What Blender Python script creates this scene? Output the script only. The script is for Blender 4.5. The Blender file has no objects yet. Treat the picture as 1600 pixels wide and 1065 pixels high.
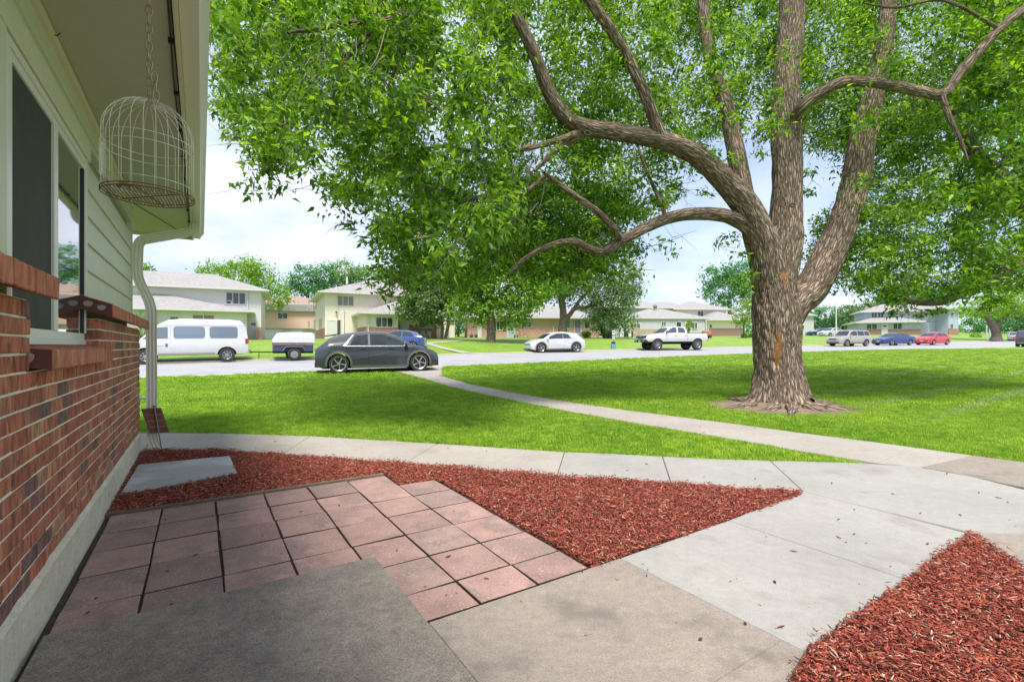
import bpy, bmesh, math, random
import numpy as np
from mathutils import Vector, noise as mnoise
random.seed(7); RNG = np.random.default_rng(11)
SC = bpy.context.scene
COL = SC.collection
# ------------------------------------------------------------------ camera, world, sun, exposure
F = 750.0; CH = 1.2; HZ = 540.0            # focal length in photo pixels, eye height, horizon row
cam = bpy.data.cameras.new('camera'); cam.sensor_width = 36.0; cam.lens = F/1600*36
cam.shift_y = (HZ-532.5)/1600; cam.clip_start = .05; cam.clip_end = 3000
cam_o = bpy.data.objects.new('camera', cam); COL.objects.link(cam_o)
cam_o.location = (0, 0, CH); cam_o.rotation_euler = (math.radians(90), 0, 0); SC.camera = cam_o
SUN_EL, SUN_AZ = math.radians(64), math.radians(176)      # azimuth clockwise from +Y
W = bpy.data.worlds.new('World'); SC.world = W; W.use_nodes = True
def build_world():
    nt = W.node_tree; n = nt.nodes; L = nt.links; n.clear()
    out = n.new('ShaderNodeOutputWorld'); bg = n.new('ShaderNodeBackground')
    sky = n.new('ShaderNodeTexSky'); sky.sky_type = 'NISHITA'; sky.sun_disc = False
    sky.sun_elevation = SUN_EL; sky.sun_rotation = SUN_AZ; sky.air_density = 1.0; sky.dust_density = .6
    tc = n.new('ShaderNodeTexCoord'); mp = n.new('ShaderNodeMapping'); mp.inputs['Scale'].default_value = (1, 1, 2.6)
    mp.inputs['Location'].default_value = (.35, .1, .2)
    nz = n.new('ShaderNodeTexNoise'); nz.inputs['Scale'].default_value = 1.7; nz.inputs['Detail'].default_value = 7; nz.inputs['Roughness'].default_value = .5
    cr = n.new('ShaderNodeValToRGB'); cr.color_ramp.elements[0].position = .36; cr.color_ramp.elements[1].position = .60
    cr.color_ramp.elements[0].color = (.6, .6, .6, 1); cr.color_ramp.elements[1].color = (.97, .97, .97, 1)
    nz2 = n.new('ShaderNodeTexNoise'); nz2.inputs['Scale'].default_value = 4.5; nz2.inputs['Detail'].default_value = 6
    cc = n.new('ShaderNodeValToRGB'); cc.color_ramp.elements[0].position = .35; cc.color_ramp.elements[1].position = .7
    cc.color_ramp.elements[0].color = (2.9, 3.5, 4.9, 1); cc.color_ramp.elements[1].color = (4.9, 5.15, 5.8, 1)
    mx = n.new('ShaderNodeMix'); mx.data_type = 'RGBA'
    L.new(tc.outputs['Generated'], mp.inputs['Vector']); L.new(mp.outputs[0], nz.inputs['Vector']); L.new(mp.outputs[0], nz2.inputs['Vector'])
    L.new(nz.outputs[0], cr.inputs[0]); L.new(nz2.outputs[0], cc.inputs[0])
    L.new(cr.outputs[0], mx.inputs['Factor']); L.new(sky.outputs[0], mx.inputs['A']); L.new(cc.outputs[0], mx.inputs['B'])
    L.new(mx.outputs['Result'], bg.inputs['Color']); bg.inputs['Strength'].default_value = .122
    L.new(bg.outputs[0], out.inputs[0])
build_world()
sun = bpy.data.lights.new('sun', 'SUN'); sun.energy = 3.1; sun.angle = math.radians(20); sun.color = (1, .95, .86)
sun_o = bpy.data.objects.new('sun', sun); COL.objects.link(sun_o); sun_o.location = (0, 0, 30)
_sd = Vector((math.sin(SUN_AZ)*math.cos(SUN_EL), math.cos(SUN_AZ)*math.cos(SUN_EL), math.sin(SUN_EL)))
sun_o.rotation_euler = (-_sd).to_track_quat('-Z', 'Y').to_euler()
SC.view_settings.view_transform = 'Standard'; SC.view_settings.look = 'None'
SC.view_settings.exposure = 0.92; SC.view_settings.gamma = 1; SC.view_settings.use_curve_mapping = False
SC.render.engine = 'CYCLES'
SC.cycles.max_bounces = 7; SC.cycles.transparent_max_bounces = 8

# ------------------------------------------------------------------ placement helpers
def T(X, Y):                                   # the ground rises gently towards the street
    s = Y-12.8
    z = .032*(s+math.sqrt(s*s+16))/2 - .012
    return max(z, 0.0)
def P(x, y, Y): return Vector(((x-800)/F*Y, Y, CH-(y-HZ)/F*Y))
def G(x, y, dz=0.0):                           # point of the ground seen in that direction
    Y = F*CH/max(y-HZ, 2) if y > HZ+2 else 60
    lo, hi = .5, 400
    for _ in range(50):
        m = (lo+hi)/2
        zr = CH-(y-HZ)/F*m
        if zr > T(0, m)+dz: lo = m
        else: hi = m
    Y = (lo+hi)/2
    return Vector(((x-800)/F*Y, Y, T(0, Y)+dz))
HC = 750/math.hypot(750, 486); HS = 486/math.hypot(750, 486); HD = .572
def H(u, v, z=0.0):                            # coordinates along the near house wall (u), out from it (v)
    return Vector(((v-HD)*HC-u*HS, (v-HD)*HS+u*HC, z))

# ------------------------------------------------------------------ mesh helpers
def link(o, parent=None):
    COL.objects.link(o)
    if parent is not None: o.parent = parent
    return o
def tag(o, label=None, cat=None, group=None, kind=None):
    if label: o['label'] = label
    if cat: o['category'] = cat
    if group: o['group'] = group
    if kind: o['kind'] = kind
    return o
def empty(name, loc=(0, 0, 0), rz=0.0, label=None, cat=None, group=None):
    o = bpy.data.objects.new(name, None); o.empty_display_size = .2; COL.objects.link(o)
    o.location = loc; o.rotation_euler = (0, 0, rz)
    return tag(o, label, cat, group)
def smooth(me, on=True, angle=None):
    if not len(me.polygons): return
    me.polygons.foreach_set('use_smooth', [on]*len(me.polygons))
    if angle is not None:
        bm = bmesh.new(); bm.from_mesh(me)
        for e in bm.edges:
            if len(e.link_faces) == 2 and e.calc_face_angle(0) > angle: e.smooth = False
        bm.to_mesh(me); bm.free()
def mesh_obj(name, verts, faces, mat, parent=None, sm=False, angle=None, loc=None, rot=None, mats=None, midx=None):
    me = bpy.data.meshes.new(name); me.from_pydata([tuple(v) for v in verts], [], faces); me.update()
    for m in (mats or [mat]): me.materials.append(m)
    if midx is not None: me.polygons.foreach_set('material_index', midx)
    if sm: smooth(me, True, angle)
    o = bpy.data.objects.new(name, me); link(o, parent)
    if loc is not None: o.location = loc
    if rot is not None: o.rotation_euler = rot
    return o
def np_mesh(name, V, Fq, mat, parent=None, sm=False, attrs=None):     # bulk mesh, every face with the same vertex count
    me = bpy.data.meshes.new(name); V = np.asarray(V, dtype=np.float32); Fq = np.asarray(Fq, dtype=np.int32)
    k = Fq.shape[1]
    me.vertices.add(len(V)); me.vertices.foreach_set('co', V.ravel())
    me.loops.add(Fq.size); me.loops.foreach_set('vertex_index', Fq.ravel())
    me.polygons.add(len(Fq)); me.polygons.foreach_set('loop_start', np.arange(0, Fq.size, k, dtype=np.int32))
    me.polygons.foreach_set('loop_total', np.full(len(Fq), k, dtype=np.int32))
    if sm: me.polygons.foreach_set('use_smooth', np.ones(len(Fq), dtype=bool))
    me.update(calc_edges=True)
    if attrs:
        for nm, arr in attrs.items():
            a = me.attributes.new(nm, 'FLOAT', 'POINT'); a.data.foreach_set('value', np.asarray(arr, dtype=np.float32))
    me.materials.append(mat)
    o = bpy.data.objects.new(name, me); link(o, parent); return o
class MB:                                       # collects simple shapes into one mesh
    def __init__(s): s.v = []; s.f = []
    def add(s, vs, fs):
        b = len(s.v); s.v += [Vector(v) for v in vs]; s.f += [tuple(i+b for i in f) for f in fs]; return s
    def box(s, x0, x1, y0, y1, z0, z1):
        return s.add([(x0,y0,z0),(x1,y0,z0),(x1,y1,z0),(x0,y1,z0),(x0,y0,z1),(x1,y0,z1),(x1,y1,z1),(x0,y1,z1)],
                     [(0,3,2,1),(4,5,6,7),(0,1,5,4),(1,2,6,5),(2,3,7,6),(3,0,4,7)])
    def hexa(s, p):                              # eight points, bottom four then top four, same winding
        return s.add(p, [(0,3,2,1),(4,5,6,7),(0,1,5,4),(1,2,6,5),(2,3,7,6),(3,0,4,7)])
    def hbox(s, u0, u1, v0, v1, z0, z1):          # box in near-house coordinates
        return s.hexa([H(u0,v0,z0),H(u0,v1,z0),H(u1,v1,z0),H(u1,v0,z0),H(u0,v0,z1),H(u0,v1,z1),H(u1,v1,z1),H(u1,v0,z1)])
    def cyl(s, p0, p1, r0, r1=None, n=12, cap=True):
        r1 = r0 if r1 is None else r1
        p0 = Vector(p0); p1 = Vector(p1); d = (p1-p0).normalized()
        a = d.orthogonal().normalized(); b = d.cross(a)
        vs = [];
        for p, r in ((p0, r0), (p1, r1)):
            for i in range(n):
                t = 2*math.pi*i/n; vs.append(p+a*math.cos(t)*r+b*math.sin(t)*r)
        fs = [(i, (i+1) % n, n+(i+1) % n, n+i) for i in range(n)]
        if cap: fs += [tuple(reversed(range(n))), tuple(range(n, 2*n))]
        return s.add(vs, fs)
    def tube(s, pts, rad, n=6, closed=False):
        pts = [Vector(p) for p in pts]; m = len(pts)
        rad = rad if hasattr(rad, '__len__') else [rad]*m
        prev = None; vs = []
        for i, p in enumerate(pts):
            if closed: d = pts[(i+1) % m]-pts[i-1]
            else: d = pts[min(i+1, m-1)]-pts[max(i-1, 0)]
            d.normalize()
            if prev is None: a = d.orthogonal().normalized()
            else:
                a = prev-d*prev.dot(d)
                a = a.normalized() if a.length > 1e-6 else d.orthogonal().normalized()
            prev = a; b = d.cross(a)
            for k in range(n):
                t = 2*math.pi*k/n; vs.append(p+(a*math.cos(t)+b*math.sin(t))*rad[i])
        fs = []
        for i in range(m if closed else m-1):
            j = (i+1) % m
            for k in range(n):
                fs.append((i*n+k, i*n+(k+1) % n, j*n+(k+1) % n, j*n+k))
        if not closed: fs += [tuple(reversed(range(n))), tuple((m-1)*n+k for k in range(n))]
        return s.add(vs, fs)
    def prism(s, poly, z0, z1):                   # polygon (x,y) extruded
        n = len(poly)
        return s.add([(p[0], p[1], z0) for p in poly]+[(p[0], p[1], z1) for p in poly],
                     [tuple(reversed(range(n))), tuple(range(n, 2*n))]+[(i, (i+1) % n, n+(i+1) % n, n+i) for i in range(n)])
    def build(s, name, mat, parent=None, sm=False, angle=None, bevel=0, loc=None, rot=None):
        o = mesh_obj(name, s.v, s.f, mat, parent, False, None, loc, rot)
        if bevel:
            bm = bmesh.new(); bm.from_mesh(o.data)
            bmesh.ops.bevel(bm, geom=[e for e in bm.edges if len(e.link_faces) == 2 and e.calc_face_angle(0) > .5], offset=bevel, segments=1, affect='EDGES')
            bm.to_mesh(o.data); bm.free()
        if sm: smooth(o.data, True, angle)
        return o
def copy_tree(o, parent=None):
    c = o.copy(); COL.objects.link(c)
    if parent is not None: c.parent = parent
    for ch in list(o.children): copy_tree(ch, c)
    return c

# ------------------------------------------------------------------ materials
MATS = {}
def mat(name, col, rough=.7, metal=0.0, var=0.0, vscale=6.0, bump=0.0, bscale=40.0, coords='Object', speck=None, stain=None, spec=.5, coat=0.0, island=0.0, stretch=None, bdist=.01, grain=0.0):
    if name in MATS: return MATS[name]
    m = bpy.data.materials.new(name); m.use_nodes = True; nt = m.node_tree; n = nt.nodes; L = nt.links
    b = n['Principled BSDF']; b.inputs['Roughness'].default_value = rough; b.inputs['Metallic'].default_value = metal
    b.inputs['Specular IOR Level'].default_value = spec; b.inputs['Coat Weight'].default_value = coat
    col = tuple(col)+(1,) if len(col) == 3 else col
    tc = n.new('ShaderNodeTexCoord'); vec = tc.outputs[coords]
    if stretch:
        mp = n.new('ShaderNodeMapping'); mp.inputs['Scale'].default_value = stretch; L.new(vec, mp.inputs[0]); vec = mp.outputs[0]
    c = None
    def noise(sc, det=5, rg=.55):
        t = n.new('ShaderNodeTexNoise'); t.inputs['Scale'].default_value = sc; t.inputs['Detail'].default_value = det; t.inputs['Roughness'].default_value = rg
        L.new(vec, t.inputs['Vector']); return t
    def ramp(src, p0, p1, c0=(0,0,0,1), c1=(1,1,1,1)):
        r = n.new('ShaderNodeValToRGB'); r.color_ramp.elements[0].position = p0; r.color_ramp.elements[1].position = p1
        r.color_ramp.elements[0].color = c0; r.color_ramp.elements[1].color = c1; L.new(src, r.inputs[0]); return r
    def mix(fac, a, bb, mode='MIX'):
        x = n.new('ShaderNodeMix'); x.data_type = 'RGBA'; x.blend_type = mode
        for s, k in ((fac, 'Factor'), (a, 'A'), (bb, 'B')):
            if isinstance(s, (int, float)): x.inputs[k].default_value = s
            elif isinstance(s, tuple): x.inputs[k].default_value = s
            else: L.new(s, x.inputs[k])
        return x.outputs['Result']
    cur = col
    if var:
        t = noise(vscale); r = ramp(t.outputs[0], .3, .7, tuple(max(0, x*(1-var)) for x in col[:3])+(1,), tuple(x*(1+var) for x in col[:3])+(1,)); cur = r.outputs[0]
        t2 = noise(vscale*9, 3); r2 = ramp(t2.outputs[0], .3, .7, (1-var*.5,)*3+(1,), (1+var*.5,)*3+(1,)); cur = mix(1.0, cur, r2.outputs[0], 'MULTIPLY')
    if grain:
        t = noise(130, 3, .7); r = ramp(t.outputs[0], .32, .68, (1-grain,)*3+(1,), (1+grain,)*3+(1,)); cur = mix(1.0, cur, r.outputs[0], 'MULTIPLY')
        t = noise(24, 6, .7); r = ramp(t.outputs[0], .3, .7, (1-grain*.6,)*3+(1,), (1+grain*.6,)*3+(1,)); cur = mix(1.0, cur, r.outputs[0], 'MULTIPLY')
    if stain:                                    # (colour, scale, threshold, amount)
        t = noise(stain[1], 8, .6); r = ramp(t.outputs[0], stain[2], stain[2]+.12, (0,0,0,1), (stain[3],)*3+(1,)); cur = mix(r.outputs[0], cur, tuple(stain[0])+(1,))
    if speck:                                    # list of (colour, scale, size, amount)
        for sc_, s_, sz, am in speck:
            v = n.new('ShaderNodeTexVoronoi'); v.inputs['Scale'].default_value = s_; L.new(vec, v.inputs['Vector'])
            r = ramp(v.outputs['Distance'], sz, sz+.06, (am,)*3+(1,), (0,0,0,1))
            w = n.new('ShaderNodeSeparateColor'); L.new(v.outputs['Color'], w.inputs[0])
            r2 = ramp(w.outputs[0], .45, .5); mm = n.new('ShaderNodeMath'); mm.operation = 'MULTIPLY'; L.new(r.outputs[0], mm.inputs[0]); L.new(r2.outputs[0], mm.inputs[1])
            cur = mix(mm.outputs[0], cur, tuple(sc_)+(1,))
    if island:
        g = n.new('ShaderNodeNewGeometry'); oi = n.new('ShaderNodeObjectInfo')
        ad = n.new('ShaderNodeMath'); ad.operation = 'ADD'; L.new(g.outputs['Random Per Island'], ad.inputs[0]); L.new(oi.outputs['Random'], ad.inputs[1])
        fr = n.new('ShaderNodeMath'); fr.operation = 'FRACT'; L.new(ad.outputs[0], fr.inputs[0])
        r = ramp(fr.outputs[0], 0, 1, (1-island,)*3+(1,), (1+island,)*3+(1,)); cur = mix(1.0, cur, r.outputs[0], 'MULTIPLY')
    if isinstance(cur, tuple): b.inputs['Base Color'].default_value = cur
    else: L.new(cur, b.inputs['Base Color'])
    if bump:
        t = noise(bscale, 6, .6); bn = n.new('ShaderNodeBump'); bn.inputs['Strength'].default_value = bump; bn.inputs['Distance'].default_value = bdist
        L.new(t.outputs[0], bn.inputs['Height']); L.new(bn.outputs[0], b.inputs['Normal'])
    MATS[name] = m; return m
def nodes_of(m): return m.node_tree.nodes, m.node_tree.links, m.node_tree.nodes['Principled BSDF']

def ramp_mat(name, stops, rough=.85, streak=None, bump=.5, bscale=60, bdist=.006, extra=None, translucent=None, noise_amt=.25, nscale=14):
    """colour chosen per piece (island / object random) from stops, with streaky noise"""
    m = bpy.data.materials.new(name); m.use_nodes = True; n, L, b = nodes_of(m)
    b.inputs['Roughness'].default_value = rough
    g = n.new('ShaderNodeNewGeometry'); oi = n.new('ShaderNodeObjectInfo')
    ad = n.new('ShaderNodeMath'); ad.operation = 'ADD'; L.new(g.outputs['Random Per Island'], ad.inputs[0]); L.new(oi.outputs['Random'], ad.inputs[1])
    fr = n.new('ShaderNodeMath'); fr.operation = 'FRACT'; L.new(ad.outputs[0], fr.inputs[0])
    cr = n.new('ShaderNodeValToRGB'); cr.color_ramp.interpolation = 'LINEAR'
    while len(cr.color_ramp.elements) < len(stops): cr.color_ramp.elements.new(.5)
    for e, (p, c) in zip(cr.color_ramp.elements, stops): e.position = p; e.color = tuple(c)+(1,)
    L.new(fr.outputs[0], cr.inputs[0])
    tc = n.new('ShaderNodeTexCoord'); mp = n.new('ShaderNodeMapping'); L.new(tc.outputs['Object'], mp.inputs[0])
    if streak: mp.inputs['Scale'].default_value = streak
    mul = n.new('ShaderNodeVectorMath'); mul.operation = 'ADD'; L.new(mp.outputs[0], mul.inputs[0])
    cmb = n.new('ShaderNodeCombineXYZ'); s10 = n.new('ShaderNodeMath'); s10.operation = 'MULTIPLY'; s10.inputs[1].default_value = 57.0
    L.new(fr.outputs[0], s10.inputs[0]); L.new(s10.outputs[0], cmb.inputs[0]); L.new(s10.outputs[0], cmb.inputs[1]); L.new(cmb.outputs[0], mul.inputs[1])
    nz = n.new('ShaderNodeTexNoise'); nz.inputs['Scale'].default_value = nscale; nz.inputs['Detail'].default_value = 6; nz.inputs['Roughness'].default_value = .65
    L.new(mul.outputs[0], nz.inputs['Vector'])
    r2 = n.new('ShaderNodeValToRGB'); r2.color_ramp.elements[0].position = .34; r2.color_ramp.elements[1].position = .66
    r2.color_ramp.elements[0].color = (1-noise_amt*1.6,)*3+(1,); r2.color_ramp.elements[1].color = (1+noise_amt,)*3+(1,); L.new(nz.outputs[0], r2.inputs[0])
    mx = n.new('ShaderNodeMix'); mx.data_type = 'RGBA'; mx.blend_type = 'MULTIPLY'; mx.inputs['Factor'].default_value = 1
    L.new(cr.outputs[0], mx.inputs['A']); L.new(r2.outputs[0], mx.inputs['B'])
    cur = mx.outputs['Result']
    if extra:                                    # pale smears / dark pits: (colour, threshold, amount, scale)
        for (ec, th, am, es) in extra:
            e = n.new('ShaderNodeTexNoise'); e.inputs['Scale'].default_value = es; e.inputs['Detail'].default_value = 8; e.inputs['Roughness'].default_value = .7
            L.new(mul.outputs[0], e.inputs['Vector'])
            er = n.new('ShaderNodeValToRGB'); er.color_ramp.elements[0].position = th; er.color_ramp.elements[1].position = th+.06
            er.color_ramp.elements[0].color = (0,0,0,1); er.color_ramp.elements[1].color = (am,)*3+(1,); L.new(e.outputs[0], er.inputs[0])
            x = n.new('ShaderNodeMix'); x.data_type = 'RGBA'; L.new(er.outputs[0], x.inputs['Factor']); L.new(cur, x.inputs['A']); x.inputs['B'].default_value = tuple(ec)+(1,)
            cur = x.outputs['Result']
    L.new(cur, b.inputs['Base Color'])
    if bump:
        bt = n.new('ShaderNodeTexNoise'); bt.inputs['Scale'].default_value = bscale; bt.inputs['Detail'].default_value = 6; L.new(mul.outputs[0], bt.inputs['Vector'])
        bn = n.new('ShaderNodeBump'); bn.inputs['Strength'].default_value = bump; bn.inputs['Distance'].default_value = bdist
        L.new(bt.outputs[0], bn.inputs['Height']); L.new(bn.outputs[0], b.inputs['Normal'])
    if translucent:
        out = n['Material Output']; tr = n.new('ShaderNodeBsdfTranslucent')
        x = n.new('ShaderNodeMix'); x.data_type = 'RGBA'; x.blend_type = 'MULTIPLY'; x.inputs['Factor'].default_value = 1
        L.new(cur, x.inputs['A']); x.inputs['B'].default_value = tuple(translucent[1])+(1,); L.new(x.outputs['Result'], tr.inputs['Color'])
        ms = n.new('ShaderNodeMixShader'); ms.inputs[0].default_value = translucent[0]
        L.new(b.outputs[0], ms.inputs[1]); L.new(tr.outputs[0], ms.inputs[2]); L.new(ms.outputs[0], out.inputs['Surface'])
    MATS[name] = m; return m
M_mirror = mat('window glass', (.035, .045, .05), .03, 0, spec=1.0, coat=1.0)
M_farglass = mat('far window glass', (.05, .06, .07), .12, 0, spec=.8)
M_white = mat('white paint', (.72, .72, .70), .45, var=.04)
M_conc_new = mat('pale grey concrete', (.325, .31, .285), .9, var=.09, vscale=1.3, bump=.35, bscale=90, bdist=.003, stain=((.20, .185, .16), 2.1, .56, .45), speck=[((.22, .2, .18), 70, .2, .25)], grain=0.13)
M_conc_old = mat('weathered brown concrete', (.275, .23, .195), .92, var=.10, vscale=1.8, bump=.6, bscale=120, bdist=.003, stain=((.15, .13, .112), 2.6, .52, .7), speck=[((.45, .40, .33), 130, .18, .4), ((.13, .11, .09), 100, .22, .45)], grain=0.24)
M_conc_walk = mat('warm walk concrete', (.36, .32, .285), .92, var=.09, vscale=1.2, bump=.4, bscale=110, bdist=.003, stain=((.28, .235, .2), 1.5, .55, .5), speck=[((.2, .17, .14), 70, .2, .35)], grain=0.16)
M_conc_porch = mat('dark aggregate concrete', (.235, .20, .165), .95, var=.22, vscale=3.2, bump=.9, bscale=150, bdist=.004, stain=((.26, .235, .21), 1.9, .56, .5), speck=[((.34, .32, .29), 120, .17, .45), ((.06, .052, .046), 95, .24, .5)], grain=0.36)
M_found = mat('painted foundation', (.62, .56, .42), .9, var=.12, vscale=4, bump=.7, bscale=30, bdist=.008, stain=((.24, .215, .16), 6, .58, .6), grain=0.15)
M_soil = mat('soil', (.085, .06, .042), .95, var=.3, vscale=8, bump=1, bscale=30, bdist=.02)
# ================================================================== GROUND, STREET, WALKS
def _curve(px, ext0, ext1):
    pts = [G(*p) for p in px]; X = [p.x for p in pts]; Y = [p.y for p in pts]
    X = [X[0]-100]+X+[X[-1]+200]; Y = [Y[0]-100*ext0]+Y+[Y[-1]+200*ext1]
    xs = np.arange(-110, 280, 1.0); ys = np.interp(xs, X, Y)
    for _ in range(3): ys = np.convolve(np.pad(ys, 4, mode='reflect', reflect_type='odd'), np.ones(9)/9, 'valid')
    return xs, ys
NEARX, NEARY = _curve([(243,588),(500,578.5),(700,571.5),(960,560),(1182,551),(1260,548.5),(1600,541)], .6, .42)
FARX, FARY = _curve([(243,566),(500,559),(680,553.5),(820,549.5),(960,546),(1182,541),(1260,540),(1483,534),(1600,530.5)], .6, .42)
def Yn(x): return float(np.interp(x, NEARX, NEARY))
def Yf(x): return float(np.interp(x, FARX, FARY))
def GZ(X, Y):                                   # height of the terrain anywhere
    z = T(X, Y)-.03
    d = Y-Yf(X)
    if d > 0:
        t = min(d/13.0, 1.0); z += .03+.68*t*t*(3-2*t)
    if Y > 56 and X < -20: z -= .036*(min(Y, 95)-56)*min(1, (-20-X)/8)
    return z
def RZ(X, Y): return T(X, Y)-.10
def strip(name, f0, f1, zf, mat_, rows, xs, kind='structure'):
    V = []; Fc = []; nx = len(xs)
    for r in rows:
        for x in xs:
            a, b = f0(x), f1(x); y = a+(b-a)*r; V.append((x, y, zf(x, y)))
    for j in range(len(rows)-1):
        for i in range(nx-1): Fc.append((j*nx+i, j*nx+i+1, (j+1)*nx+i+1, (j+1)*nx+i))
    o = mesh_obj(name, V, Fc, mat_, sm=True); o['kind'] = kind; return o
# --- grass materials
def grass_material(name, inst):
    m = bpy.data.materials.new(name); m.use_nodes = True; n, L, b = nodes_of(m)
    b.inputs['Roughness'].default_value = .6; b.inputs['Specular IOR Level'].default_value = .25
    if inst:
        oi = n.new('ShaderNodeObjectInfo'); pos = oi.outputs['Location']
    else:
        g = n.new('ShaderNodeNewGeometry'); pos = g.outputs['Position']
    def nz(s, d=5):
        t = n.new('ShaderNodeTexNoise'); t.inputs['Scale'].default_value = s; t.inputs['Detail'].default_value = d; L.new(pos, t.inputs['Vector']); return t.outputs[0]
    def rp(src, a, bb, c0, c1):
        r = n.new('ShaderNodeValToRGB'); r.color_ramp.elements[0].position = a; r.color_ramp.elements[1].position = bb
        r.color_ramp.elements[0].color = c0+(1,); r.color_ramp.elements[1].color = c1+(1,); L.new(src, r.inputs[0]); return r.outputs[0]
    def mx(f, a, bb, mode='MIX'):
        x = n.new('ShaderNodeMix'); x.data_type = 'RGBA'; x.blend_type = mode
        for s, k in ((f, 'Factor'), (a, 'A'), (bb, 'B')):
            if isinstance(s, float): x.inputs[k].default_value = s
            elif isinstance(s, tuple): x.inputs[k].default_value = s+(1,)
            else: L.new(s, x.inputs[k])
        return x.outputs['Result']
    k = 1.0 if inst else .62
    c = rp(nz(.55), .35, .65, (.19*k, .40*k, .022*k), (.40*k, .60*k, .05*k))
    c = mx(.55, c, rp(nz(5.0), .3, .7, (.12*k, .29*k, .018*k), (.46*k, .64*k, .08*k)))
    # mower stripes: clippings lie paler along lines crossing the right lawn
    dt = n.new('ShaderNodeVectorMath'); dt.operation = 'DOT_PRODUCT'; dt.inputs[1].default_value = (-.58, .81, 0); L.new(pos, dt.inputs[0])
    wb = n.new('ShaderNodeMath'); wb.operation = 'MULTIPLY_ADD'; wb.inputs[1].default_value = .16; L.new(nz(.7, 3), wb.inputs[0]); L.new(dt.outputs['Value'], wb.inputs[2])
    pp = n.new('ShaderNodeMath'); pp.operation = 'PINGPONG'; pp.inputs[1].default_value = .62; L.new(wb.outputs[0], pp.inputs[0])
    line = rp(pp.outputs[0], .05, .16, (1., 1., 1.), (0., 0., 0.))
    sx = n.new('ShaderNodeSeparateXYZ'); L.new(pos, sx.inputs[0])
    mk = n.new('ShaderNodeMapRange'); mk.inputs[1].default_value = 5; mk.inputs[2].default_value = 9; L.new(sx.outputs[0], mk.inputs[0])
    my = n.new('ShaderNodeMapRange'); my.inputs[1].default_value = 7; my.inputs[2].default_value = 9; L.new(sx.outputs[1], my.inputs[0])
    f0 = n.new('ShaderNodeMath'); f0.operation = 'MULTIPLY'; L.new(mk.outputs[0], f0.inputs[0]); L.new(my.outputs[0], f0.inputs[1])
    f1 = n.new('ShaderNodeMath'); f1.operation = 'MULTIPLY'; L.new(line, f1.inputs[0]); L.new(f0.outputs[0], f1.inputs[1])
    f2 = n.new('ShaderNodeMath'); f2.operation = 'MULTIPLY'; f2.inputs[1].default_value = .9; L.new(f1.outputs[0], f2.inputs[0])
    c = mx(f2.outputs[0], c, (.36, .47, .17))
    # dry patches
    dry = rp(nz(1.6, 7), .66, .74, (0., 0., 0.), (.4, .4, .4)); c = mx(dry, c, (.26, .27, .09))
    if inst:
        r = rp(oi.outputs['Random'], 0., 1., (.55, .62, .55), (1.45, 1.3, 1.3)); c = mx(1.0, c, r, 'MULTIPLY')
        tr = n.new('ShaderNodeBsdfTranslucent'); L.new(c, tr.inputs['Color'])
        ms = n.new('ShaderNodeMixShader'); ms.inputs[0].default_value = .35; L.new(b.outputs[0], ms.inputs[1]); L.new(tr.outputs[0], ms.inputs[2])
        L.new(ms.outputs[0], n['Material Output'].inputs['Surface'])
    else:
        bn = n.new('ShaderNodeBump'); bn.inputs['Strength'].default_value = 1; bn.inputs['Distance'].default_value = .05
        L.new(nz(22., 6), bn.inputs['Height']); L.new(bn.outputs[0], b.inputs['Normal'])
    L.new(c, b.inputs['Base Color']); return m
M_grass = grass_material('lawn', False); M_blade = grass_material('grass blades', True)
M_road = mat('pale worn road', (.33, .325, .34), .9, var=.05, vscale=.6, bump=.2, bscale=60, stain=((.25, .24, .25), .5, .53, .55))
M_curb = mat('curb concrete', (.44, .41, .36), .9, var=.08, vscale=2, bump=.2)
xs = [x*1.0 for x in range(-90, 20)]+[x*1.0 for x in range(20, 60, 2)]+[x*1.0 for x in range(60, 270, 6)]
ease = [i/40 for i in range(41)]
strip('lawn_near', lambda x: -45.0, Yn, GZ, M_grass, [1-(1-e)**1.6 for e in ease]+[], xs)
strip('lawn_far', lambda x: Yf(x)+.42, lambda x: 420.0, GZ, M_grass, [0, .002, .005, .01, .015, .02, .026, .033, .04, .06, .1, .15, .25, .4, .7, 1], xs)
strip('road', lambda x: Yn(x), lambda x: Yf(x)-.05, RZ, M_road, [0, .25, .5, .75, 1], xs)
strip('gutter', lambda x: Yf(x)-.5, lambda x: Yf(x)+.25, lambda X, Y: RZ(X, Y)+.006, M_curb, [0, 1], xs)
# far curb and near curb as real steps
def curb(name, f, w, zt):
    V = []; Fc = []
    for x in xs:
        y = f(x); z0 = T(x, y)-.16; z1 = T(x, y)+zt
        V += [(x, y, z0), (x, y, z1-.02), (x, y+.03, z1), (x, y+w, z1), (x, y+w, z0)]
    for i in range(len(xs)-1):
        for k in range(4): Fc.append((i*5+k, (i+1)*5+k, (i+1)*5+k+1, i*5+k+1))
    o = mesh_obj(name, V, Fc, M_curb); o['kind'] = 'structure'; return o
curb('curb', lambda x: Yf(x)+.25, .18, .012)
curb('curb', lambda x: Yn(x)-.18, .18, .012)
# far and wide base under everything
o = mesh_obj('ground', [(-900,-300,-1.2),(900,-300,-1.2),(900,10,-1.2),(-900,10,-1.2),(900,60,.6),(-900,60,.6),(900,420,11.0),(-900,420,11.0),(900,1400,30),(-900,1400,30)],
             [(0,1,2,3),(3,2,4,5),(5,4,6,7),(7,6,8,9)], M_grass); o['kind'] = 'structure'

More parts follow.
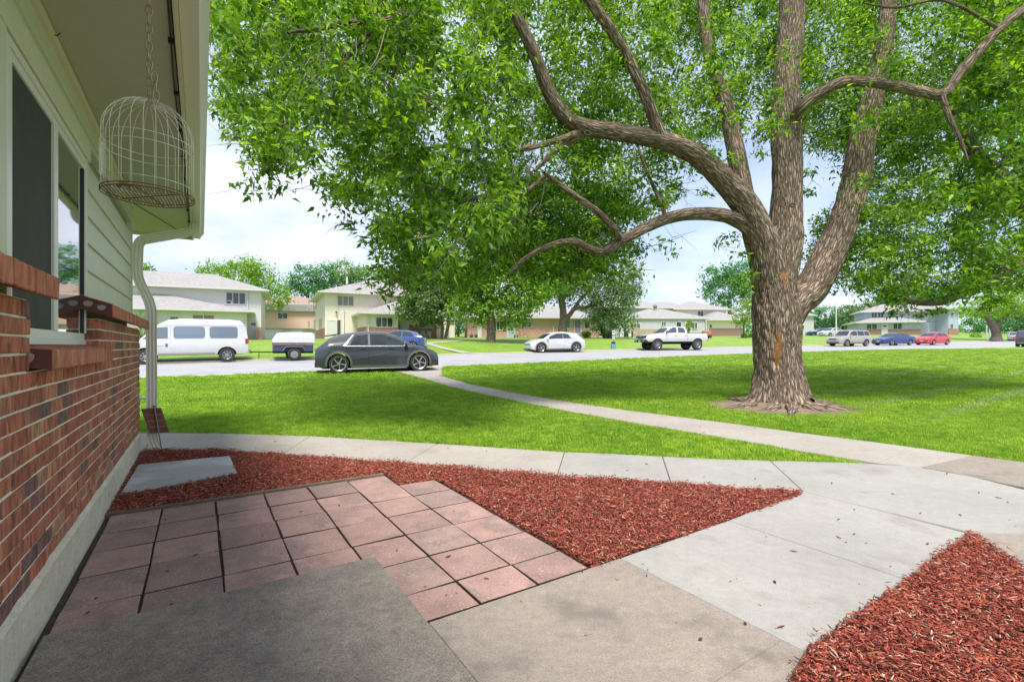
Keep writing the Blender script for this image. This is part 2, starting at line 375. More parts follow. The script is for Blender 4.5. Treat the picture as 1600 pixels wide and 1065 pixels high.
# --- concrete slabs, each a piece of its walk
def inset_poly(poly, d):
    n = len(poly); out = []
    area = sum(poly[i][0]*poly[(i+1) % n][1]-poly[(i+1) % n][0]*poly[i][1] for i in range(n))
    s = 1 if area > 0 else -1
    for i in range(n):
        p0 = Vector(poly[i-1][:2]); p1 = Vector(poly[i][:2]); p2 = Vector(poly[(i+1) % n][:2])
        e1 = (p1-p0).normalized(); e2 = (p2-p1).normalized()
        n1 = Vector((-e1.y, e1.x))*s; n2 = Vector((-e2.y, e2.x))*s
        b = (n1+n2); b = b/max(b.length_squared, .3)*1.0
        out.append((p1.x+b.x*d*1.0, p1.y+b.y*d*1.0))
    return out
def slab(parent, pts, mat_, top=0.0, thick=.09, gap=.0055, bev=.009, follow=False, name='slab', label=None):
    poly = inset_poly([(p[0], p[1]) for p in pts], gap); inner = inset_poly(poly, bev); n = len(poly)
    zf = (lambda x, y: T(x, y)+top) if follow else (lambda x, y: top)
    cx = sum(p[0] for p in poly)/n; cy = sum(p[1] for p in poly)/n
    V = [(x, y, zf(x, y)-thick) for x, y in poly]+[(x, y, zf(x, y)-bev*.8) for x, y in poly]+[(x, y, zf(x, y)) for x, y in inner]
    Fc = [(i, (i+1) % n, n+(i+1) % n, n+i) for i in range(n)]+[(n+i, n+(i+1) % n, 2*n+(i+1) % n, 2*n+i) for i in range(n)]+[tuple(range(2*n, 3*n))]
    o = mesh_obj(name, V, Fc, mat_, parent)
    bm = bmesh.new(); bm.from_mesh(o.data); bmesh.ops.recalc_face_normals(bm, faces=bm.faces)
    big = [f for f in bm.faces if len(f.verts) > 4]; bmesh.ops.triangulate(bm, faces=big); bm.to_mesh(o.data); bm.free()
    if label: o['label'] = label
    return o
def gp(*px): return [G(x, y) for x, y in px]
main_walk = empty('front_walk'); main_walk['kind'] = 'structure'
def resamp(px, lst): return lst
top_edge = [(60,673.5),(240,675),(340,675.5),(485,680),(560,684.5),(683,692),(790,699),(882,705),(960,708),(1035,712),(1120,716),(1203,718.5)]
bot_edge = [(60,701),(225,704),(335,702),(440,709),(520,714),(634,722),(760,733),(870,742),(960,747),(1048,752),(1160,761),(1255,767)]
for a, b, m_ in ((0,1,M_conc_walk),(1,3,M_conc_walk),(3,5,M_conc_walk),(5,7,M_conc_walk),(7,9,M_conc_new),(9,11,M_conc_new)):
    slab(main_walk, gp(*(bot_edge[a:b+1]+list(reversed(top_edge[a:b+1])))), m_)
# wide pour where the walks meet
slab(main_walk, gp((1255,767),(1203,718.5),(1270,720),(1345,722.5),(1430,728),(1520,744),(1600,764),(1760,812),(1640,834),(1515,831),(1500,826.5)), M_conc_new)
old_end = slab(main_walk, gp((1517,832),(1640,834.5),(1790,838),(1760,980),(1600,886)), M_conc_old, label='older brown slab corner beside the bark bed')
entry = empty('entry_walk'); entry['kind'] = 'structure'
def hp(*uv): return [H(u, v) for u, v in uv]
slab(entry, hp((1.045,1.40),(1.045,2.56),(1.95,2.56),(1.95,1.40)), M_conc_old, gap=.002, label='brown stained slab next to the porch')
slab(entry, hp((.60,1.40),(.75,1.80),(.905,2.33),(.958,2.56),(1.045,2.56),(1.045,1.40)), M_conc_old, gap=.0015, bev=.003)
slab(entry, hp((.965,2.56),(.975,3.615),(1.965,3.615),(1.95,2.56)), M_conc_new)
slab(entry, hp((.975,3.615),(1.0,4.70),(2.02,4.75),(1.965,3.615)), M_conc_new)
porch = slab(None, hp((-1.6,0.0),(-1.6,1.38),(2.68,1.392),(2.68,0.03)), M_conc_porch, top=.022, thick=.16, gap=0, bev=.012, name='porch_slab'); porch['kind'] = 'structure'
# diagonal walk out to the street
diag = empty('diagonal_walk'); diag['kind'] = 'structure'
up_px = [(693,572.5),(690,578),(690,587),(735,599.5),(800,612.5),(880,626),(980,640.5),(1075,652.5),(1150,662),(1245,675),(1335,686),(1432,699),(1520,711),(1700,734)]
lo_px = [(603,576),(625,581.5),(655,589),(705,604),(752,614.5),(815,628),(905,645),(990,660),(1080,674.5),(1182,691.5),(1262,706),(1372,722.5),(1440,729),(1640,768)]
UP = [G(*p) for p in up_px]; LO = [G(*p) for p in lo_px]
for i in range(len(UP)-1):
    slab(diag, [LO[i], LO[i+1], UP[i+1], UP[i]], M_conc_walk if i < 12 else M_conc_old, top=-.001, follow=True, gap=.005 if i > 1 else .002)
# --- edging strip, soil under the beds
ed = MB(); ed.hbox(4.385, 4.41, 0.0, 2.0, -.05, .018); ed.build('bed_edging', mat('weathered edging', (.16, .12, .085), .9, var=.3, bump=.6), None, bevel=.004)['kind'] = 'structure'
MAIN_BED = [tuple(H(4.41, .01)[:2])]+[tuple(G(x, y)[:2]) for x, y in ((214,712),(225,704),(335,702),(440,709),(520,714),(634,722),(760,733),(870,742),(960,747),(1048,752),(1160,761),(1250,767))]+[tuple(H(u, v)[:2]) for u, v in ((1.97,4.6),(1.955,2.36),(2.9,2.36),(3.6,2.36),(4.0,2.36),(4.01,2.02),(4.41,2.02))]
RIGHT_BED = [tuple(H(u, v)[:2]) for u, v in ((.95,2.60),(.985,4.66),(.94,4.69),(.68,4.33),(.2,3.75),(-1.2,2.1),(-1.2,1.5),(.0,2.5))]
RIGHT_BED = [tuple(H(u, v)[:2]) for u, v in ((.585,1.42),(.735,1.80),(.888,2.33),(.95,2.60),(.975,4.68),(.665,4.30),(-.9,2.6),(-.9,1.42))]
def flat(name, poly, z, mat_, kind='structure'):
    o = mesh_obj(name, [(x, y, z) for x, y in poly], [tuple(range(len(poly)))], mat_)
    bm = bmesh.new(); bm.from_mesh(o.data); bmesh.ops.recalc_face_normals(bm, faces=bm.faces); bmesh.ops.triangulate(bm, faces=bm.faces[:]); bm.to_mesh(o.data); bm.free()
    o['kind'] = kind; return o
M_mulchsoil = mat('mulch bed soil', (.11, .035, .022), .95, var=.35, vscale=14, bump=1, bscale=60, bdist=.02)
flat('bed_soil', inset_poly(MAIN_BED, -.03), -.022, M_mulchsoil); flat('bed_soil', inset_poly(RIGHT_BED, -.05), -.022, M_mulchsoil)
flat('paver_bedding', [tuple(H(u, v)[:2]) for u, v in ((1.96,.0),(1.96,2.36),(4.0,2.36),(4.0,2.01),(4.39,2.01),(4.39,0.0))], -.017, mat('joint dirt', (.06, .042, .032), .95, var=.4, vscale=20, bump=1, bscale=60, bdist=.01))
# --- wood chips
def in_poly(x, y, poly):
    c = np.zeros(len(x), bool); n = len(poly)
    for i in range(n):
        x1, y1 = poly[i]; x2, y2 = poly[(i+1) % n]
        k = ((y1 > y) != (y2 > y)); xi = (x2-x1)*(y-y1)/((y2-y1)+1e-12)+x1
        c ^= (k & (x < xi))
    return c
M_chip = ramp_mat('red bark chips', [(0, (.06, .014, .01)), (.25, (.19, .034, .02)), (.5, (.34, .058, .032)), (.78, (.46, .10, .055)), (.92, (.48, .19, .125)), (1, (.52, .38, .28))], rough=.85, streak=(1, 1, 1), bump=.4, nscale=30)
def chips(name, polys, dens, holes, z0, seed):
    r = np.random.default_rng(seed); P0 = []
    for poly in polys:
        a = np.array(poly); lo = a.min(0); hi = a.max(0); n = int((hi-lo).prod()*dens)
        x = r.uniform(lo[0], hi[0], n); y = r.uniform(lo[1], hi[1], n)
        k = in_poly(x, y, poly)
        for h in holes: k &= ~in_poly(x, y, h)
        P0.append(np.stack([x[k], y[k]], 1))
    P0 = np.concatenate(P0); n = len(P0)
    ln = r.gamma(2.6, .0072, n)+.007; ln = np.clip(ln, .010, .075); wd = r.uniform(.002, .009, n); th = r.uniform(.001, .003, n)
    yaw = r.uniform(0, 2*np.pi, n); pit = r.normal(0, .28, n); rol = r.normal(0, .5, n)
    mound = .006*np.sin(P0[:,0]*9)+.006*np.sin(P0[:,1]*7+1)
    z = z0+mound+r.uniform(-.008, .022, n)
    dx = np.stack([np.cos(yaw)*np.cos(pit), np.sin(yaw)*np.cos(pit), np.sin(pit)], 1)
    side = np.stack([-np.sin(yaw), np.cos(yaw), np.zeros(n)], 1); up = np.cross(dx, side)
    s2 = side*np.cos(rol)[:,None]+up*np.sin(rol)[:,None]; u2 = np.cross(dx, s2)
    C = np.concatenate([P0, z[:,None]], 1)
    bend = r.normal(0, .12, n)*ln
    V = np.empty((n, 12, 3))
    for j, (t, wf) in enumerate(((-.5, r.uniform(.1, .8, n)), (0, np.ones(n)), (.5, r.uniform(.1, .7, n)))):
        ctr = C+dx*(ln*t)[:,None]+(s2*bend[:,None] if j == 1 else 0)
        ww = (wd*.5*wf)[:,None]; tt = (th*.5)[:,None]
        V[:,j*4+0] = ctr-s2*ww-u2*tt; V[:,j*4+1] = ctr+s2*ww-u2*tt; V[:,j*4+2] = ctr+s2*ww+u2*tt; V[:,j*4+3] = ctr-s2*ww+u2*tt
    q = []
    for j in (0, 4): q += [(j+3, j+2, j+6, j+7), (j+2, j+1, j+5, j+6), (j, j+3, j+7, j+4)]
    q += [(0, 1, 2, 3), (11, 10, 9, 8)]
    Fq = (np.arange(n)*12)[:,None,None]+np.array(q)[None]
    return np_mesh(name, V.reshape(-1, 3), Fq.reshape(-1, 4), M_chip)
PAD = [tuple(G(x, y)[:2]) for x, y in ((188,772),(216,727),(359,713),(372,741))]
def shrink(poly, d): return inset_poly(poly, d)
tag(chips('wood_chips', [MAIN_BED], 8500, [shrink(PAD, .02)], -.006, 3), kind='stuff')
tag(chips('wood_chips', [RIGHT_BED], 10000, [], .006, 4), kind='stuff')
tag(chips('stray_chips', [inset_poly(MAIN_BED, -.06), inset_poly(RIGHT_BED, -.07)], 420, [shrink(PAD, -.01)], .012, 6), kind='stuff')
tag(chips('stray_chips', [inset_poly(MAIN_BED, -.02), inset_poly(RIGHT_BED, -.025)], 1600, [shrink(PAD, -.01)], .010, 8), kind='stuff')
# loose chips and twigs strayed onto the concrete and pavers
r_ = np.random.default_rng(5)
def loose():
    mb = MB()
    spots = [(1412,905),(1438,802),(1310,812),(1335,797),(1240,862),(1210,910),(1095,1000),(1220,980),(1010,900),(910,893),(1365,960),(1405,925),(1420,915),(1335,835),(1310,840),(1450,850),(1165,975),
             (1180,748),(1225,735),(1300,755),(1395,772),(1530,770),(1560,778),(1575,785),(1480,740),(760,705),(700,700),(565,700),(620,715),(400,700),(430,690),(980,735),(1010,725),(1100,745),(1500,805),
             (410,838),(258,812),(306,868),(262,893),(345,842),(230,905),(150,936),(137,958),(268,945),(470,800),(530,790),(620,860),(700,870),(760,905),(270,960),(240,800)]
    for (x, y) in spots:
        c = G(x, y)+Vector((0, 0, .004)); a = random.uniform(0, 6.3); l = random.uniform(.007, .022); w = random.uniform(.002, .005)
        d = Vector((math.cos(a), math.sin(a), 0)); s = Vector((-d.y, d.x, 0)); u = Vector((0, 0, .004))
        mb.hexa([c-d*l-s*w*.4, c-s*w*1.6, c+d*l-s*w*.3, c+s*w, c-d*l-s*w*.4+u, c-s*w*1.6+u*1.4, c+d*l-s*w*.3+u, c+s*w+u])
    return mb.build('loose_chip', mat('dark chip', (.13, .06, .045), .9, island=.5))
tag(loose(), kind='stuff')
def litter():
    r = np.random.default_rng(88); mb = MB()
    for k in range(400):
        if k < 300: x, y = r.uniform(240, 1600), 560+120*r.uniform(0, 1)**.6
        else: x, y = r.uniform(300, 1600), r.uniform(675, 1000)
        c = G(x, y); u = -c.x*HS+c.y*HC; v = c.x*HC+c.y*HS+HD
        if v < .05 or (u < 2.7 and v < 1.45 and r.uniform() < .7): continue
        c = c+Vector((0, 0, .012 if k < 300 else .004)); a = r.uniform(0, 6.28); l = r.uniform(.010, .028) if k < 300 else r.uniform(.005, .014); w = l*r.uniform(.25, .5)
        d = Vector((math.cos(a), math.sin(a), r.normal(0, .15))); s = Vector((-math.sin(a), math.cos(a), r.normal(0, .25)))
        mb.add([c-d*l, c+s*w, c+d*l, c-s*w], [(0, 1, 2), (0, 2, 3)])
    o = mb.build('leaf_litter', ramp_mat('litter', [(0, (.14, .08, .04)), (.4, (.25, .16, .08)), (.75, (.30, .27, .10)), (1, (.42, .36, .22))], bump=0)); o['kind'] = 'stuff'
litter()

# --- pavers
M_paver = ramp_mat('pink aggregate paver', [(0, (.28, .17, .148)), (.3, (.32, .20, .172)), (.6, (.36, .22, .19)), (.85, (.40, .245, .208)), (1, (.25, .18, .162))], rough=.9, bump=.9, bscale=160, bdist=.004, nscale=5, noise_amt=.12,
                   extra=[((.19, .145, .135), .50, .55, 2.2), ((.58, .50, .45), .585, .9, 75), ((.10, .07, .06), .60, .8, 60)])
patio = empty('paver_patio', H(2, 0)); patio['kind'] = 'structure'
us = [1.950, 2.21, 2.56, 2.925, 3.295, 3.655, 3.99, 4.37]; vs_ = [.035, .335, .667, .998, 1.33, 1.665, 2.0, 2.335]
M_jd = MATS['joint dirt']
def paver(u0, u1, v0, v1):
    g = .006; gu = .014; j = lambda a=.004: random.uniform(-a, a)
    c = [(u0+gu+j(), v0+g+j()), (u0+gu+j(), v1-g+j()), (u1-.002+j(.002), v1-g+j()), (u1-.002+j(.002), v0+g+j())]
    b = .003; tb = random.uniform(-.002, .002); ti = [tb+random.uniform(-.0025, .0025) for _ in range(4)]
    cu = (u0+u1)/2; cv = (v0+v1)/2
    V = [H(u, v, -.05) for u, v in c]+[H(u, v, ti[k]-b) for k, (u, v) in enumerate(c)]+[H(u+(b if u < cu else -b), v+(b if v < cv else -b), ti[k]) for k, (u, v) in enumerate(c)]
    ctr = sum(V, Vector())/12; ctr.z = 0
    Fc = []
    for k in range(4):
        n = (k+1) % 4; Fc += [(k, n, 4+n, 4+k), (4+k, 4+n, 8+n, 8+k)]
    Fc += [(8, 9, 10, 11)]
    o = mesh_obj('paver', [Vector(v)-ctr for v in V], Fc, M_paver, mats=[M_paver, M_jd], midx=[1, 0]*4+[0])
    bm = bmesh.new(); bm.from_mesh(o.data); bmesh.ops.recalc_face_normals(bm, faces=bm.faces); bm.to_mesh(o.data); bm.free()
    o.parent = patio; o.location = ctr-H(2, 0)
for i in range(7):
    for j in range(7):
        if us[i] < 2.5 and vs_[j+1] < 1.36: continue
        if j == 6 and i == 6: continue
        if us[i] < 2.6 and vs_[j+1] < 1.36: u0 = 2.55
        else: u0 = us[i]
        v0 = vs_[j]
        if us[i+1] < 2.7 and v0 < 1.38: v0 = 1.39
        if i == 2 and vs_[j+1] < 1.36: u0 = 2.60
        if v0 < vs_[j+1]-.1: paver(u0, us[i+1], v0, vs_[j+1])
# --- flat concrete pad in the bed
pad = slab(None, [Vector((x, y, 0)) for x, y in PAD], mat('smooth pad concrete', (.36, .355, .34), .75, var=.10, vscale=3, bump=.3, bscale=60, stain=((.52, .54, .58), 1.9, .5, .8)), top=.014, thick=.07, gap=0, bev=.012, name='concrete_pad')
tag(pad, 'flat pale concrete pad set in the red wood chips beside the brick wall', 'concrete pad')

# --- grass blades
def tuft_mesh(name, nb, rad, h, seed, wd=.0045):
    r = np.random.default_rng(seed); V = []; Fc = []
    for i in range(nb):
        a = r.uniform(0, 6.283); d = rad*math.sqrt(r.uniform(0, 1)); c = np.array([math.cos(a)*d, math.sin(a)*d, 0])
        t = r.uniform(0, 6.283); ld = np.array([math.cos(t), math.sin(t), 0]); s = np.array([-ld[1], ld[0], 0]); hh = h*r.uniform(.6, 1.25); ln = r.uniform(.1, .7)*hh
        w = wd*r.uniform(.7, 1.3); b = len(V)
        for (zf, lf, wf) in ((0, 0, 1), (.55, .3, .85), (1, 1, .12)):
            p = c+ld*ln*lf+np.array([0, 0, hh*zf]); V += [p-s*w*wf/2, p+s*w*wf/2]
        Fc += [(b, b+1, b+3, b+2), (b+2, b+3, b+5, b+4)]
    me = bpy.data.meshes.new(name); me.from_pydata([tuple(v) for v in V], [], Fc); me.materials.append(M_blade); me.update()
    return bpy.data.objects.new(name, me)            # never linked: only instanced
TREE_BASE = G(1217, 634)
def lawn_points(n, seed, ymin, ymax):
    r = np.random.default_rng(seed)
    # sample in view sector with area-uniform distribution
    Yv = np.sqrt(r.uniform(ymin**2, ymax**2, n)); A = r.uniform(-.86, 1.18, n); X = Yv*A
    m_top = [G(*p) for p in top_edge+[(1270,720),(1345,722.5)]]
    ym = np.interp(X, [p.x for p in m_top], [p.y for p in m_top])
    lo = sorted([(p.x, p.y) for p in LO]); up = sorted([(p.x, p.y) for p in UP])
    yl = np.interp(X, [p[0] for p in lo], [p[1] for p in lo]); yu = np.interp(X, [p[0] for p in up], [p[1] for p in up])
    yn = np.interp(X, NEARX, NEARY)-.2
    xmin_lo = lo[0][0]
    A1 = (Yv > ym-.012) & ((Yv < yl-.01) | (X < xmin_lo)) & (X < m_top[-1].x)
    B1 = (Yv > yu-.012) & (X > up[0][0])
    k = (A1 | B1) & (Yv < yn)
    tx = (X-TREE_BASE.x); ty = (Yv-TREE_BASE.y-.1); d = np.sqrt(tx**2*.8+ty**2*1.2)
    k &= (d > 1.12+r.uniform(-.15, .25, n))
    k &= ~((X*HC+Yv*HS+HD < .35) & (-X*HS+Yv*HC < 6.9))
    return X[k], Yv[k]
def scatter(name, tufts_specs, X, Yv, seed, smin, smax):
    r = np.random.default_rng(seed); Z = np.array([GZ(a, b) for a, b in zip(X, Yv)])
    me = bpy.data.meshes.new(name); me.vertices.add(len(X)); me.vertices.foreach_set('co', np.stack([X, Yv, Z], 1).astype(np.float32).ravel())
    a = me.attributes.new('scl', 'FLOAT', 'POINT'); a.data.foreach_set('value', r.uniform(smin, smax, len(X)).astype(np.float32))
    a = me.attributes.new('yaw', 'FLOAT', 'POINT'); a.data.foreach_set('value', r.uniform(0, 6.283, len(X)).astype(np.float32))
    o = bpy.data.objects.new(name, me); link(o); o['kind'] = 'stuff'
    ng = bpy.data.node_groups.new('scatter '+name, 'GeometryNodeTree'); n = ng.nodes; L = ng.links
    ng.interface.new_socket('Geometry', in_out='INPUT', socket_type='NodeSocketGeometry'); ng.interface.new_socket('Geometry', in_out='OUTPUT', socket_type='NodeSocketGeometry')
    gi = n.new('NodeGroupInput'); go = n.new('NodeGroupOutput'); ip = n.new('GeometryNodeInstanceOnPoints')
    join = n.new('GeometryNodeGeometryToInstance')
    for t in tufts_specs:
        oi = n.new('GeometryNodeObjectInfo'); oi.inputs['Object'].default_value = t; L.new(oi.outputs['Geometry'], join.inputs[0])
    L.new(gi.outputs[0], ip.inputs['Points']); L.new(join.outputs[0], ip.inputs['Instance']); ip.inputs['Pick Instance'].default_value = True
    na = n.new('GeometryNodeInputNamedAttribute'); na.data_type = 'FLOAT'; na.inputs['Name'].default_value = 'scl'
    nb = n.new('GeometryNodeInputNamedAttribute'); nb.data_type = 'FLOAT'; nb.inputs['Name'].default_value = 'yaw'
    cx = n.new('ShaderNodeCombineXYZ'); L.new(nb.outputs['Attribute'], cx.inputs[2]); L.new(cx.outputs[0], ip.inputs['Rotation']); L.new(na.outputs['Attribute'], ip.inputs['Scale'])
    L.new(ip.outputs[0], go.inputs[0])
    md = o.modifiers.new('scatter', 'NODES'); md.node_group = ng; return o
tn = [tuft_mesh('grass_tuft', 22, .06, .042, s) for s in (1, 2, 3, 4)]
tf = [tuft_mesh('grass_tuft', 26, .11, .05, s, .010) for s in (5, 6, 7)]
X_, Y_ = lawn_points(60000, 21, 4.5, 9.5); scatter('grass', tn, X_, Y_, 1, .7, 1.15)
X_, Y_ = lawn_points(50000, 22, 9.2, 16); scatter('grass', tf, X_, Y_, 2, .7, 1.1)
X_, Y_ = lawn_points(52000, 23, 15.5, 42); scatter('grass', tf, X_, Y_, 3, .9, 1.5)
# dry fringe of grass leaning over the walk edges is part of the near scatter; soil ring round the trunk
def soil_ring():
    V = [tuple(TREE_BASE+Vector((0, 0, .06)))]; N = 40; Fc = []
    for ring, rr in enumerate((.8, 1.3, 1.75)):
        for i in range(N):
            a = 6.283*i/N; w = 1+.22*mnoise.noise(Vector((math.cos(a)*1.6, math.sin(a)*1.6, 3)))
            x = TREE_BASE.x+math.cos(a)*rr*w*1.1; y = TREE_BASE.y+math.sin(a)*rr*w*.85
            V.append((x, y, GZ(x, y)+(.045, .02, .004)[ring]))
    for i in range(N): Fc.append((0, 1+i, 1+(i+1) % N))
    for rg in range(2):
        for i in range(N): Fc.append((1+rg*N+i, 1+(rg+1)*N+i, 1+(rg+1)*N+(i+1) % N, 1+rg*N+(i+1) % N))
    o = mesh_obj('tree_soil', V, Fc, mat('bare earth', (.23, .17, .125), .95, var=.3, vscale=5, bump=1, bscale=25, bdist=.03), sm=True); o['kind'] = 'structure'
soil_ring()
# ================================================================== NEAR HOUSE
M_mortar = mat('mortar', (.78, .71, .58), .95, var=.1, vscale=20, bump=.6, bscale=80, bdist=.004)
M_brick = ramp_mat('wire cut brick', [(0, (.40, .125, .065)), (.2, (.46, .165, .09)), (.4, (.33, .10, .058)), (.55, (.50, .21, .115)), (.68, (.42, .25, .125)), (.82, (.44, .145, .08)), (.93, (.22, .11, .09)), (1, (.18, .10, .085))],
                   rough=.85, streak=(1, 1, .28), bump=1, bscale=34, bdist=.012, nscale=26, noise_amt=.36,
                   extra=[((.10, .045, .03), .57, .75, 20), ((.48, .29, .16), .63, .5, 14)])
M_cap = ramp_mat('cap brick', [(0, (.44, .15, .08)), (.35, (.52, .21, .12)), (.7, (.40, .135, .075)), (1, (.56, .25, .15))], rough=.85, streak=(1, 1, .35), bump=1, bscale=30, bdist=.01, nscale=22, noise_amt=.25, extra=[((.16, .07, .045), .58, .6, 18)])
M_glaze = mat('smooth brick end', (.12, .035, .028), .6, var=.15, bump=.3, bscale=50)
M_dot = mat('mortar plug', (.36, .32, .26), .9, var=.15, bump=.5)
M_siding = mat('sage siding', (.60, .635, .50), .5, var=.035, vscale=3, bump=.2, bscale=25, bdist=.004, stretch=(1, 1, 4))
M_trim = mat('sage trim', (.63, .64, .48), .5, var=.04, bump=.1)
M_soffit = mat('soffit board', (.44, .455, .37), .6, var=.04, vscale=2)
M_gutter = mat('cream gutter', (.70, .68, .57), .4, var=.03)
M_vinyl = mat('vinyl window frame', (.72, .74, .66), .35)
M_screen = mat('dark window screen', (.045, .05, .043), .75, var=.2, vscale=6, bump=.3, bscale=300, bdist=.002)
house = empty('near_house', H(3, 0)); HO = H(3, 0)
tag(house, 'near house wall of red brick and sage green lap siding at the left', 'house')
def hb(mb, name, m, bevel=0, parent=None, **k):
    for i in range(len(mb.v)): mb.v[i] = mb.v[i]-HO
    return mb.build(name, m, parent or house, bevel=bevel, **k)
U0, U1 = -1.6, 6.73; UL, UR = 2.64, 4.20; ZC = .24; CO = .0713
# body walls: backing for siding, mortar bed behind bricks, foundation
w = MB(); w.hbox(U0, UL-.02, -2.2, -.115, 0, 2.8); w.hbox(UR+.03, U1-.02, -2.2, -.115, 0, 2.8); w.hbox(UL-.02, UR+.03, -2.2, -.115, 0, 1.17); w.hbox(UL-.02, UR+.03, -2.2, -.115, 2.47, 2.8); w.hbox(UL-.02, UR+.03, -2.2, -.60, 1.17, 2.47)
hb(w, 'wall', mat('sheathing', (.30, .31, .24), .8))
mo = MB(); mo.hbox(U0, U1-.012, -.113, -.006, ZC, ZC+CO*12); mo.hbox(U0, UL-.012, -.113, -.006, ZC+CO*12, ZC+CO*16); mo.hbox(UR+.012, U1-.012, -.113, -.006, ZC+CO*12, ZC+CO*16)
hb(mo, 'mortar', M_mortar)
def foundation():
    V = []; Fc = []; n = 130
    for i in range(n+1):
        u = U0+(U1+.02-U0)*i/n
        e = mnoise.noise(Vector((u*14, 0, 1)))*.012+mnoise.noise(Vector((u*40, 0, 5)))*.008
        V += [H(u, .004, -.1)-HO, H(u, .004, ZC-.03+e)-HO, H(u, .020+e, ZC-.012+e)-HO, H(u, -.002, ZC+.006+abs(e))-HO, H(u, -.02, ZC+.003)-HO]
    for i in range(n):
        for k in range(4): Fc.append((i*5+k, (i+1)*5+k, (i+1)*5+k+1, i*5+k+1))
    Fc.append((n*5, n*5+4, n*5+3, n*5+2, n*5+1))
    V += [H(U1+.02, .004, -.1)-HO, H(U1+.02, .004, ZC)-HO, H(U1+.02, -2.2, ZC)-HO, H(U1+.02, -2.2, -.1)-HO]; b = (n+1)*5; Fc.append((b, b+3, b+2, b+1))
    o = mesh_obj('foundation', V, Fc, M_found, house)
foundation()
# bricks, each one its own mesh object (those in view), sharing three meshes
def brick_mesh(L, v0, v1, h, seed, m):
    r = random.Random(seed); b = .003; j = lambda: r.uniform(-.0025, .0025)
    mb = MB(); P8 = []
    for z in (0, h):
        for (u, v) in ((0, v0), (0, v1), (L, v1), (L, v0)): P8.append(H(u+j()*.6, v+(j() if v == v1 else 0), z+j()*.5)-H(0, 0, 0))
    mb.hexa(P8); o = mb.build('tmp', m, None, bevel=b); me = o.data; bpy.data.objects.remove(o); return me
BL = .2045; full = [brick_mesh(BL, -.11, 0, CO-.0105, s, M_brick) for s in range(5)]; half = [brick_mesh(BL/2-.005, -.11, 0, CO-.0105, s, M_brick) for s in (9, 10)]
cnt = 0; hidden = []
def put_brick(me, u, z):
    o = bpy.data.objects.new('brick', me); o.location = H(u, random.uniform(-.002, .0025), z)-HO; link(o, house)
for k in range(16):
    z = ZC+k*CO+.0055; off = (k % 2)*CO*1.5
    ranges = [(U0, U1)] if k < 12 else [(U0, UL), (UR, U1)]
    for (a, bnd) in ranges:
        u = (bnd-BL) if True else 0
        first = True; u = bnd
        # lay from the far end so the corner and the window jambs are clean
        while u > a+.02:
            ln = BL if not (first and k % 2) else BL/2-.005
            first = False
            if u-ln < a: break
            u0 = u-ln
            if u0 > 1.95: put_brick(random.choice(full if ln == BL else half), u0, z); cnt += 1
            else: hidden.append((u0, z, ln))
            u = u0-.0100
        if u > a+.03 and a > 1: 
            me_ = brick_mesh(u-a, -.11, 0, CO-.0105, int(u*100), M_brick); put_brick(me_, a, z)
hm = MB()
for (u, z, ln) in hidden: hm.hbox(u, u+ln, -.11, 0, z, z+CO-.0105)
tag(hb(hm, 'brick_courses', M_brick), kind='stuff')
print('bricks', cnt)
# sloped rowlock caps and the window sill
def cap_mesh(w, zb_back, zb_front, zt_back, zt_front, vb, vf, seed):
    r = random.Random(seed); j = lambda: r.uniform(-.003, .003); P8 = []
    for (zb, zf, dv) in ((zb_back, zb_front, -.0), (zt_back, zt_front, .0)):
        for (u, v, z) in ((0, vb, zb), (0, vf+j(), zf+j()), (w, vf+j(), zf+j()), (w, vb, zb)): P8.append(H(u, v, z)-H(0, 0, 0))
    P8 = P8[0:4]+P8[4:8]
    mb = MB(); mb.hexa(P8); o = mb.build('tmp', M_cap, None, bevel=.005); me = o.data; bpy.data.objects.remove(o); return me
caps = [cap_mesh(.061, 1.445, 1.388, 1.535, 1.476, -.10, .080, s) for s in range(4)]
sills = [cap_mesh(.061, 1.125, 1.100, 1.205, 1.184, -.10, .070, s) for s in range(4)]
def run_caps(name, ms, a, b, v0, v1, zb0, zb1, zt0, zt1, endface=None):
    n = round((b-a)/CO); st = (b-a)/n
    for i in range(n):
        o = bpy.data.objects.new(name, random.choice(ms)); o.location = H(a+i*st+.005, 0, random.uniform(-.0015, .0015))-HO; link(o, house)
    mb = MB(); e = .008
    mb.hexa([H(a+.003,v0,zb0+e)-HO, H(a+.003,v1-e,zb1+e)-HO, H(b-.003,v1-e,zb1+e)-HO, H(b-.003,v0,zb0+e)-HO, H(a+.003,v0,zt0-e)-HO, H(a+.003,v1-e,zt1-e)-HO, H(b-.003,v1-e,zt1-e)-HO, H(b-.003,v0,zt0-e)-HO])
    mb.build('mortar', M_mortar, house)
run_caps('cap_brick', caps, .9, 2.70, -.10, .08, 1.445, 1.388, 1.535, 1.476)
run_caps('cap_brick', caps, 4.125, 6.82, -.10, .08, 1.445, 1.388, 1.535, 1.476)
run_caps('sill_brick', sills, 2.64, 4.20, -.10, .07, 1.125, 1.100, 1.205, 1.184)
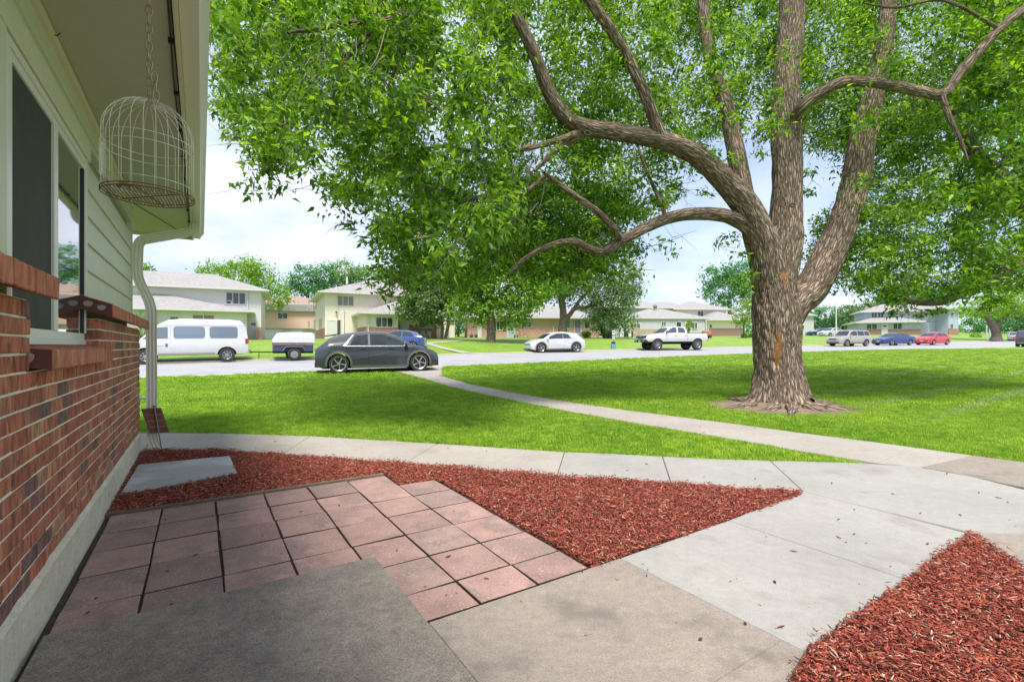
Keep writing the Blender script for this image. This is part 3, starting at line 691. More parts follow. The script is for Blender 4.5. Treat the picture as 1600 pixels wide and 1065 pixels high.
# glazed end faces with mortar plugs
def endface(u, vb, vf, zbb, zbf, ztb, ztf, plugs):
    mb = MB(); t = .004
    mb.hexa([H(u-t,vb,zbb)-HO, H(u-t,vf,zbf)-HO, H(u,vf,zbf)-HO, H(u,vb,zbb)-HO, H(u-t,vb,ztb)-HO, H(u-t,vf,ztf)-HO, H(u,vf,ztf)-HO, H(u,vb,ztb)-HO])
    ob = mb.build('brick_end', M_glaze, house)
    for (v, z, r) in plugs:
        V = [H(u-t-.0012, v+math.cos(a)*r*(1+.12*math.sin(3*a)), z+math.sin(a)*r*.85*(1+.1*math.cos(2*a)))-HO for a in [2*math.pi*i/14 for i in range(14)]]
        mesh_obj('mortar_plug', V, [tuple(range(14))], M_dot, ob)
endface(4.1295, -.098, .076, 1.447, 1.390, 1.533, 1.474, [(-.045, 1.475, .024), (.022, 1.452, .022)])
endface(2.6445, -.095, .066, 1.127, 1.103, 1.203, 1.182, [(-.015, 1.152, .030)])
# lap siding boards
def board(u0, u1, z0, z1, lab=None):
    mb = MB(); P8 = [H(u0,-.112,z0), H(u0,-.066,z0), H(u1,-.066,z0), H(u1,-.112,z0), H(u0,-.112,z1), H(u0,-.082,z1), H(u1,-.082,z1), H(u1,-.112,z1)]
    mb.hexa(P8); return hb(mb, 'siding_board', M_siding)
zl = [1.51, 1.707, 1.890, 2.073, 2.256, 2.439, 2.622, 2.80]
for i in range(7):
    z0, z1 = zl[i]+(.004 if i else .012), zl[i+1]+.012
    if i < 5: board(4.235, U1-.006, z0, z1); board(U0, 2.50, z0, z1)
    else: board(U0, U1-.006, z0 if i > 5 else 2.56, z1)
sh = MB()
for z in zl[1:-1]: sh.hbox(U0 if z > 2.5 else 4.235, U1-.01, -.1135, -.0825, z-.006, z+.006)
hb(sh, 'siding_lap_shadow', mat('joint and lap shadow dark', (.04, .04, .03), .9))  # solid dark strips imitate the shadow line under each siding lap
c_ = MB(); c_.hbox(U1-.005, U1+.012, -.15, -.062, 1.53, 2.79); c_.hbox(U1-.005, U1+.004, -2.2, -.14, 1.5, 2.79); hb(c_, 'corner_trim', M_siding)
b2 = MB(); b2.hbox(U1-.008, U1, -2.2, -.11, ZC, 1.5); hb(b2, 'side_wall', mat('side brick', (.28, .1, .065), .9, var=.3, vscale=14))
# trim round the window
t_ = MB(); t_.hbox(2.50, 4.30, -.113, -.056, 2.44, 2.56); hb(t_, 'head_casing', M_trim, bevel=.003)
t_ = MB(); t_.hbox(4.202, 4.233, -.113, -.062, 1.535, 2.438); hb(t_, 'side_casing', M_trim, bevel=.002)
t_ = MB(); t_.hbox(2.50, 2.63, -.113, -.060, 1.50, 2.438); hb(t_, 'side_casing', M_trim, bevel=.003)
t_ = MB(); t_.hbox(U0, U1, -.1, -.050, 2.755, 2.795); hb(t_, 'frieze_trim', M_trim, bevel=.002)
# window
win = mesh_obj('window', [], [], M_vinyl, house)
def wb(name, m, *boxes, bevel=.002, parent=None):
    mb = MB()
    for b in boxes: mb.hbox(*b)
    for i in range(len(mb.v)): mb.v[i] = mb.v[i]-HO
    return mb.build(name, m, parent or win, bevel=bevel)
zb, zt = 1.205, 2.435; A, B_ = 2.645, 4.20
wb('frame', M_vinyl, (A, B_, -.11, -.066, zb, zb+.03), (A, B_, -.11, -.074, zb+.03, zb+.075), (A, B_, -.11, -.066, zt-.035, zt), (A, A+.045, -.11, -.064, zb+.076, zt-.036), (B_-.022, B_, -.11, -.064, zb+.076, zt-.036),
   (A+.046, B_-.023, -.11, -.074, zt-.075, zt-.036))
wb('sash', M_vinyl, (3.41, 3.485, -.11, -.070, zb+.076, zt-.076), (2.691, 2.745, -.11, -.072, zb+.076, zt-.076))
wb('sash_gasket', mat('gasket', (.03,.03,.03), .6), (4.163, 4.177, -.11, -.072, zb+.076, zt-.076))
wb('screen', M_screen, (2.746, 3.409, -.10, -.084, zb+.076, zt-.076), bevel=0)
wb('glass', M_mirror, (3.486, 4.162, -.10, -.082, zb+.076, zt-.076), bevel=0)
# soffit, roof, fascia, gutter
UE = 8.57; VF = .46
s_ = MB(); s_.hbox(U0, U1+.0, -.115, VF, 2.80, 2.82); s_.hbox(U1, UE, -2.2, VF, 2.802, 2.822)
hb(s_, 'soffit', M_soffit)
fa = MB(); fa.hbox(U0, UE, VF+.001, VF+.022, 2.765, 2.93); fa.hbox(UE, UE+.02, -2.2, VF+.02, 2.77, 2.93); hb(fa, 'fascia', M_trim)
jt = MB(); a_ = H(U1+.02, -.09, 2.799); b_ = H(UE-.03, VF-.03, 2.799); d = (b_-a_).normalized(); s = Vector((-d.y, d.x, 0))*.004
jt.hexa([a_-s-Vector((0,0,.002)), b_-s-Vector((0,0,.002)), b_+s-Vector((0,0,.002)), a_+s-Vector((0,0,.002)), a_-s, b_-s, b_+s, a_+s]); hb(jt, 'soffit_joint', mat('joint and lap shadow dark', (.04,.04,.03), .9))
dk = MB(); dk.tube([H(u, VF-.02+.004*math.sin(u*3), 2.792+.003*math.sin(u*7)) for u in np.arange(U0, UE, .1)], .0045, 5); dk.tube([H(u, VF-.005, 2.797) for u in np.arange(U0, UE, .2)], .003, 5)
cb_ = hb(dk, 'cable', mat('black cable', (.02, .02, .02), .5))
for u in np.arange(1.2, UE, .62):
    c = MB(); c.hbox(u, u+.018, VF-.032, VF-.008, 2.776, 2.80); hb(c, 'cable_clip', mat('black cable', (.02,.02,.02), .5))
# K-style gutter profile swept along u
prof = [(VF+.024, 2.90), (VF+.024, 2.80), (VF+.105, 2.80), (VF+.112, 2.83), (VF+.130, 2.86), (VF+.150, 2.885), (VF+.150, 2.925), (VF+.138, 2.925), (VF+.138, 2.89), (VF+.03, 2.89)]
gt = MB(); gv = []; ng_ = len(prof)
for u in (U0, UE+.03): gv += [H(u, v, z)-HO for v, z in prof]
gt.add(gv, [(i, (i+1) % ng_, ng_+(i+1) % ng_, ng_+i) for i in range(ng_)]+[tuple(range(ng_)), tuple(reversed(range(ng_, 2*ng_)))])
gt.build('gutter', mat('white gutter', (.70, .70, .66), .35), house)
rf = MB(); rf.hexa([H(U0,-2.6,3.55)-HO, H(U0,VF+.06,2.935)-HO, H(UE+.05,VF+.06,2.935)-HO, H(UE+.05,-2.6,3.55)-HO, H(U0,-2.6,3.6)-HO, H(U0,VF+.06,2.96)-HO, H(UE+.05,VF+.06,2.96)-HO, H(UE+.05,-2.6,3.6)-HO])
rf.build('roof', mat('grey shingle', (.22, .21, .20), .95, var=.2, vscale=12, bump=.5), house)
# back of the house so that it is solid from other viewpoints
# downspout: fluted rectangular tube
def bez(pts, rr=.09, n=6):
    out = [Vector(pts[0])]
    for i in range(1, len(pts)-1):
        p0, p1, p2 = Vector(pts[i-1]), Vector(pts[i]), Vector(pts[i+1]); a = p1+(p0-p1).normalized()*rr; b = p1+(p2-p1).normalized()*rr
        for k in range(n+1):
            t = k/n; out.append(a*(1-t)**2+p1*2*t*(1-t)+b*t*t)
    out.append(Vector(pts[-1])); return out
def spout(pts, name):
    path = bez(pts, .10); na, nv = Vector((-HS, HC, 0)), Vector((HC, HS, 0)); V = []; Fc = []
    w, dpt = .040, .050; prf = []
    for i in range(6): prf.append((-w+2*w*i/5, dpt-(.003 if i % 2 else 0)))
    for i in range(1, 6): prf.append((w-(.005 if i % 2 else 0), dpt-2*dpt*i/6))
    for i in range(6): prf.append((w-2*w*i/5, -dpt+(.003 if i % 2 else 0)))
    for i in range(1, 6): prf.append((-w+(.005 if i % 2 else 0), -dpt+2*dpt*i/6))
    m = len(prf)
    for i, p in enumerate(path):
        d = (path[min(i+1, len(path)-1)]-path[max(0, i-1)]).normalized()
        a = na-d*na.dot(d)
        if a.length < .45: a = Vector((0, 0, 1))-d*d.z
        a.normalize(); b = d.cross(a).normalized()
        if b.dot(nv) < 0: b = -b
        for (x, y) in prf: V.append(p+a*x+b*y)
    for i in range(len(path)-1):
        for k in range(m): Fc.append((i*m+k, i*m+(k+1) % m, (i+1)*m+(k+1) % m, (i+1)*m+k))
    Fc += [tuple(range(m)), tuple((len(path)-1)*m+k for k in reversed(range(m)))]
    o = mesh_obj(name, [v-HO for v in V], Fc, M_gutter, house, sm=True, angle=.5); return o
spout([H(7.55,.50,2.81), H(7.55,.50,2.70), H(6.92,-.03,2.40), H(6.86,-.035,1.98), H(6.86,.095,1.66), H(6.86,.10,.10), H(6.86,.16,.01)], 'downspout')
mb = MB(); mb.hbox(6.735, 6.86, -.005, .05, .60, .62); hb(mb, 'downspout_strap', M_gutter)
mb = MB(); mb.hbox(6.735, 6.82, -.13, -.10, 1.95, 1.97); hb(mb, 'downspout_strap', M_gutter)
# hooks and blemishes on the frieze
for u in (2.35, 3.3): 
    mb = MB(); mb.tube([H(u,-.07,2.78), H(u,-.04,2.77), H(u,-.03,2.79)], .003, 5); hb(mb, 'hook', mat('black cable', (.02,.02,.02), .5))

# ------------------------------------------------------------------ hanging bird cage
CAGE = P(233, 305, 2.04); CAGE.z = 1.832
cage = empty('bird_cage', CAGE); tag(cage, 'round white wire bird cage with a domed top hanging under the eave', 'bird cage')
M_wire = mat('cream wire', (.68, .66, .56), .5, var=.1, vscale=30)
M_rust = mat('rusty wire', (.16, .085, .05), .8, var=.4, vscale=40)
R_ = .158; HB = .25; HT = .40; wr = .0014
def dome(t): # angle 0 at wall top .. pi/2 at apex
    return R_*math.cos(t)**.85 if t < math.pi/2-.01 else .0, HB+(HT-HB)*math.sin(t)
tilt = .04
for i in range(24):
    a = 2*math.pi*i/24; pts = [(R_*math.cos(a), R_*math.sin(a), 0.0), (R_*math.cos(a), R_*math.sin(a), HB*.5)]
    for k in range(9):
        t = math.pi/2*k/8; r, z = dome(t); r = max(r, .012); pts.append((r*math.cos(a), r*math.sin(a), z))
    mb = MB(); mb.tube(pts, wr, 5); mb.build('bar', M_wire, cage, sm=True)
for z, rr, nm, m_ in ((.045, R_, 'hoop', M_wire), (.19, R_+.001, 'hoop', M_wire), (.225, R_+.001, 'hoop', M_wire), (0.0, R_+.003, 'hoop', M_rust), (.012, R_+.003, 'hoop', M_rust)):
    mb = MB(); mb.tube([(rr*math.cos(2*math.pi*i/40), rr*math.sin(2*math.pi*i/40), z) for i in range(40)], wr*(1.5 if m_ is M_rust else 1.1), 5, closed=True); mb.build(nm, m_, cage, sm=True)
fl = MB()
for i in range(25):
    x = -R_+.008+i*(2*R_-.016)/24; y = math.sqrt(max(0, R_*R_-x*x))
    ca, sa = math.cos(.5), math.sin(.5)
    fl.tube([(x*ca-y*sa*-1, x*sa+y*ca*-1, .004), (x*ca+y*sa*-1, x*sa+y*ca, .004)], .0016, 4)
fl.tube([(-R_*.9, .03, .001), (R_*.9, -.03, .001)], .002, 4); fl.tube([(.05, -R_*.9, .001), (-.04, R_*.9, .001)], .002, 4)
fl.build('floor_grid', M_rust, cage)
dr = MB()
for i in range(6): a = math.pi*1.08+i*.07; dr.tube([(R_*1.02*math.cos(a), R_*1.02*math.sin(a), .07), (R_*1.02*math.cos(a+.02), R_*1.02*math.sin(a+.02), .21)], .0022, 4)
for z in (.07, .12, .17): dr.tube([(R_*1.03*math.cos(math.pi*1.08+t*.07), R_*1.03*math.sin(math.pi*1.08+t*.07), z) for t in range(6)], .0022, 4)
dr.build('door', M_wire, cage)
nst = MB(); nst.tube([(-.05, -.10, .012), (-.02, -.12, .02), (.02, -.11, .012)], [.008, .012, .006], 6); nst.build('dry_leaf', mat('dry leaf', (.35, .2, .1), .9), cage)
# chain of links, from the cage crown to the soffit
chain = MB(); top = 2.80-CAGE.z; zc = HT-.01; i = 0
M_chain = mat('weathered chain', (.40, .33, .22), .45, .3, var=.2, vscale=60)
def link_pts(c, ax, L, wd):
    out = []
    for k in range(14):
        t = 2*math.pi*k/14; out.append(Vector(c)+Vector(ax)*wd*math.cos(t)+Vector((0, 0, 1))*L*math.sin(t))
    return out
while zc < top-.01:
    a = (i % 2)*math.pi/2+.4
    mb = MB(); mb.tube(link_pts((0, 0, zc+.02), (math.cos(a), math.sin(a), 0), .024, .011), .0030, 6, closed=True); mb.build('chain_link', M_chain, cage, sm=True)
    zc += .038; i += 1
for k in range(3):
    a = (k % 2)*math.pi/2+.9; mb = MB(); mb.tube(link_pts((.03-.004*k, .0, HT+.03+k*.038), (math.cos(a), math.sin(a), 0), .024, .011), .0030, 6, closed=True); mb.build('chain_link', M_chain, cage, sm=True)
# ------------------------------------------------------------------ box on a stake at the downspout
bx = empty('brick_pattern_box', H(6.72, .20, -.01)); tag(bx, 'brown box with brick pattern on a leaning grey stake by the downspout', 'garden marker')  # brown patterned box on a stake, holds no lamp
def rel(u, v, z): return H(u, v, z)-H(6.72, .20, -.01)
M_bbox = mat('brown panel', (.16, .075, .04), .45, var=.35, vscale=9)
V8 = lambda u0, u1, v0, v1, z0, z1, l0, l1: [rel(u0, v0+l0, z0), rel(u0, v1+l0, z0), rel(u1, v1+l0, z0), rel(u1, v0+l0, z0), rel(u0, v0+l1, z1), rel(u0, v1+l1, z1), rel(u1, v1+l1, z1), rel(u1, v0+l1, z1)]
mb = MB(); mb.hexa(V8(6.74, 6.80, .055, .235, .215, .495, .035, -.045)); mb.build('panel', M_bbox, bx, bevel=.004)
for k in range(3):
    z = .28+k*.07; mb = MB(); l = .035-.08*(z-.215)/.28; mb.hexa(V8(6.736, 6.741, .06, .23, z, z+.008, l, l)); mb.build('joint_line', mat('panel joint', (.34, .22, .14), .6), bx)
mb = MB(); mb.hexa([rel(6.725,.115,.51), rel(6.725,.14,.51), rel(6.735,.14,.51), rel(6.735,.115,.51), rel(6.725,.115,.525), rel(6.725,.14,.525), rel(6.735,.14,.525), rel(6.735,.115,.525)]); mb.build('stake_cap', mat('black cable', (.02,.02,.02), .5), bx)
mb = MB(); mb.cyl(rel(6.715, .205, -.01), rel(6.728, .128, .52), .0075, .0075, 8); mb.build('stake', mat('grey metal', (.22, .22, .24), .4, .6), bx)
# ================================================================== VEHICLES
M_tyre = mat('tyre rubber', (.035, .033, .032), .85, bump=.3, bscale=80)
M_rim = mat('alloy rim', (.50, .50, .51), .3, .8)
M_rimdark = mat('dark rim', (.05, .05, .055), .4, .5)
M_under = mat('underbody black', (.012, .012, .013), .9)
M_clad = mat('grey cladding', (.14, .135, .135), .6)
M_cglass = mat('car glass', (.025, .032, .036), .04, spec=1.0)
M_cglass2 = mat('tinted car glass', (.06, .075, .10), .05, spec=1.0)
M_lens = mat('lamp lens', (.55, .57, .6), .1, spec=1.0)
M_red = mat('red lamp', (.38, .02, .02), .15, spec=1.0)
M_plate = mat('number plate', (.6, .62, .6), .5)
M_seam = mat('door seam', (.01, .01, .012), .8)
M_seat = mat('car interior', (.05, .045, .04), .8)
def paint(name, c, rough=.28, var=0): return mat(name, c, rough, 0.0, coat=.8, var=var, vscale=3)
class Car:
    def __init__(s, top, belt, hw, wheels, wr, zlow, name, label, cat, group, body, tumble=.32, arch=.06, nose=.16, tail=.10, crown=.05, shoulder=.06):
        s.top = top; s.belt = belt; s.hw = hw; s.wheels = wheels; s.wr = wr; s.zlow = zlow; s.tumble = tumble; s.arch = arch; s.crown = crown; s.sh = shoulder
        s.x0 = top[0][0]; s.x1 = top[-1][0]; s.nose = nose; s.tail = tail
        s.root = empty(name, (0, 0, 0), 0, label, cat, group); s.body_m = body
    def zt(s, x): return float(np.interp(x, [p[0] for p in s.top], [p[1] for p in s.top]))
    def zb(s, x): return min(float(np.interp(x, [p[0] for p in s.belt], [p[1] for p in s.belt])), s.zt(x)-.03)
    def w(s, x):
        a = max(0, 1-(s.x1-x)/.75); b = max(0, 1-(x-s.x0)/.6)
        return s.hw*(1-s.nose*a*a-s.tail*b*b)
    def y(s, x, z):
        w = s.w(x); zb = s.zb(x); zl = s.zlow
        if z <= zb:
            t = (z-zl)/max(zb-zl, .05); return w*(1-.045*(2*t-1)**2-.03*(1-t))
        yb = w*(1-.045); return yb-s.tumble*(z-zb)-.02*min(1, (z-zb)/.05)
    def low(s, x):
        z = s.zlow
        dn = max(0, 1-(s.x1-x)/.35); dt = max(0, 1-(x-s.x0)/.35); z += .10*dn*dn+.12*dt*dt
        for wx in s.wheels:
            R = s.wr+s.arch; d = abs(x-wx)
            if d < R: z = max(z, s.wr*.98+math.sqrt(R*R-d*d)-.0)
        return z
    def build_body(s):
        xs_ = set(np.linspace(s.x0, s.x1, 70).round(4))
        for wx in s.wheels:
            R = s.wr+s.arch
            for t in np.linspace(0, math.pi, 17): xs_.add(round(wx+R*math.cos(t), 4))
            xs_.add(round(wx+R*1.002, 4)); xs_.add(round(wx-R*1.002, 4))
        for p in s.top: xs_.add(round(p[0], 4))
        xs_ = sorted(x for x in xs_ if s.x0 <= x <= s.x1); V = []; Fc = []; N1, N2, N3 = 8, 5, 4
        for x in xs_:
            zl = s.low(x); zb = max(s.zb(x), zl+.02); zt = max(s.zt(x), zb+.03); rr = min(.07, (zt-zb)*.4)
            ring = []
            for k in range(N1): z = zl+(zb-zl)*k/(N1-1); ring.append((s.y(x, z), z))
            ze = zt-rr-s.crown*.3
            for k in range(1, N2): z = zb+(ze-zb)*k/(N2-1); ring.append((s.y(x, z), z))
            ye = ring[-1][0]
            ring.append((ye-rr*.25, zt-rr*.45-s.crown*.3)); ring.append((ye-rr*1.0, zt-s.crown*.3-.004))
            for k in range(1, N3+1):
                f = 1-k/N3; yy = (ye-rr)*f; ring.append((yy, zt-s.crown*.3*f*f))
            full_ = ring+[(-a, b) for a, b in reversed(ring[:-1])]
            V += [(x, a, b) for a, b in full_]; m = len(full_)
        for i in range(len(xs_)-1):
            for k in range(m-1): Fc.append((i*m+k, i*m+k+1, (i+1)*m+k+1, (i+1)*m+k))
        Fc.append(tuple(range(m))); Fc.append(tuple((len(xs_)-1)*m+k for k in reversed(range(m))))
        o = mesh_obj('body', V, Fc, s.body_m, s.root)
        bm = bmesh.new(); bm.from_mesh(o.data); bmesh.ops.recalc_face_normals(bm, faces=bm.faces); bm.to_mesh(o.data); bm.free()
        smooth(o.data, True, .55)
        u = MB(); u.box(s.x0+.25, s.x1-.25, -s.hw*.80, s.hw*.80, s.zlow-.02, s.zlow+.42); u.build('underbody', M_under, s.root)
        return o
    def panel(s, name, poly_bot, poly_top, m, off=.006, n=14, sides=(1, -1), parent=None, nz=3):
        """side panel between a lower and an upper polyline in (x,z)"""
        for sd in sides:
            V = []; Fc = []
            for i in range(n+1):
                t = i/n
                def at(pl):
                    L_ = [0]
                    for a, b in zip(pl, pl[1:]): L_.append(L_[-1]+math.dist(a, b))
                    d = t*L_[-1]; return float(np.interp(d, L_, [p[0] for p in pl])), float(np.interp(d, L_, [p[1] for p in pl]))
                xb, zb = at(poly_bot); xt, zt = at(poly_top)
                for k in range(nz+1):
                    f = k/nz; x = xb+(xt-xb)*f; z = zb+(zt-zb)*f; V.append((x, sd*(s.y(x, z)+off), z))
            for i in range(n):
                for k in range(nz): a = i*(nz+1)+k; Fc.append((a, a+1, a+nz+2, a+nz+1) if sd < 0 else (a, a+nz+1, a+nz+2, a+1))
            mesh_obj(name, V, Fc, m, parent or s.root, sm=True)
    def screen(s, name, xa, xb, m, wa, wb, off=.007, n=10):
        """glass over the top surface from xa to xb, half widths wa, wb"""
        V = []; Fc = []
        for i in range(n+1):
            x = xa+(xb-xa)*i/n; zt = s.zt(x); hw_ = wa+(wb-wa)*i/n
            ymax = max(s.y(x, zt-s.crown*.3-min(.07, (zt-s.zb(x))*.4))-.05, .1); hw_ = min(hw_, ymax)
            for k in range(9):
                f = (k-4)/4; V.append((x, hw_*f, zt-s.crown*.3*f*f+off))
        for i in range(n):
            for k in range(8): Fc.append((i*9+k, (i+1)*9+k, (i+1)*9+k+1, i*9+k+1))
        mesh_obj(name, V, Fc, m, s.root, sm=True)
    def wheel_set(s, rim_m=M_rim, spokes=5, ww=.23, twist=.3, rim_frac=.68, dark=True, steel=False):
        proto = None
        for wx in s.wheels:
            for sd in (1, -1):
                if proto is None:
                    w_ = empty('wheel', (0, 0, 0)); w_.parent = s.root
                    r = s.wr; prof_ = [(r*rim_frac, -ww/2), (r*.93, -ww/2), (r*.985, -ww/2+.03), (r, -ww/2+.06), (r, ww/2-.06), (r*.985, ww/2-.03), (r*.93, ww/2), (r*rim_frac, ww/2), (r*rim_frac, -ww/2)]
                    V = []; Fc = []; N = 32
                    for (rr, yy) in prof_:
                        for i in range(N): a = 2*math.pi*i/N; V.append((rr*math.cos(a), yy, rr*math.sin(a)))
                    for j in range(len(prof_)-1):
                        for i in range(N): Fc.append((j*N+i, j*N+(i+1) % N, (j+1)*N+(i+1) % N, (j+1)*N+i))
                    mesh_obj('tyre', V, Fc, M_tyre, w_, sm=True, angle=.6)
                    rm = MB(); rr = r*rim_frac
                    # barrel and lip
                    for y0, r0, y1, r1 in ((ww/2-.012, rr, ww/2+.004, rr*.97), (ww/2+.004, rr*.97, ww/2-.01, rr*.9), (ww/2-.01, rr*.9, ww/2-.10, rr*.86)):
                        V0 = [(q*math.cos(2*math.pi*i/N), y_, q*math.sin(2*math.pi*i/N)) for (q, y_) in ((r0, y0), (r1, y1)) for i in range(N)]
                        rm.add(V0, [(i, (i+1) % N, N+(i+1) % N, N+i) for i in range(N)])
                    for k in range(spokes):
                        a = 2*math.pi*k/spokes
                        def pt(rad, ang, y_): return (rad*math.cos(a+ang), y_, rad*math.sin(a+ang))
                        wd = .9/spokes if not steel else 1.6/spokes
                        yf = ww/2-.015
                        p = [pt(rr*.16, -.5, yf-.02), pt(rr*.16, .5, yf-.02), pt(rr*.9, twist+wd*.55, yf-.03), pt(rr*.9, twist-wd*.55, yf-.03),
                             pt(rr*.16, -.5, yf), pt(rr*.16, .5, yf), pt(rr*.9, twist+wd*.5, yf-.004), pt(rr*.9, twist-wd*.5, yf-.004)]
                        rm.hexa(p)
                    rm.cyl((0, ww/2-.06, 0), (0, ww/2-.004, 0), rr*.2, rr*.16, 14)
                    o = rm.build('rim', rim_m, w_); smooth(o.data, True, .5)
                    bk = MB(); bk.cyl((0, -ww/2+.02, 0), (0, ww/2-.07, 0), rr*.95, rr*.95, 24); bk.build('brake_disc', M_rimdark if dark else rim_m, w_)
                    proto = w_; w_.location = (wx, sd*(s.hw-.06-ww/2+.03), s.wr)
                    if sd < 0: w_.rotation_euler = (0, 0, math.pi)
                else:
                    c = copy_tree(proto, s.root); c.location = (wx, sd*(s.hw-.06-ww/2+.03), s.wr); c.rotation_euler = (0, .5 if sd > 0 else -.3, math.pi if sd < 0 else 0)
                
    def box(s, name, m, b, parent=None, bevel=.01, mirror=False):
        for sd in ((1, -1) if mirror else (1,)):
            mb = MB(); x0, x1, y0, y1, z0, z1 = b; mb.box(x0, x1, *( (y0, y1) if sd > 0 else (-y1, -y0)), z0, z1); mb.build(name, m, parent or s.root, bevel=bevel)
    def seam(s, pts, wd=.008, name='door_seam'):
        for sd in (1, -1):
            mb = MB()
            pp = []
            for (x0, z0), (x1, z1) in zip(pts, pts[1:]):
                for k in range(6): t = k/5; x = x0+(x1-x0)*t; z = z0+(z1-z0)*t; pp.append((x, sd*(s.y(x, z)+.0015), z))
            mb.tube(pp, wd/2, 4); mb.build(name, M_seam, s.root)
    def mirror_(s, x, z, m, sz=.11):
        for sd in (1, -1):
            yy = s.y(x, z); mb = MB()
            mb.hexa([(x-.06, sd*(yy+.02), z-.01), (x-.07, sd*(yy+.20), z-.02), (x+.06, sd*(yy+.18), z-.02), (x+.08, sd*(yy+.02), z-.01),
                     (x-.06, sd*(yy+.04), z+sz), (x-.06, sd*(yy+.20), z+sz*.9), (x+.02, sd*(yy+.18), z+sz*.85), (x+.04, sd*(yy+.04), z+sz)])
            o = mb.build('mirror', m, s.root, bevel=.012)
            bm = bmesh.new(); bm.from_mesh(o.data); bmesh.ops.recalc_face_normals(bm, faces=bm.faces); bm.to_mesh(o.data); bm.free()
    def handle(s, x, z, m, L_=.16, mirror=True):
        for sd in (1, -1):
            yy = s.y(x, z); mb = MB(); mb.box(x-L_/2, x+L_/2, min(sd*yy, sd*(yy+.03)), max(sd*yy, sd*(yy+.03)), z-.015, z+.015); mb.build('door_handle', m, s.root, bevel=.005)
    def place(s, px, Yd, heading_deg, dz=0.0):
        X = (px-800)/F*Yd; s.root.location = (X, Yd, RZ(X, Yd)+dz); s.root.rotation_euler = (0, 0, math.radians(heading_deg))
        # follow the gentle slope of the street
        h = math.radians(heading_deg); d = 2.0
        z1 = RZ(X+math.cos(h)*d, Yd+math.sin(h)*d); z0 = RZ(X-math.cos(h)*d, Yd-math.sin(h)*d)
        s.root.rotation_euler = (0, -math.atan2(z1-z0, 2*d), h)

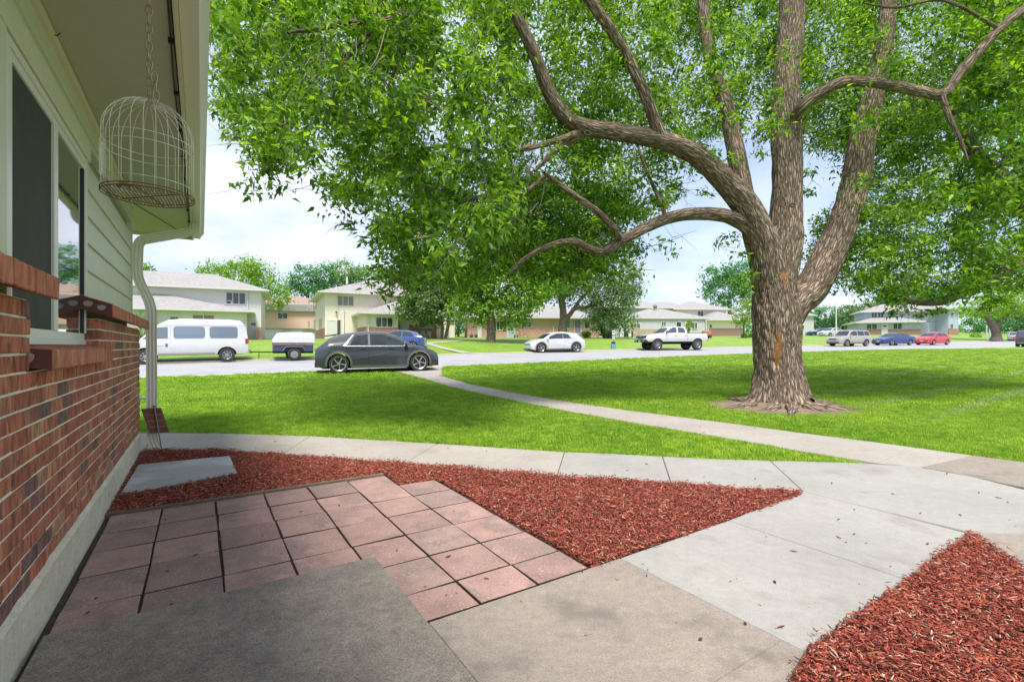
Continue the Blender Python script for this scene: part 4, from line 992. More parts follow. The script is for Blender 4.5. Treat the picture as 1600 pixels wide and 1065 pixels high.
def crossover(label, group, pm, wheel_dark, name='crossover_car'):
    c = Car([(-2.31,.74),(-2.29,.94),(-2.18,1.03),(-1.78,1.33),(-1.62,1.42),(-1.2,1.53),(-.5,1.60),(.25,1.575),(.65,1.44),(1.28,1.07),(1.75,.97),(2.12,.84),(2.27,.72),(2.315,.58)],
            [(-2.3,.86),(-1.8,1.03),(-1,1.02),(.9,1.0),(1.3,.97),(2.3,.6)], .945, (-1.48, 1.52), .365, .20, name, label, 'car', group, pm, tumble=.42, arch=.045, nose=.2, tail=.12)
    c.build_body()
    # side glass: one band with a pillar between doors, kick-up at the rear
    c.panel('window', [(-1.10,1.055),(-.42,1.045)], [(-.86,1.42),(-.42,1.475)], M_cglass)
    c.panel('window', [(-.34,1.045),(1.02,1.03)], [(-.34,1.47),(.18,1.455),(.62,1.30),(1.02,1.07)], M_cglass)
    c.panel('window_trim', [(-1.32,1.025),(1.1,1.008)], [(-1.32,1.038),(1.1,1.018)], M_rim, off=.009, nz=1)
    c.panel('pillar_trim', [(-1.33,1.03),(-1.24,1.03)], [(-.97,1.46),(-.93,1.46)], M_rim, off=.009, nz=4, n=3)
    c.panel('b_pillar', [(-.42,1.05),(-.34,1.05)], [(-.42,1.49),(-.34,1.49)], M_clad, off=.007, n=2)
    c.screen('windshield', .58, 1.28, M_cglass, .60, .72); c.screen('rear_window', -2.10, -1.74, M_lens if False else M_cglass2, .62, .60)
    # roof spoiler
    mb = MB(); mb.hexa([(-1.98,-.62,1.395),(-1.98,.62,1.395),(-1.55,.60,1.44),(-1.55,-.60,1.44),(-1.96,-.62,1.435),(-1.96,.62,1.435),(-1.5,.58,1.50),(-1.5,-.58,1.50)]); mb.build('spoiler', pm, c.root, bevel=.01)
    # cladding round the arches and along the sill
    for wx in c.wheels:
        R0 = c.wr+.045; R1 = R0+.075
        for sd in (1, -1):
            V = []; Fc = []; N = 22
            for i in range(N+1):
                a = math.pi*(-.06+1.12*i/N)
                for R in (R0, R1):
                    x = wx+R*math.cos(a); z = c.wr+R*math.sin(a); V.append((x, sd*(c.y(min(max(x, c.x0), c.x1), max(z, c.zlow))+.018), z))
                V.append((wx+R1*math.cos(a), sd*(c.y(min(max(wx+R1*math.cos(a), c.x0), c.x1), max(c.wr+R1*math.sin(a), c.zlow))-.01), c.wr+R1*math.sin(a)))
                V.append((wx+R0*math.cos(a), sd*(c.y(min(max(wx+R0*math.cos(a), c.x0), c.x1), .5)-.12), c.wr+R0*math.sin(a)))
            for i in range(N):
                b = i*4; Fc += [(b, b+1, b+5, b+4), (b+1, b+2, b+6, b+5), (b+3, b, b+4, b+7)]
            mesh_obj('arch_trim', V, Fc, M_clad, c.root, sm=True, angle=.6)
    c.panel('sill_trim', [(-1.04,.19),(1.08,.19)], [(-1.04,.30),(1.08,.28)], M_clad, off=.012)
    c.panel('door_crease', [(-1.0,.50),(.9,.84)], [(-1.0,.62),(.9,.845)], mat('painted crease light '+label[:5], tuple(x*1.25+.012 for x in pm.node_tree.nodes['Principled BSDF'].inputs['Base Color'].default_value[:3]), .3, coat=.6), off=.004, nz=1)  # lighter body colour imitates light caught along the door crease
    c.seam([(-.40,1.03),(-.42,.55),(-.40,.30)]); c.seam([(.98,1.0),(1.0,.6),(.95,.30)]); c.seam([(-1.05,.92),(-1.28,1.03)]); c.handle(-.62, .93, pm); c.handle(.42, .93, pm)
    c.mirror_(1.0, 1.04, pm if not wheel_dark else M_lens)
    # lamps
    mb = MB(); mb.box(-2.315,-2.285,-.72,.72,.885,.925); mb.build('tail_light', M_red, c.root, bevel=.008)
    for sd in (1, -1):
        mb = MB(); mb.hexa([(2.16,sd*.72,.66),(2.26,sd*.42,.66),(2.27,sd*.42,.67),(2.17,sd*.73,.67),(2.13,sd*.71,.755),(2.22,sd*.42,.745),(2.23,sd*.42,.75),(2.14,sd*.72,.76)]); mb.build('headlight', M_lens, c.root)
        c.box('tail_reflector', M_red, (-2.26,-2.20,.60,.74,.40,.44) if sd > 0 else (-2.26,-2.20,-.74,-.60,.40,.44), bevel=.004)
    c.box('front_grille', M_clad, (2.22,2.325,-.55,.55,.60,.68)); c.box('bumper', M_clad, (2.16,2.325,-.72,.72,.21,.33)); c.box('bumper', M_clad, (-2.325,-2.12,-.75,.75,.24,.42)); c.box('bumper_trim', M_rim, (-2.335,-2.3,-.6,.6,.30,.33))
    c.box('number_plate', M_plate, (-2.325,-2.30,-.15,.15,.56,.68), bevel=.003); c.box('number_plate', M_plate, (2.31,2.33,-.15,.15,.40,.50), bevel=.003)
    c.box('seat', M_seat, (-.75,-.62,.2,.68,.8,1.34), bevel=.04, mirror=True)
    c.wheel_set(M_rim, 5, .25, .55, .74)
    return c
P_navy = paint('dark blue black paint', (.040, .046, .064)); P_white = paint('white car paint', (.55, .56, .57), .35); P_vanw = mat('chalky van white', (.56, .565, .58), .45, var=.05, vscale=2.5, coat=.2, stain=((.38,.36,.34), 2.4, .62, .25))
P_blue = paint('blue car paint', (.035, .075, .24)); P_navy2 = paint('navy sedan paint', (.018, .035, .15)); P_redp = paint('bright red paint', (.50, .03, .035)); P_gold = paint('champagne paint', (.36, .34, .30)); P_char = paint('charcoal paint', (.05, .05, .06)); P_silver = paint('silver paint', (.48, .48, .5))
ioniq = crossover('dark blue hatchback crossover parked at the near kerb beside the end of the walk', None, P_navy, False); ioniq.place(590, 19.3, 21, .06)
wion = crossover('white hatchback crossover parked across the street in front of the pink brick building', None, P_white, True); wion.place(866, 38.0, 201)

# blue car parked behind the dark crossover
def sedan(label, pm, name='sedan_car', hatch=False, group=None, suv=False, glass=M_cglass, L_=None):
    if suv:
        top = [(-2.27,.62),(-2.26,1.05),(-2.2,1.12),(-1.98,1.66),(-1.7,1.74),(.2,1.76),(.62,1.66),(1.12,1.14),(1.3,1.10),(2.1,.98),(2.25,.84),(2.3,.6)]; belt = [(-2.3,1.1),(1.2,1.07),(2.3,.85)]; wh = (-1.42,1.33); wr_ = .37; hw = .92; zl = .30
    elif hatch:
        top = [(-2.12,.55),(-2.1,.92),(-1.95,1.05),(-1.55,1.36),(-.9,1.50),(-.1,1.52),(.45,1.40),(1.25,1.0),(1.75,.88),(2.08,.70),(2.16,.5)]; belt = [(-2.1,.98),(1.1,.93),(2.1,.68)]; wh = (-1.30,1.36); wr_ = .325; hw = .88; zl = .18
    else:
        top = [(-2.4,.55),(-2.38,.96),(-2.2,1.03),(-1.62,1.06),(-1.1,1.33),(-.6,1.43),(0.0,1.45),(.45,1.36),(1.15,.99),(1.4,.95),(2.15,.80),(2.36,.66),(2.42,.5)]; belt = [(-2.4,.96),(-1,.97),(1.0,.93),(2.4,.68)]; wh = (-1.42,1.45); wr_ = .33; hw = .90; zl = .18
    c = Car(top, belt, hw, wh, wr_, zl, name, label, 'car', group, pm, tumble=.40 if not suv else .22, arch=.05)
    c.build_body()
    if suv:
        c.panel('window', [(-2.0,1.13),(-1.25,1.12)], [(-1.88,1.58),(-1.25,1.62)], glass); c.panel('window', [(-1.17,1.12),(-.25,1.11)], [(-1.17,1.62),(-.25,1.64)], glass); c.panel('window', [(-.17,1.11),(.98,1.10)], [(-.17,1.64),(.25,1.63),(.58,1.54),(.98,1.14)], glass)
        c.screen('windshield', .62, 1.10, glass, .62, .72); c.screen('rear_window', -2.18, -1.99, glass, .62, .6)
        for sd in (1, -1): mb = MB(); mb.tube([(-1.6,sd*.56,1.75),(-1.55,sd*.56,1.80),(.0,sd*.56,1.82),(.1,sd*.56,1.77)], .018, 6); mb.build('roof_rail', M_clad, c.root)
        c.panel('lower_trim', [(-.98,.30),(.90,.30)], [(-.98,.46),(.90,.46)], mat('taupe cladding', (.22,.20,.18), .6), off=.01)
        c.seam([(-.21,1.1),(-.21,.35)]); c.seam([(.95,1.08),(.92,.35)]); c.seam([(-1.2,1.1),(-1.1,.85)])
        c.handle(-.95,.98,pm); c.handle(.05,.98,pm); zl_, zh = .74, .90; xf = 2.22; gr = (2.2,2.31,-.40,.40,.72,.88)
    elif hatch:
        c.panel('window', [(-1.45,1.0),(-.52,.985)], [(-1.1,1.34),(-.52,1.42)], glass); c.panel('window', [(-.44,.985),(1.0,.965)], [(-.44,1.42),(.1,1.40),(.5,1.27),(1.0,1.0)], glass)
        c.screen('windshield', .40, 1.2, glass, .58, .70); c.screen('rear_window', -1.92, -1.5, glass, .6, .55)
        c.seam([(-.48,.98),(-.48,.3)]); c.seam([(.9,.95),(.88,.3)]); c.handle(-.75,.86,pm); c.handle(.2,.86,pm); zl_, zh = .62, .74; xf = 2.05; gr = (2.05,2.17,-.35,.35,.34,.46)
    else:
        c.panel('window', [(-1.35,1.02),(-.38,1.0)], [(-.95,1.29),(-.38,1.36)], glass); c.panel('window', [(-.30,1.0),(.98,.97)], [(-.30,1.36),(.1,1.345),(.45,1.25),(.98,.99)], glass)
        c.screen('windshield', .42, 1.12, glass, .58, .70); c.screen('rear_window', -1.58, -1.1, glass, .62, .55)
        c.seam([(-.34,1.0),(-.34,.3)]); c.seam([(.95,.95),(.92,.3)]); c.handle(-.62,.88,pm); c.handle(.3,.88,pm); zl_, zh = .60, .74; xf = 2.30; gr = (2.3,2.43,-.32,.32,.40,.66)
    for sd in (1, -1):
        w_ = c.w(xf)
        mb = MB(); mb.hexa([(xf-.12,sd*(w_-.01),zl_),(xf+.03,sd*(w_-.35),zl_),(xf-.08,sd*(w_-.35),zl_),(xf-.2,sd*(w_-.1),zl_),(xf-.16,sd*(w_-.02),zh),(xf,sd*(w_-.35),zh),(xf-.12,sd*(w_-.35),zh),(xf-.25,sd*(w_-.1),zh)])
        o = mb.build('headlight', M_lens, c.root); bm = bmesh.new(); bm.from_mesh(o.data); bmesh.ops.recalc_face_normals(bm, faces=bm.faces); bm.to_mesh(o.data); bm.free()
        xr = c.x0; c.box('tail_light', M_red, (xr-.012,xr+.10,.62,.80,zl_+.12,zh+.16) if sd > 0 else (xr-.012,xr+.10,-.80,-.62,zl_+.12,zh+.16))
    c.box('grille', M_clad, gr); c.box('number_plate', M_plate, (c.x1-.02,c.x1+.012,-.16,.16,.42,.52), bevel=.003); c.box('number_plate', M_plate, (c.x0-.02,c.x0+.012,-.16,.16,.74,.86), bevel=.003)
    c.box('bumper', M_clad if suv else pm, (c.x1-.25,c.x1+.03,-.70,.70,zl+.06,zl+.24), bevel=.04); c.box('bumper', M_clad if suv else pm, (c.x0-.03,c.x0+.25,-.72,.72,zl+.08,zl+.26), bevel=.04)
    c.mirror_(.86, c.zb(.86)+.04, pm); c.wheel_set(M_rim, 7 if not suv else 5, .22, .1, .70)
    return c
c = sedan('small blue hatchback parked in the driveway behind the dark crossover', P_blue, 'hatchback_car', hatch=True); c.place(621, 36.5, 182, .22)
suv = sedan('champagne boxy utility wagon with roof rails, leftmost of the three cars at the far kerb', P_gold, 'utility_car', suv=True); suv.place(1326, 52.0, 197)
c = sedan('navy blue saloon parked between the champagne wagon and the red hatchback', P_navy2, 'sedan_car'); c.place(1396, 55.5, 197)
c = sedan('bright red hatchback parked at the right end of the far row by the white post', P_redp, 'hatchback_car', hatch=True); c.place(1457, 57.0, 202)
c = sedan('charcoal utility wagon with roof rails cut off by the right edge at the near kerb', P_char, 'utility_car', suv=True, glass=M_cglass2); c.place(1612, 48.5, 35)
c = sedan('silver saloon in the street beyond the charcoal wagon at the far right', P_silver, 'sedan_car'); c.place(1586, 80.0, 225)
c = sedan('dark blue car far off beside a white van, left of the slim white pole', P_navy2, 'sedan_car'); c.place(1284, 84.0, 160, .7)
c = sedan('pale grey car far off behind the champagne wagon', P_silver, 'sedan_car'); c.place(1299, 80.0, 200, .7)

# --- full-size van with raised roof
van = Car([(-2.80,.62),(-2.80,1.25),(-2.74,1.80),(-2.62,2.08),(-2.45,2.24),(-1.9,2.30),(.2,2.32),(.75,2.26),(1.12,2.06),(1.42,1.80),(1.98,1.22),(2.15,1.14),(2.62,1.04),(2.76,.90),(2.82,.6)],
          [(-2.8,1.15),(1.6,1.15),(2.0,1.10),(2.8,.9)], 1.0, (-1.80, 1.70), .375, .42, 'conversion_van', 'white full-size van with a raised roof parked across the street', 'van', None, P_vanw, tumble=.10, arch=.08, nose=.12, tail=.03, crown=.12)
van.build_body()
M_vglass = mat('van glass', (.16, .20, .27), .08, spec=1.0)
def rrect(x0, x1, z0, z1): return [(x0, z0), (x1, z0)], [(x0, z1), (x1, z1)]
def rounded_panel(c, name, x0, x1, z0, z1, m, r=.09, off=.008, sides=(1, -1), parent=None):
    xs_ = [x0+r*(1-math.cos(t)) for t in np.linspace(0, math.pi/2, 6)]+[x1-r*(1-math.cos(t)) for t in np.linspace(math.pi/2, 0, 6)]
    for sd in sides:
        V = []; Fc = []
        for x in xs_:
            d = 0
            if x < x0+r: d = r-math.sqrt(max(0, r*r-(x0+r-x)**2))
            if x > x1-r: d = r-math.sqrt(max(0, r*r-(x-x1+r)**2))
            for k in range(4): z = z0+d+(z1-z0-2*d)*k/3; V.append((x, sd*(c.y(x, z)+off), z))
        for i in range(len(xs_)-1):
            for k in range(3): a = i*4+k; Fc.append((a, a+1, a+5, a+4))
        mesh_obj(name, V, Fc, m, parent or c.root, sm=True)
for (a, b) in ((-2.28, -1.06), (-.78, .50)):
    rounded_panel(van, 'window_surround', a-.035, b+.035, 1.185, 1.885, M_clad, .13, .006); rounded_panel(van, 'window', a, b, 1.22, 1.85, M_vglass, .10, .012)
    van.panel('window_divider', [(a+.02,1.42),(b-.02,1.42)], [(a+.02,1.435),(b-.02,1.435)], M_clad, off=.016, nz=1)
van.panel('window', [(.78,1.30),(1.72,1.30)], [(.78,1.86),(1.18,1.84),(1.72,1.34)], mat('cab glass', (.12, .17, .19), .08, spec=1.0), off=.010); van.panel('window_trim', [(.74,1.27),(1.80,1.27)], [(.74,1.30),(1.80,1.30)], M_clad, off=.013, nz=1)
van.screen('windshield', 1.40, 1.98, M_cglass2, .78, .86)
van.seam([(.66,1.9),(.66,.5)]); van.seam([(1.86,1.25),(1.9,.8),(1.75,.75)]); van.panel('side_graphic', [(.92,.90),(1.62,.86)], [(.92,.905),(1.62,.895)], mat('grey stripe', (.12,.12,.14), .5), off=.006, nz=1)
van.panel('roof_seam', [(-2.7,1.93),(1.2,1.93)], [(-2.7,1.945),(1.2,1.945)], mat('van roof seam', (.35,.35,.36), .6), off=.006, nz=1); van.panel('lower_trim', [(-1.25,.43),(1.2,.43)], [(-1.25,.52),(1.2,.52)], mat('dusty paint', (.33,.31,.29), .7), off=.006, nz=1)
van.box('door_handle', M_clad, (.78,.88,.985,1.005,.86,1.02), mirror=True, bevel=.006)
van.box('tail_light', M_red, (-2.83,-2.66,.86,.99,.98,1.24), mirror=True); van.box('bumper', mat('chrome', (.5,.5,.5), .25, .9), (-2.93,-2.7,-.9,.9,.50,.66), bevel=.03); van.box('bumper', M_clad, (2.66,2.94,-.92,.92,.42,.62), bevel=.04)
van.box('grille', M_clad, (2.70,2.83,-.6,.6,.72,.92)); van.box('headlight', M_lens, (2.70,2.815,.62,.88,.72,.92), mirror=True); van.mirror_(1.62, 1.28, M_clad, .22); van.wheel_set(M_rim, 8, .25, 0, .60, steel=True)
van.box('bumper_step', M_clad, (-3.05,-2.9,-.25,.25,.44,.52)); van.place(293, 25.6, 212)

# --- small covered trailer
tr = empty('cargo_trailer', (0, 0, 0), 0, 'small utility trailer with dark blue sides and a white tarp cover behind the van', 'trailer')
M_tarp = mat('white tarp', (.62, .63, .64), .6, var=.04, bump=.5, bscale=6, bdist=.03)
V = []; Fc = []
prof_ = [(-.92,1.0),(-.92,1.28),(-.74,1.40),(-.5,1.52),(0,1.58),(.5,1.52),(.74,1.40),(.92,1.28),(.92,1.0)]
ends = [(-1.02, 1.0, 0), (-.98, 1.0, .0), (-.1, 1.0, .03), (.75, 1.0, .0), (.98, .90, -.12), (1.12, .80, -.28)]
tp = []
for (x, sc_, dz) in ((-1.06,.62,-.0),(-1.02,1.0,0),(-.4,1.0,.03),(.3,1.0,.02),(.85,1.0,-.04),(1.08,.5,-.1)):
    for (y_, z_) in prof_: tp.append((x, y_*(1 if z_ < .99 else 1), 1.0+(z_-1.0)*sc_+(dz if z_ > 1.2 else 0)))
n9 = len(prof_)
for i in range(5):
    for k in range(n9-1): Fc.append((i*n9+k, i*n9+k+1, (i+1)*n9+k+1, (i+1)*n9+k))
Fc += [tuple(range(n9)), tuple(5*n9+k for k in reversed(range(n9)))]
mesh_obj('tarp', tp, Fc, M_tarp, tr, sm=True, angle=.7)
mb = MB(); mb.box(-1.0,1.05,-.88,.88,.50,1.02); mb.build('box', mat('trailer navy', (.045, .055, .11), .5, var=.2), tr, bevel=.02)
mb = MB(); mb.box(-1.02,1.07,-.90,.90,.86,1.0); mb.build('rail', mat('trailer rust band', (.26, .15, .13), .7, var=.3), tr, bevel=.01)
for sd in (1, -1):
    mb = MB(); pts = [(-.58,sd*1.0,.52),(-.42,sd*1.0,.76),(.42,sd*1.0,.76),(.60,sd*1.0,.52)]
    for a, b in zip(pts, pts[1:]):
        mb.hexa([(a[0],sd*.86,a[2]),(a[0],sd*1.12,a[2]),(b[0],sd*1.12,b[2]),(b[0],sd*.86,b[2]),(a[0],sd*.86,a[2]+.03),(a[0],sd*1.12,a[2]+.03),(b[0],sd*1.12,b[2]+.03),(b[0],sd*.86,b[2]+.03)])
    mb.build('fender', mat('fender grey', (.24,.24,.26), .5), tr)
    w_ = empty('wheel', (0, sd*1.0, .36)); w_.parent = tr
    m2 = MB(); m2.tube([(.27*math.cos(2*math.pi*i/24), 0, .27*math.sin(2*math.pi*i/24)) for i in range(24)], .09, 8, closed=True); o = m2.build('tyre', M_tyre, w_, sm=True)
    m2 = MB(); m2.cyl((0,-.05,0),(0,.05,0),.20,.20,20); m2.cyl((0,.04*sd,0),(0,.075*sd,0),.06,.05,12); m2.build('rim', M_rimdark if False else mat('trailer rim', (.28,.28,.3), .5, .4), w_)
mb = MB(); mb.box(-1.0,1.05,-.8,.8,.40,.51); mb.build('chassis', M_under, tr)
mb = MB(); mb.tube([(1.0,.5,.46),(1.9,0,.48),(2.35,0,.5)], .03, 6); mb.tube([(1.0,-.5,.46),(1.9,0,.48)], .03, 6); mb.cyl((1.75,0,.05),(1.75,0,.5),.02,.02,8); mb.build('tow_bar', M_under, tr)
X = (458-800)/F*27.8; tr.location = (X, 27.8, RZ(X, 27.8)); tr.scale = (1.0, 1.0, 1.0); tr.rotation_euler = (0, 0, math.radians(208))

# --- lifted crew-cab pickup
pk = Car([(-2.95,.82),(-2.95,1.40),(-2.9,1.44),(-1.02,1.45),(-.98,1.47),(-.86,1.95),(-.70,2.03),(.0,2.06),(.42,2.03),(.70,1.93),(1.22,1.50),(1.38,1.45),(2.40,1.36),(2.80,1.26),(2.93,1.08),(2.97,.74)],
         [(-2.95,1.42),(-1,1.38),(1.1,1.40),(2.9,1.15)], 1.0, (-1.98, 1.90), .47, .74, 'pickup_truck', 'white lifted crew cab pickup truck parked across the street', 'pickup truck', None, paint('truck pearl white', (.60, .59, .58), .3), tumble=.22, arch=.09, nose=.10, tail=.02, crown=.08)
pk.build_body()
pk.panel('window', [(-.80,1.46),(-.10,1.46)], [(-.70,1.90),(-.10,1.96)], M_cglass2); pk.panel('window', [(.06,1.46),(1.02,1.45)], [(.06,1.96),(.40,1.93),(.66,1.80),(1.02,1.50)], M_cglass2)
pk.screen('windshield', .72, 1.24, M_cglass, .66, .78)
bed = MB(); bed.box(-2.86,-1.12,-.78,.78,1.452,1.462); bed.build('cargo_bed', M_under, pk.root)
for sd in (1, -1): mb = MB(); mb.box(-2.9,-1.05,min(sd*.80,sd*.93),max(sd*.80,sd*.93),1.45,1.475); mb.build('bed_rail', M_clad, pk.root, bevel=.006)
mb = MB(); mb.box(-1.35,-1.12,-.70,.70,1.46,1.60); mb.build('toolbox', M_clad, pk.root, bevel=.02)
pk.box('grille', mat('dark grille', (.05,.05,.07), .4), (2.86,2.985,-.50,.50,1.00,1.26), bevel=.02); pk.box('grille_badge', M_redb if False else M_rim, (2.98,2.995,-.22,.22,1.10,1.16), bevel=.01)
pk.box('headlight', M_cglass2, (2.74,2.95,.56,.86,1.04,1.26), mirror=True, bevel=.02); pk.box('bumper', mat('bumper black', (.03,.03,.035), .6), (2.80,3.08,-.92,.92,.70,.92), bevel=.04); pk.box('fog_light', M_lens, (3.06,3.09,.55,.68,.76,.85), mirror=True)
pk.box('number_plate', M_plate, (3.08,3.10,-.15,.15,.74,.85), bevel=.003); pk.box('bumper', M_clad, (-3.12,-2.9,-.88,.88,.78,.95), bevel=.03); pk.box('tail_light', M_red, (-2.975,-2.9,.84,.97,1.10,1.38), mirror=True)
pk.seam([(-.02,1.95),(-.02,.8)]); pk.seam([(-.96,1.5),(-.98,.8)], .02); pk.seam([(1.12,1.4),(1.12,.8)]); pk.handle(.16,1.26,M_clad,.2); pk.handle(-.78,1.26,M_clad,.2); pk.mirror_(1.05,1.47,M_clad,.22)
pk.panel('running_board', [(-1.3,.66),(1.25,.66)], [(-1.3,.735),(1.25,.735)], M_under, off=.02, nz=1)
mb = MB(); mb.box(-2.6,2.5,-.42,.42,.52,.74); mb.cyl((-1.98,-.85,.47),(-1.98,.85,.47),.07,.07,10); mb.cyl((1.9,-.85,.47),(1.9,.85,.47),.07,.07,10); mb.build('chassis', M_under, pk.root)
pk.wheel_set(M_rim, 8, .32, 0, .58, steel=False); pk.place(1049, 42.0, 194)
# ================================================================== HOUSES ACROSS THE STREET
def brick_far(name, c1, c2, mo, scale=1.0):
    m = bpy.data.materials.new(name); m.use_nodes = True; n, L, b = nodes_of(m); b.inputs['Roughness'].default_value = .9
    tc = n.new('ShaderNodeTexCoord'); sp = n.new('ShaderNodeSeparateXYZ'); cb = n.new('ShaderNodeCombineXYZ'); ad = n.new('ShaderNodeMath'); ad.operation = 'ADD'
    L.new(tc.outputs['Object'], sp.inputs[0]); L.new(sp.outputs[0], ad.inputs[0]); L.new(sp.outputs[1], ad.inputs[1]); L.new(ad.outputs[0], cb.inputs[0]); L.new(sp.outputs[2], cb.inputs[1])
    br = n.new('ShaderNodeTexBrick'); br.inputs['Scale'].default_value = 1; br.inputs['Brick Width'].default_value = .22*scale; br.inputs['Row Height'].default_value = .075*scale; br.inputs['Mortar Size'].default_value = .009*scale
    br.inputs['Color1'].default_value = c1+(1,); br.inputs['Color2'].default_value = c2+(1,); br.inputs['Mortar'].default_value = mo+(1,)
    L.new(cb.outputs[0], br.inputs['Vector']); nz = n.new('ShaderNodeTexNoise'); nz.inputs['Scale'].default_value = 3; L.new(tc.outputs['Object'], nz.inputs['Vector'])
    mx = n.new('ShaderNodeMix'); mx.data_type = 'RGBA'; mx.blend_type = 'OVERLAY'; mx.inputs['Factor'].default_value = .3; L.new(br.outputs['Color'], mx.inputs['A']); L.new(nz.outputs[0], mx.inputs['B']); L.new(mx.outputs['Result'], b.inputs['Base Color']); return m
def shingle_far(name, c, v=.12):
    m = bpy.data.materials.new(name); m.use_nodes = True; n, L, b = nodes_of(m); b.inputs['Roughness'].default_value = .95
    tc = n.new('ShaderNodeTexCoord'); nz = n.new('ShaderNodeTexNoise'); nz.inputs['Scale'].default_value = 3.2; nz.inputs['Detail'].default_value = 6
    mp = n.new('ShaderNodeMapping'); mp.inputs['Scale'].default_value = (1, 1, 6); L.new(tc.outputs['Object'], mp.inputs[0]); L.new(mp.outputs[0], nz.inputs['Vector'])
    r = n.new('ShaderNodeValToRGB'); r.color_ramp.elements[0].position = .35; r.color_ramp.elements[1].position = .65
    r.color_ramp.elements[0].color = tuple(x*(1-v) for x in c)+(1,); r.color_ramp.elements[1].color = tuple(x*(1+v) for x in c)+(1,); L.new(nz.outputs[0], r.inputs[0]); L.new(r.outputs[0], b.inputs['Base Color']); return m
M_shingle = shingle_far('pale shingles', (.30, .285, .28), .2); M_shingle_tan = shingle_far('tan shingles', (.32, .22, .18)); 
BR_R = brick_far('red brick band', (.36, .15, .10), (.26, .11, .08), (.40, .34, .28)); BR_P = brick_far('pink brick', (.52, .28, .22), (.46, .24, .19), (.46, .36, .30)); BR_G = brick_far('tan brick', (.42, .31, .23), (.37, .27, .2), (.44, .38, .32))
W_grey = mat('greige siding', (.66, .63, .62), .8, var=.03); W_beige = mat('cream stucco', (.76, .68, .56), .85, var=.03); W_peach = mat('peach siding', (.64, .43, .35), .85, var=.03); W_pink = mat('pale pink siding', (.68, .50, .43), .85)
W_green = mat('grey green siding', (.47, .48, .49), .8, var=.04, stretch=(8, 8, .4)); W_blue = mat('pale blue siding', (.42, .45, .58), .8, var=.03); W_white = mat('off white board', (.62, .61, .58), .6); W_brown = mat('brown garage door', (.26, .16, .13), .7)
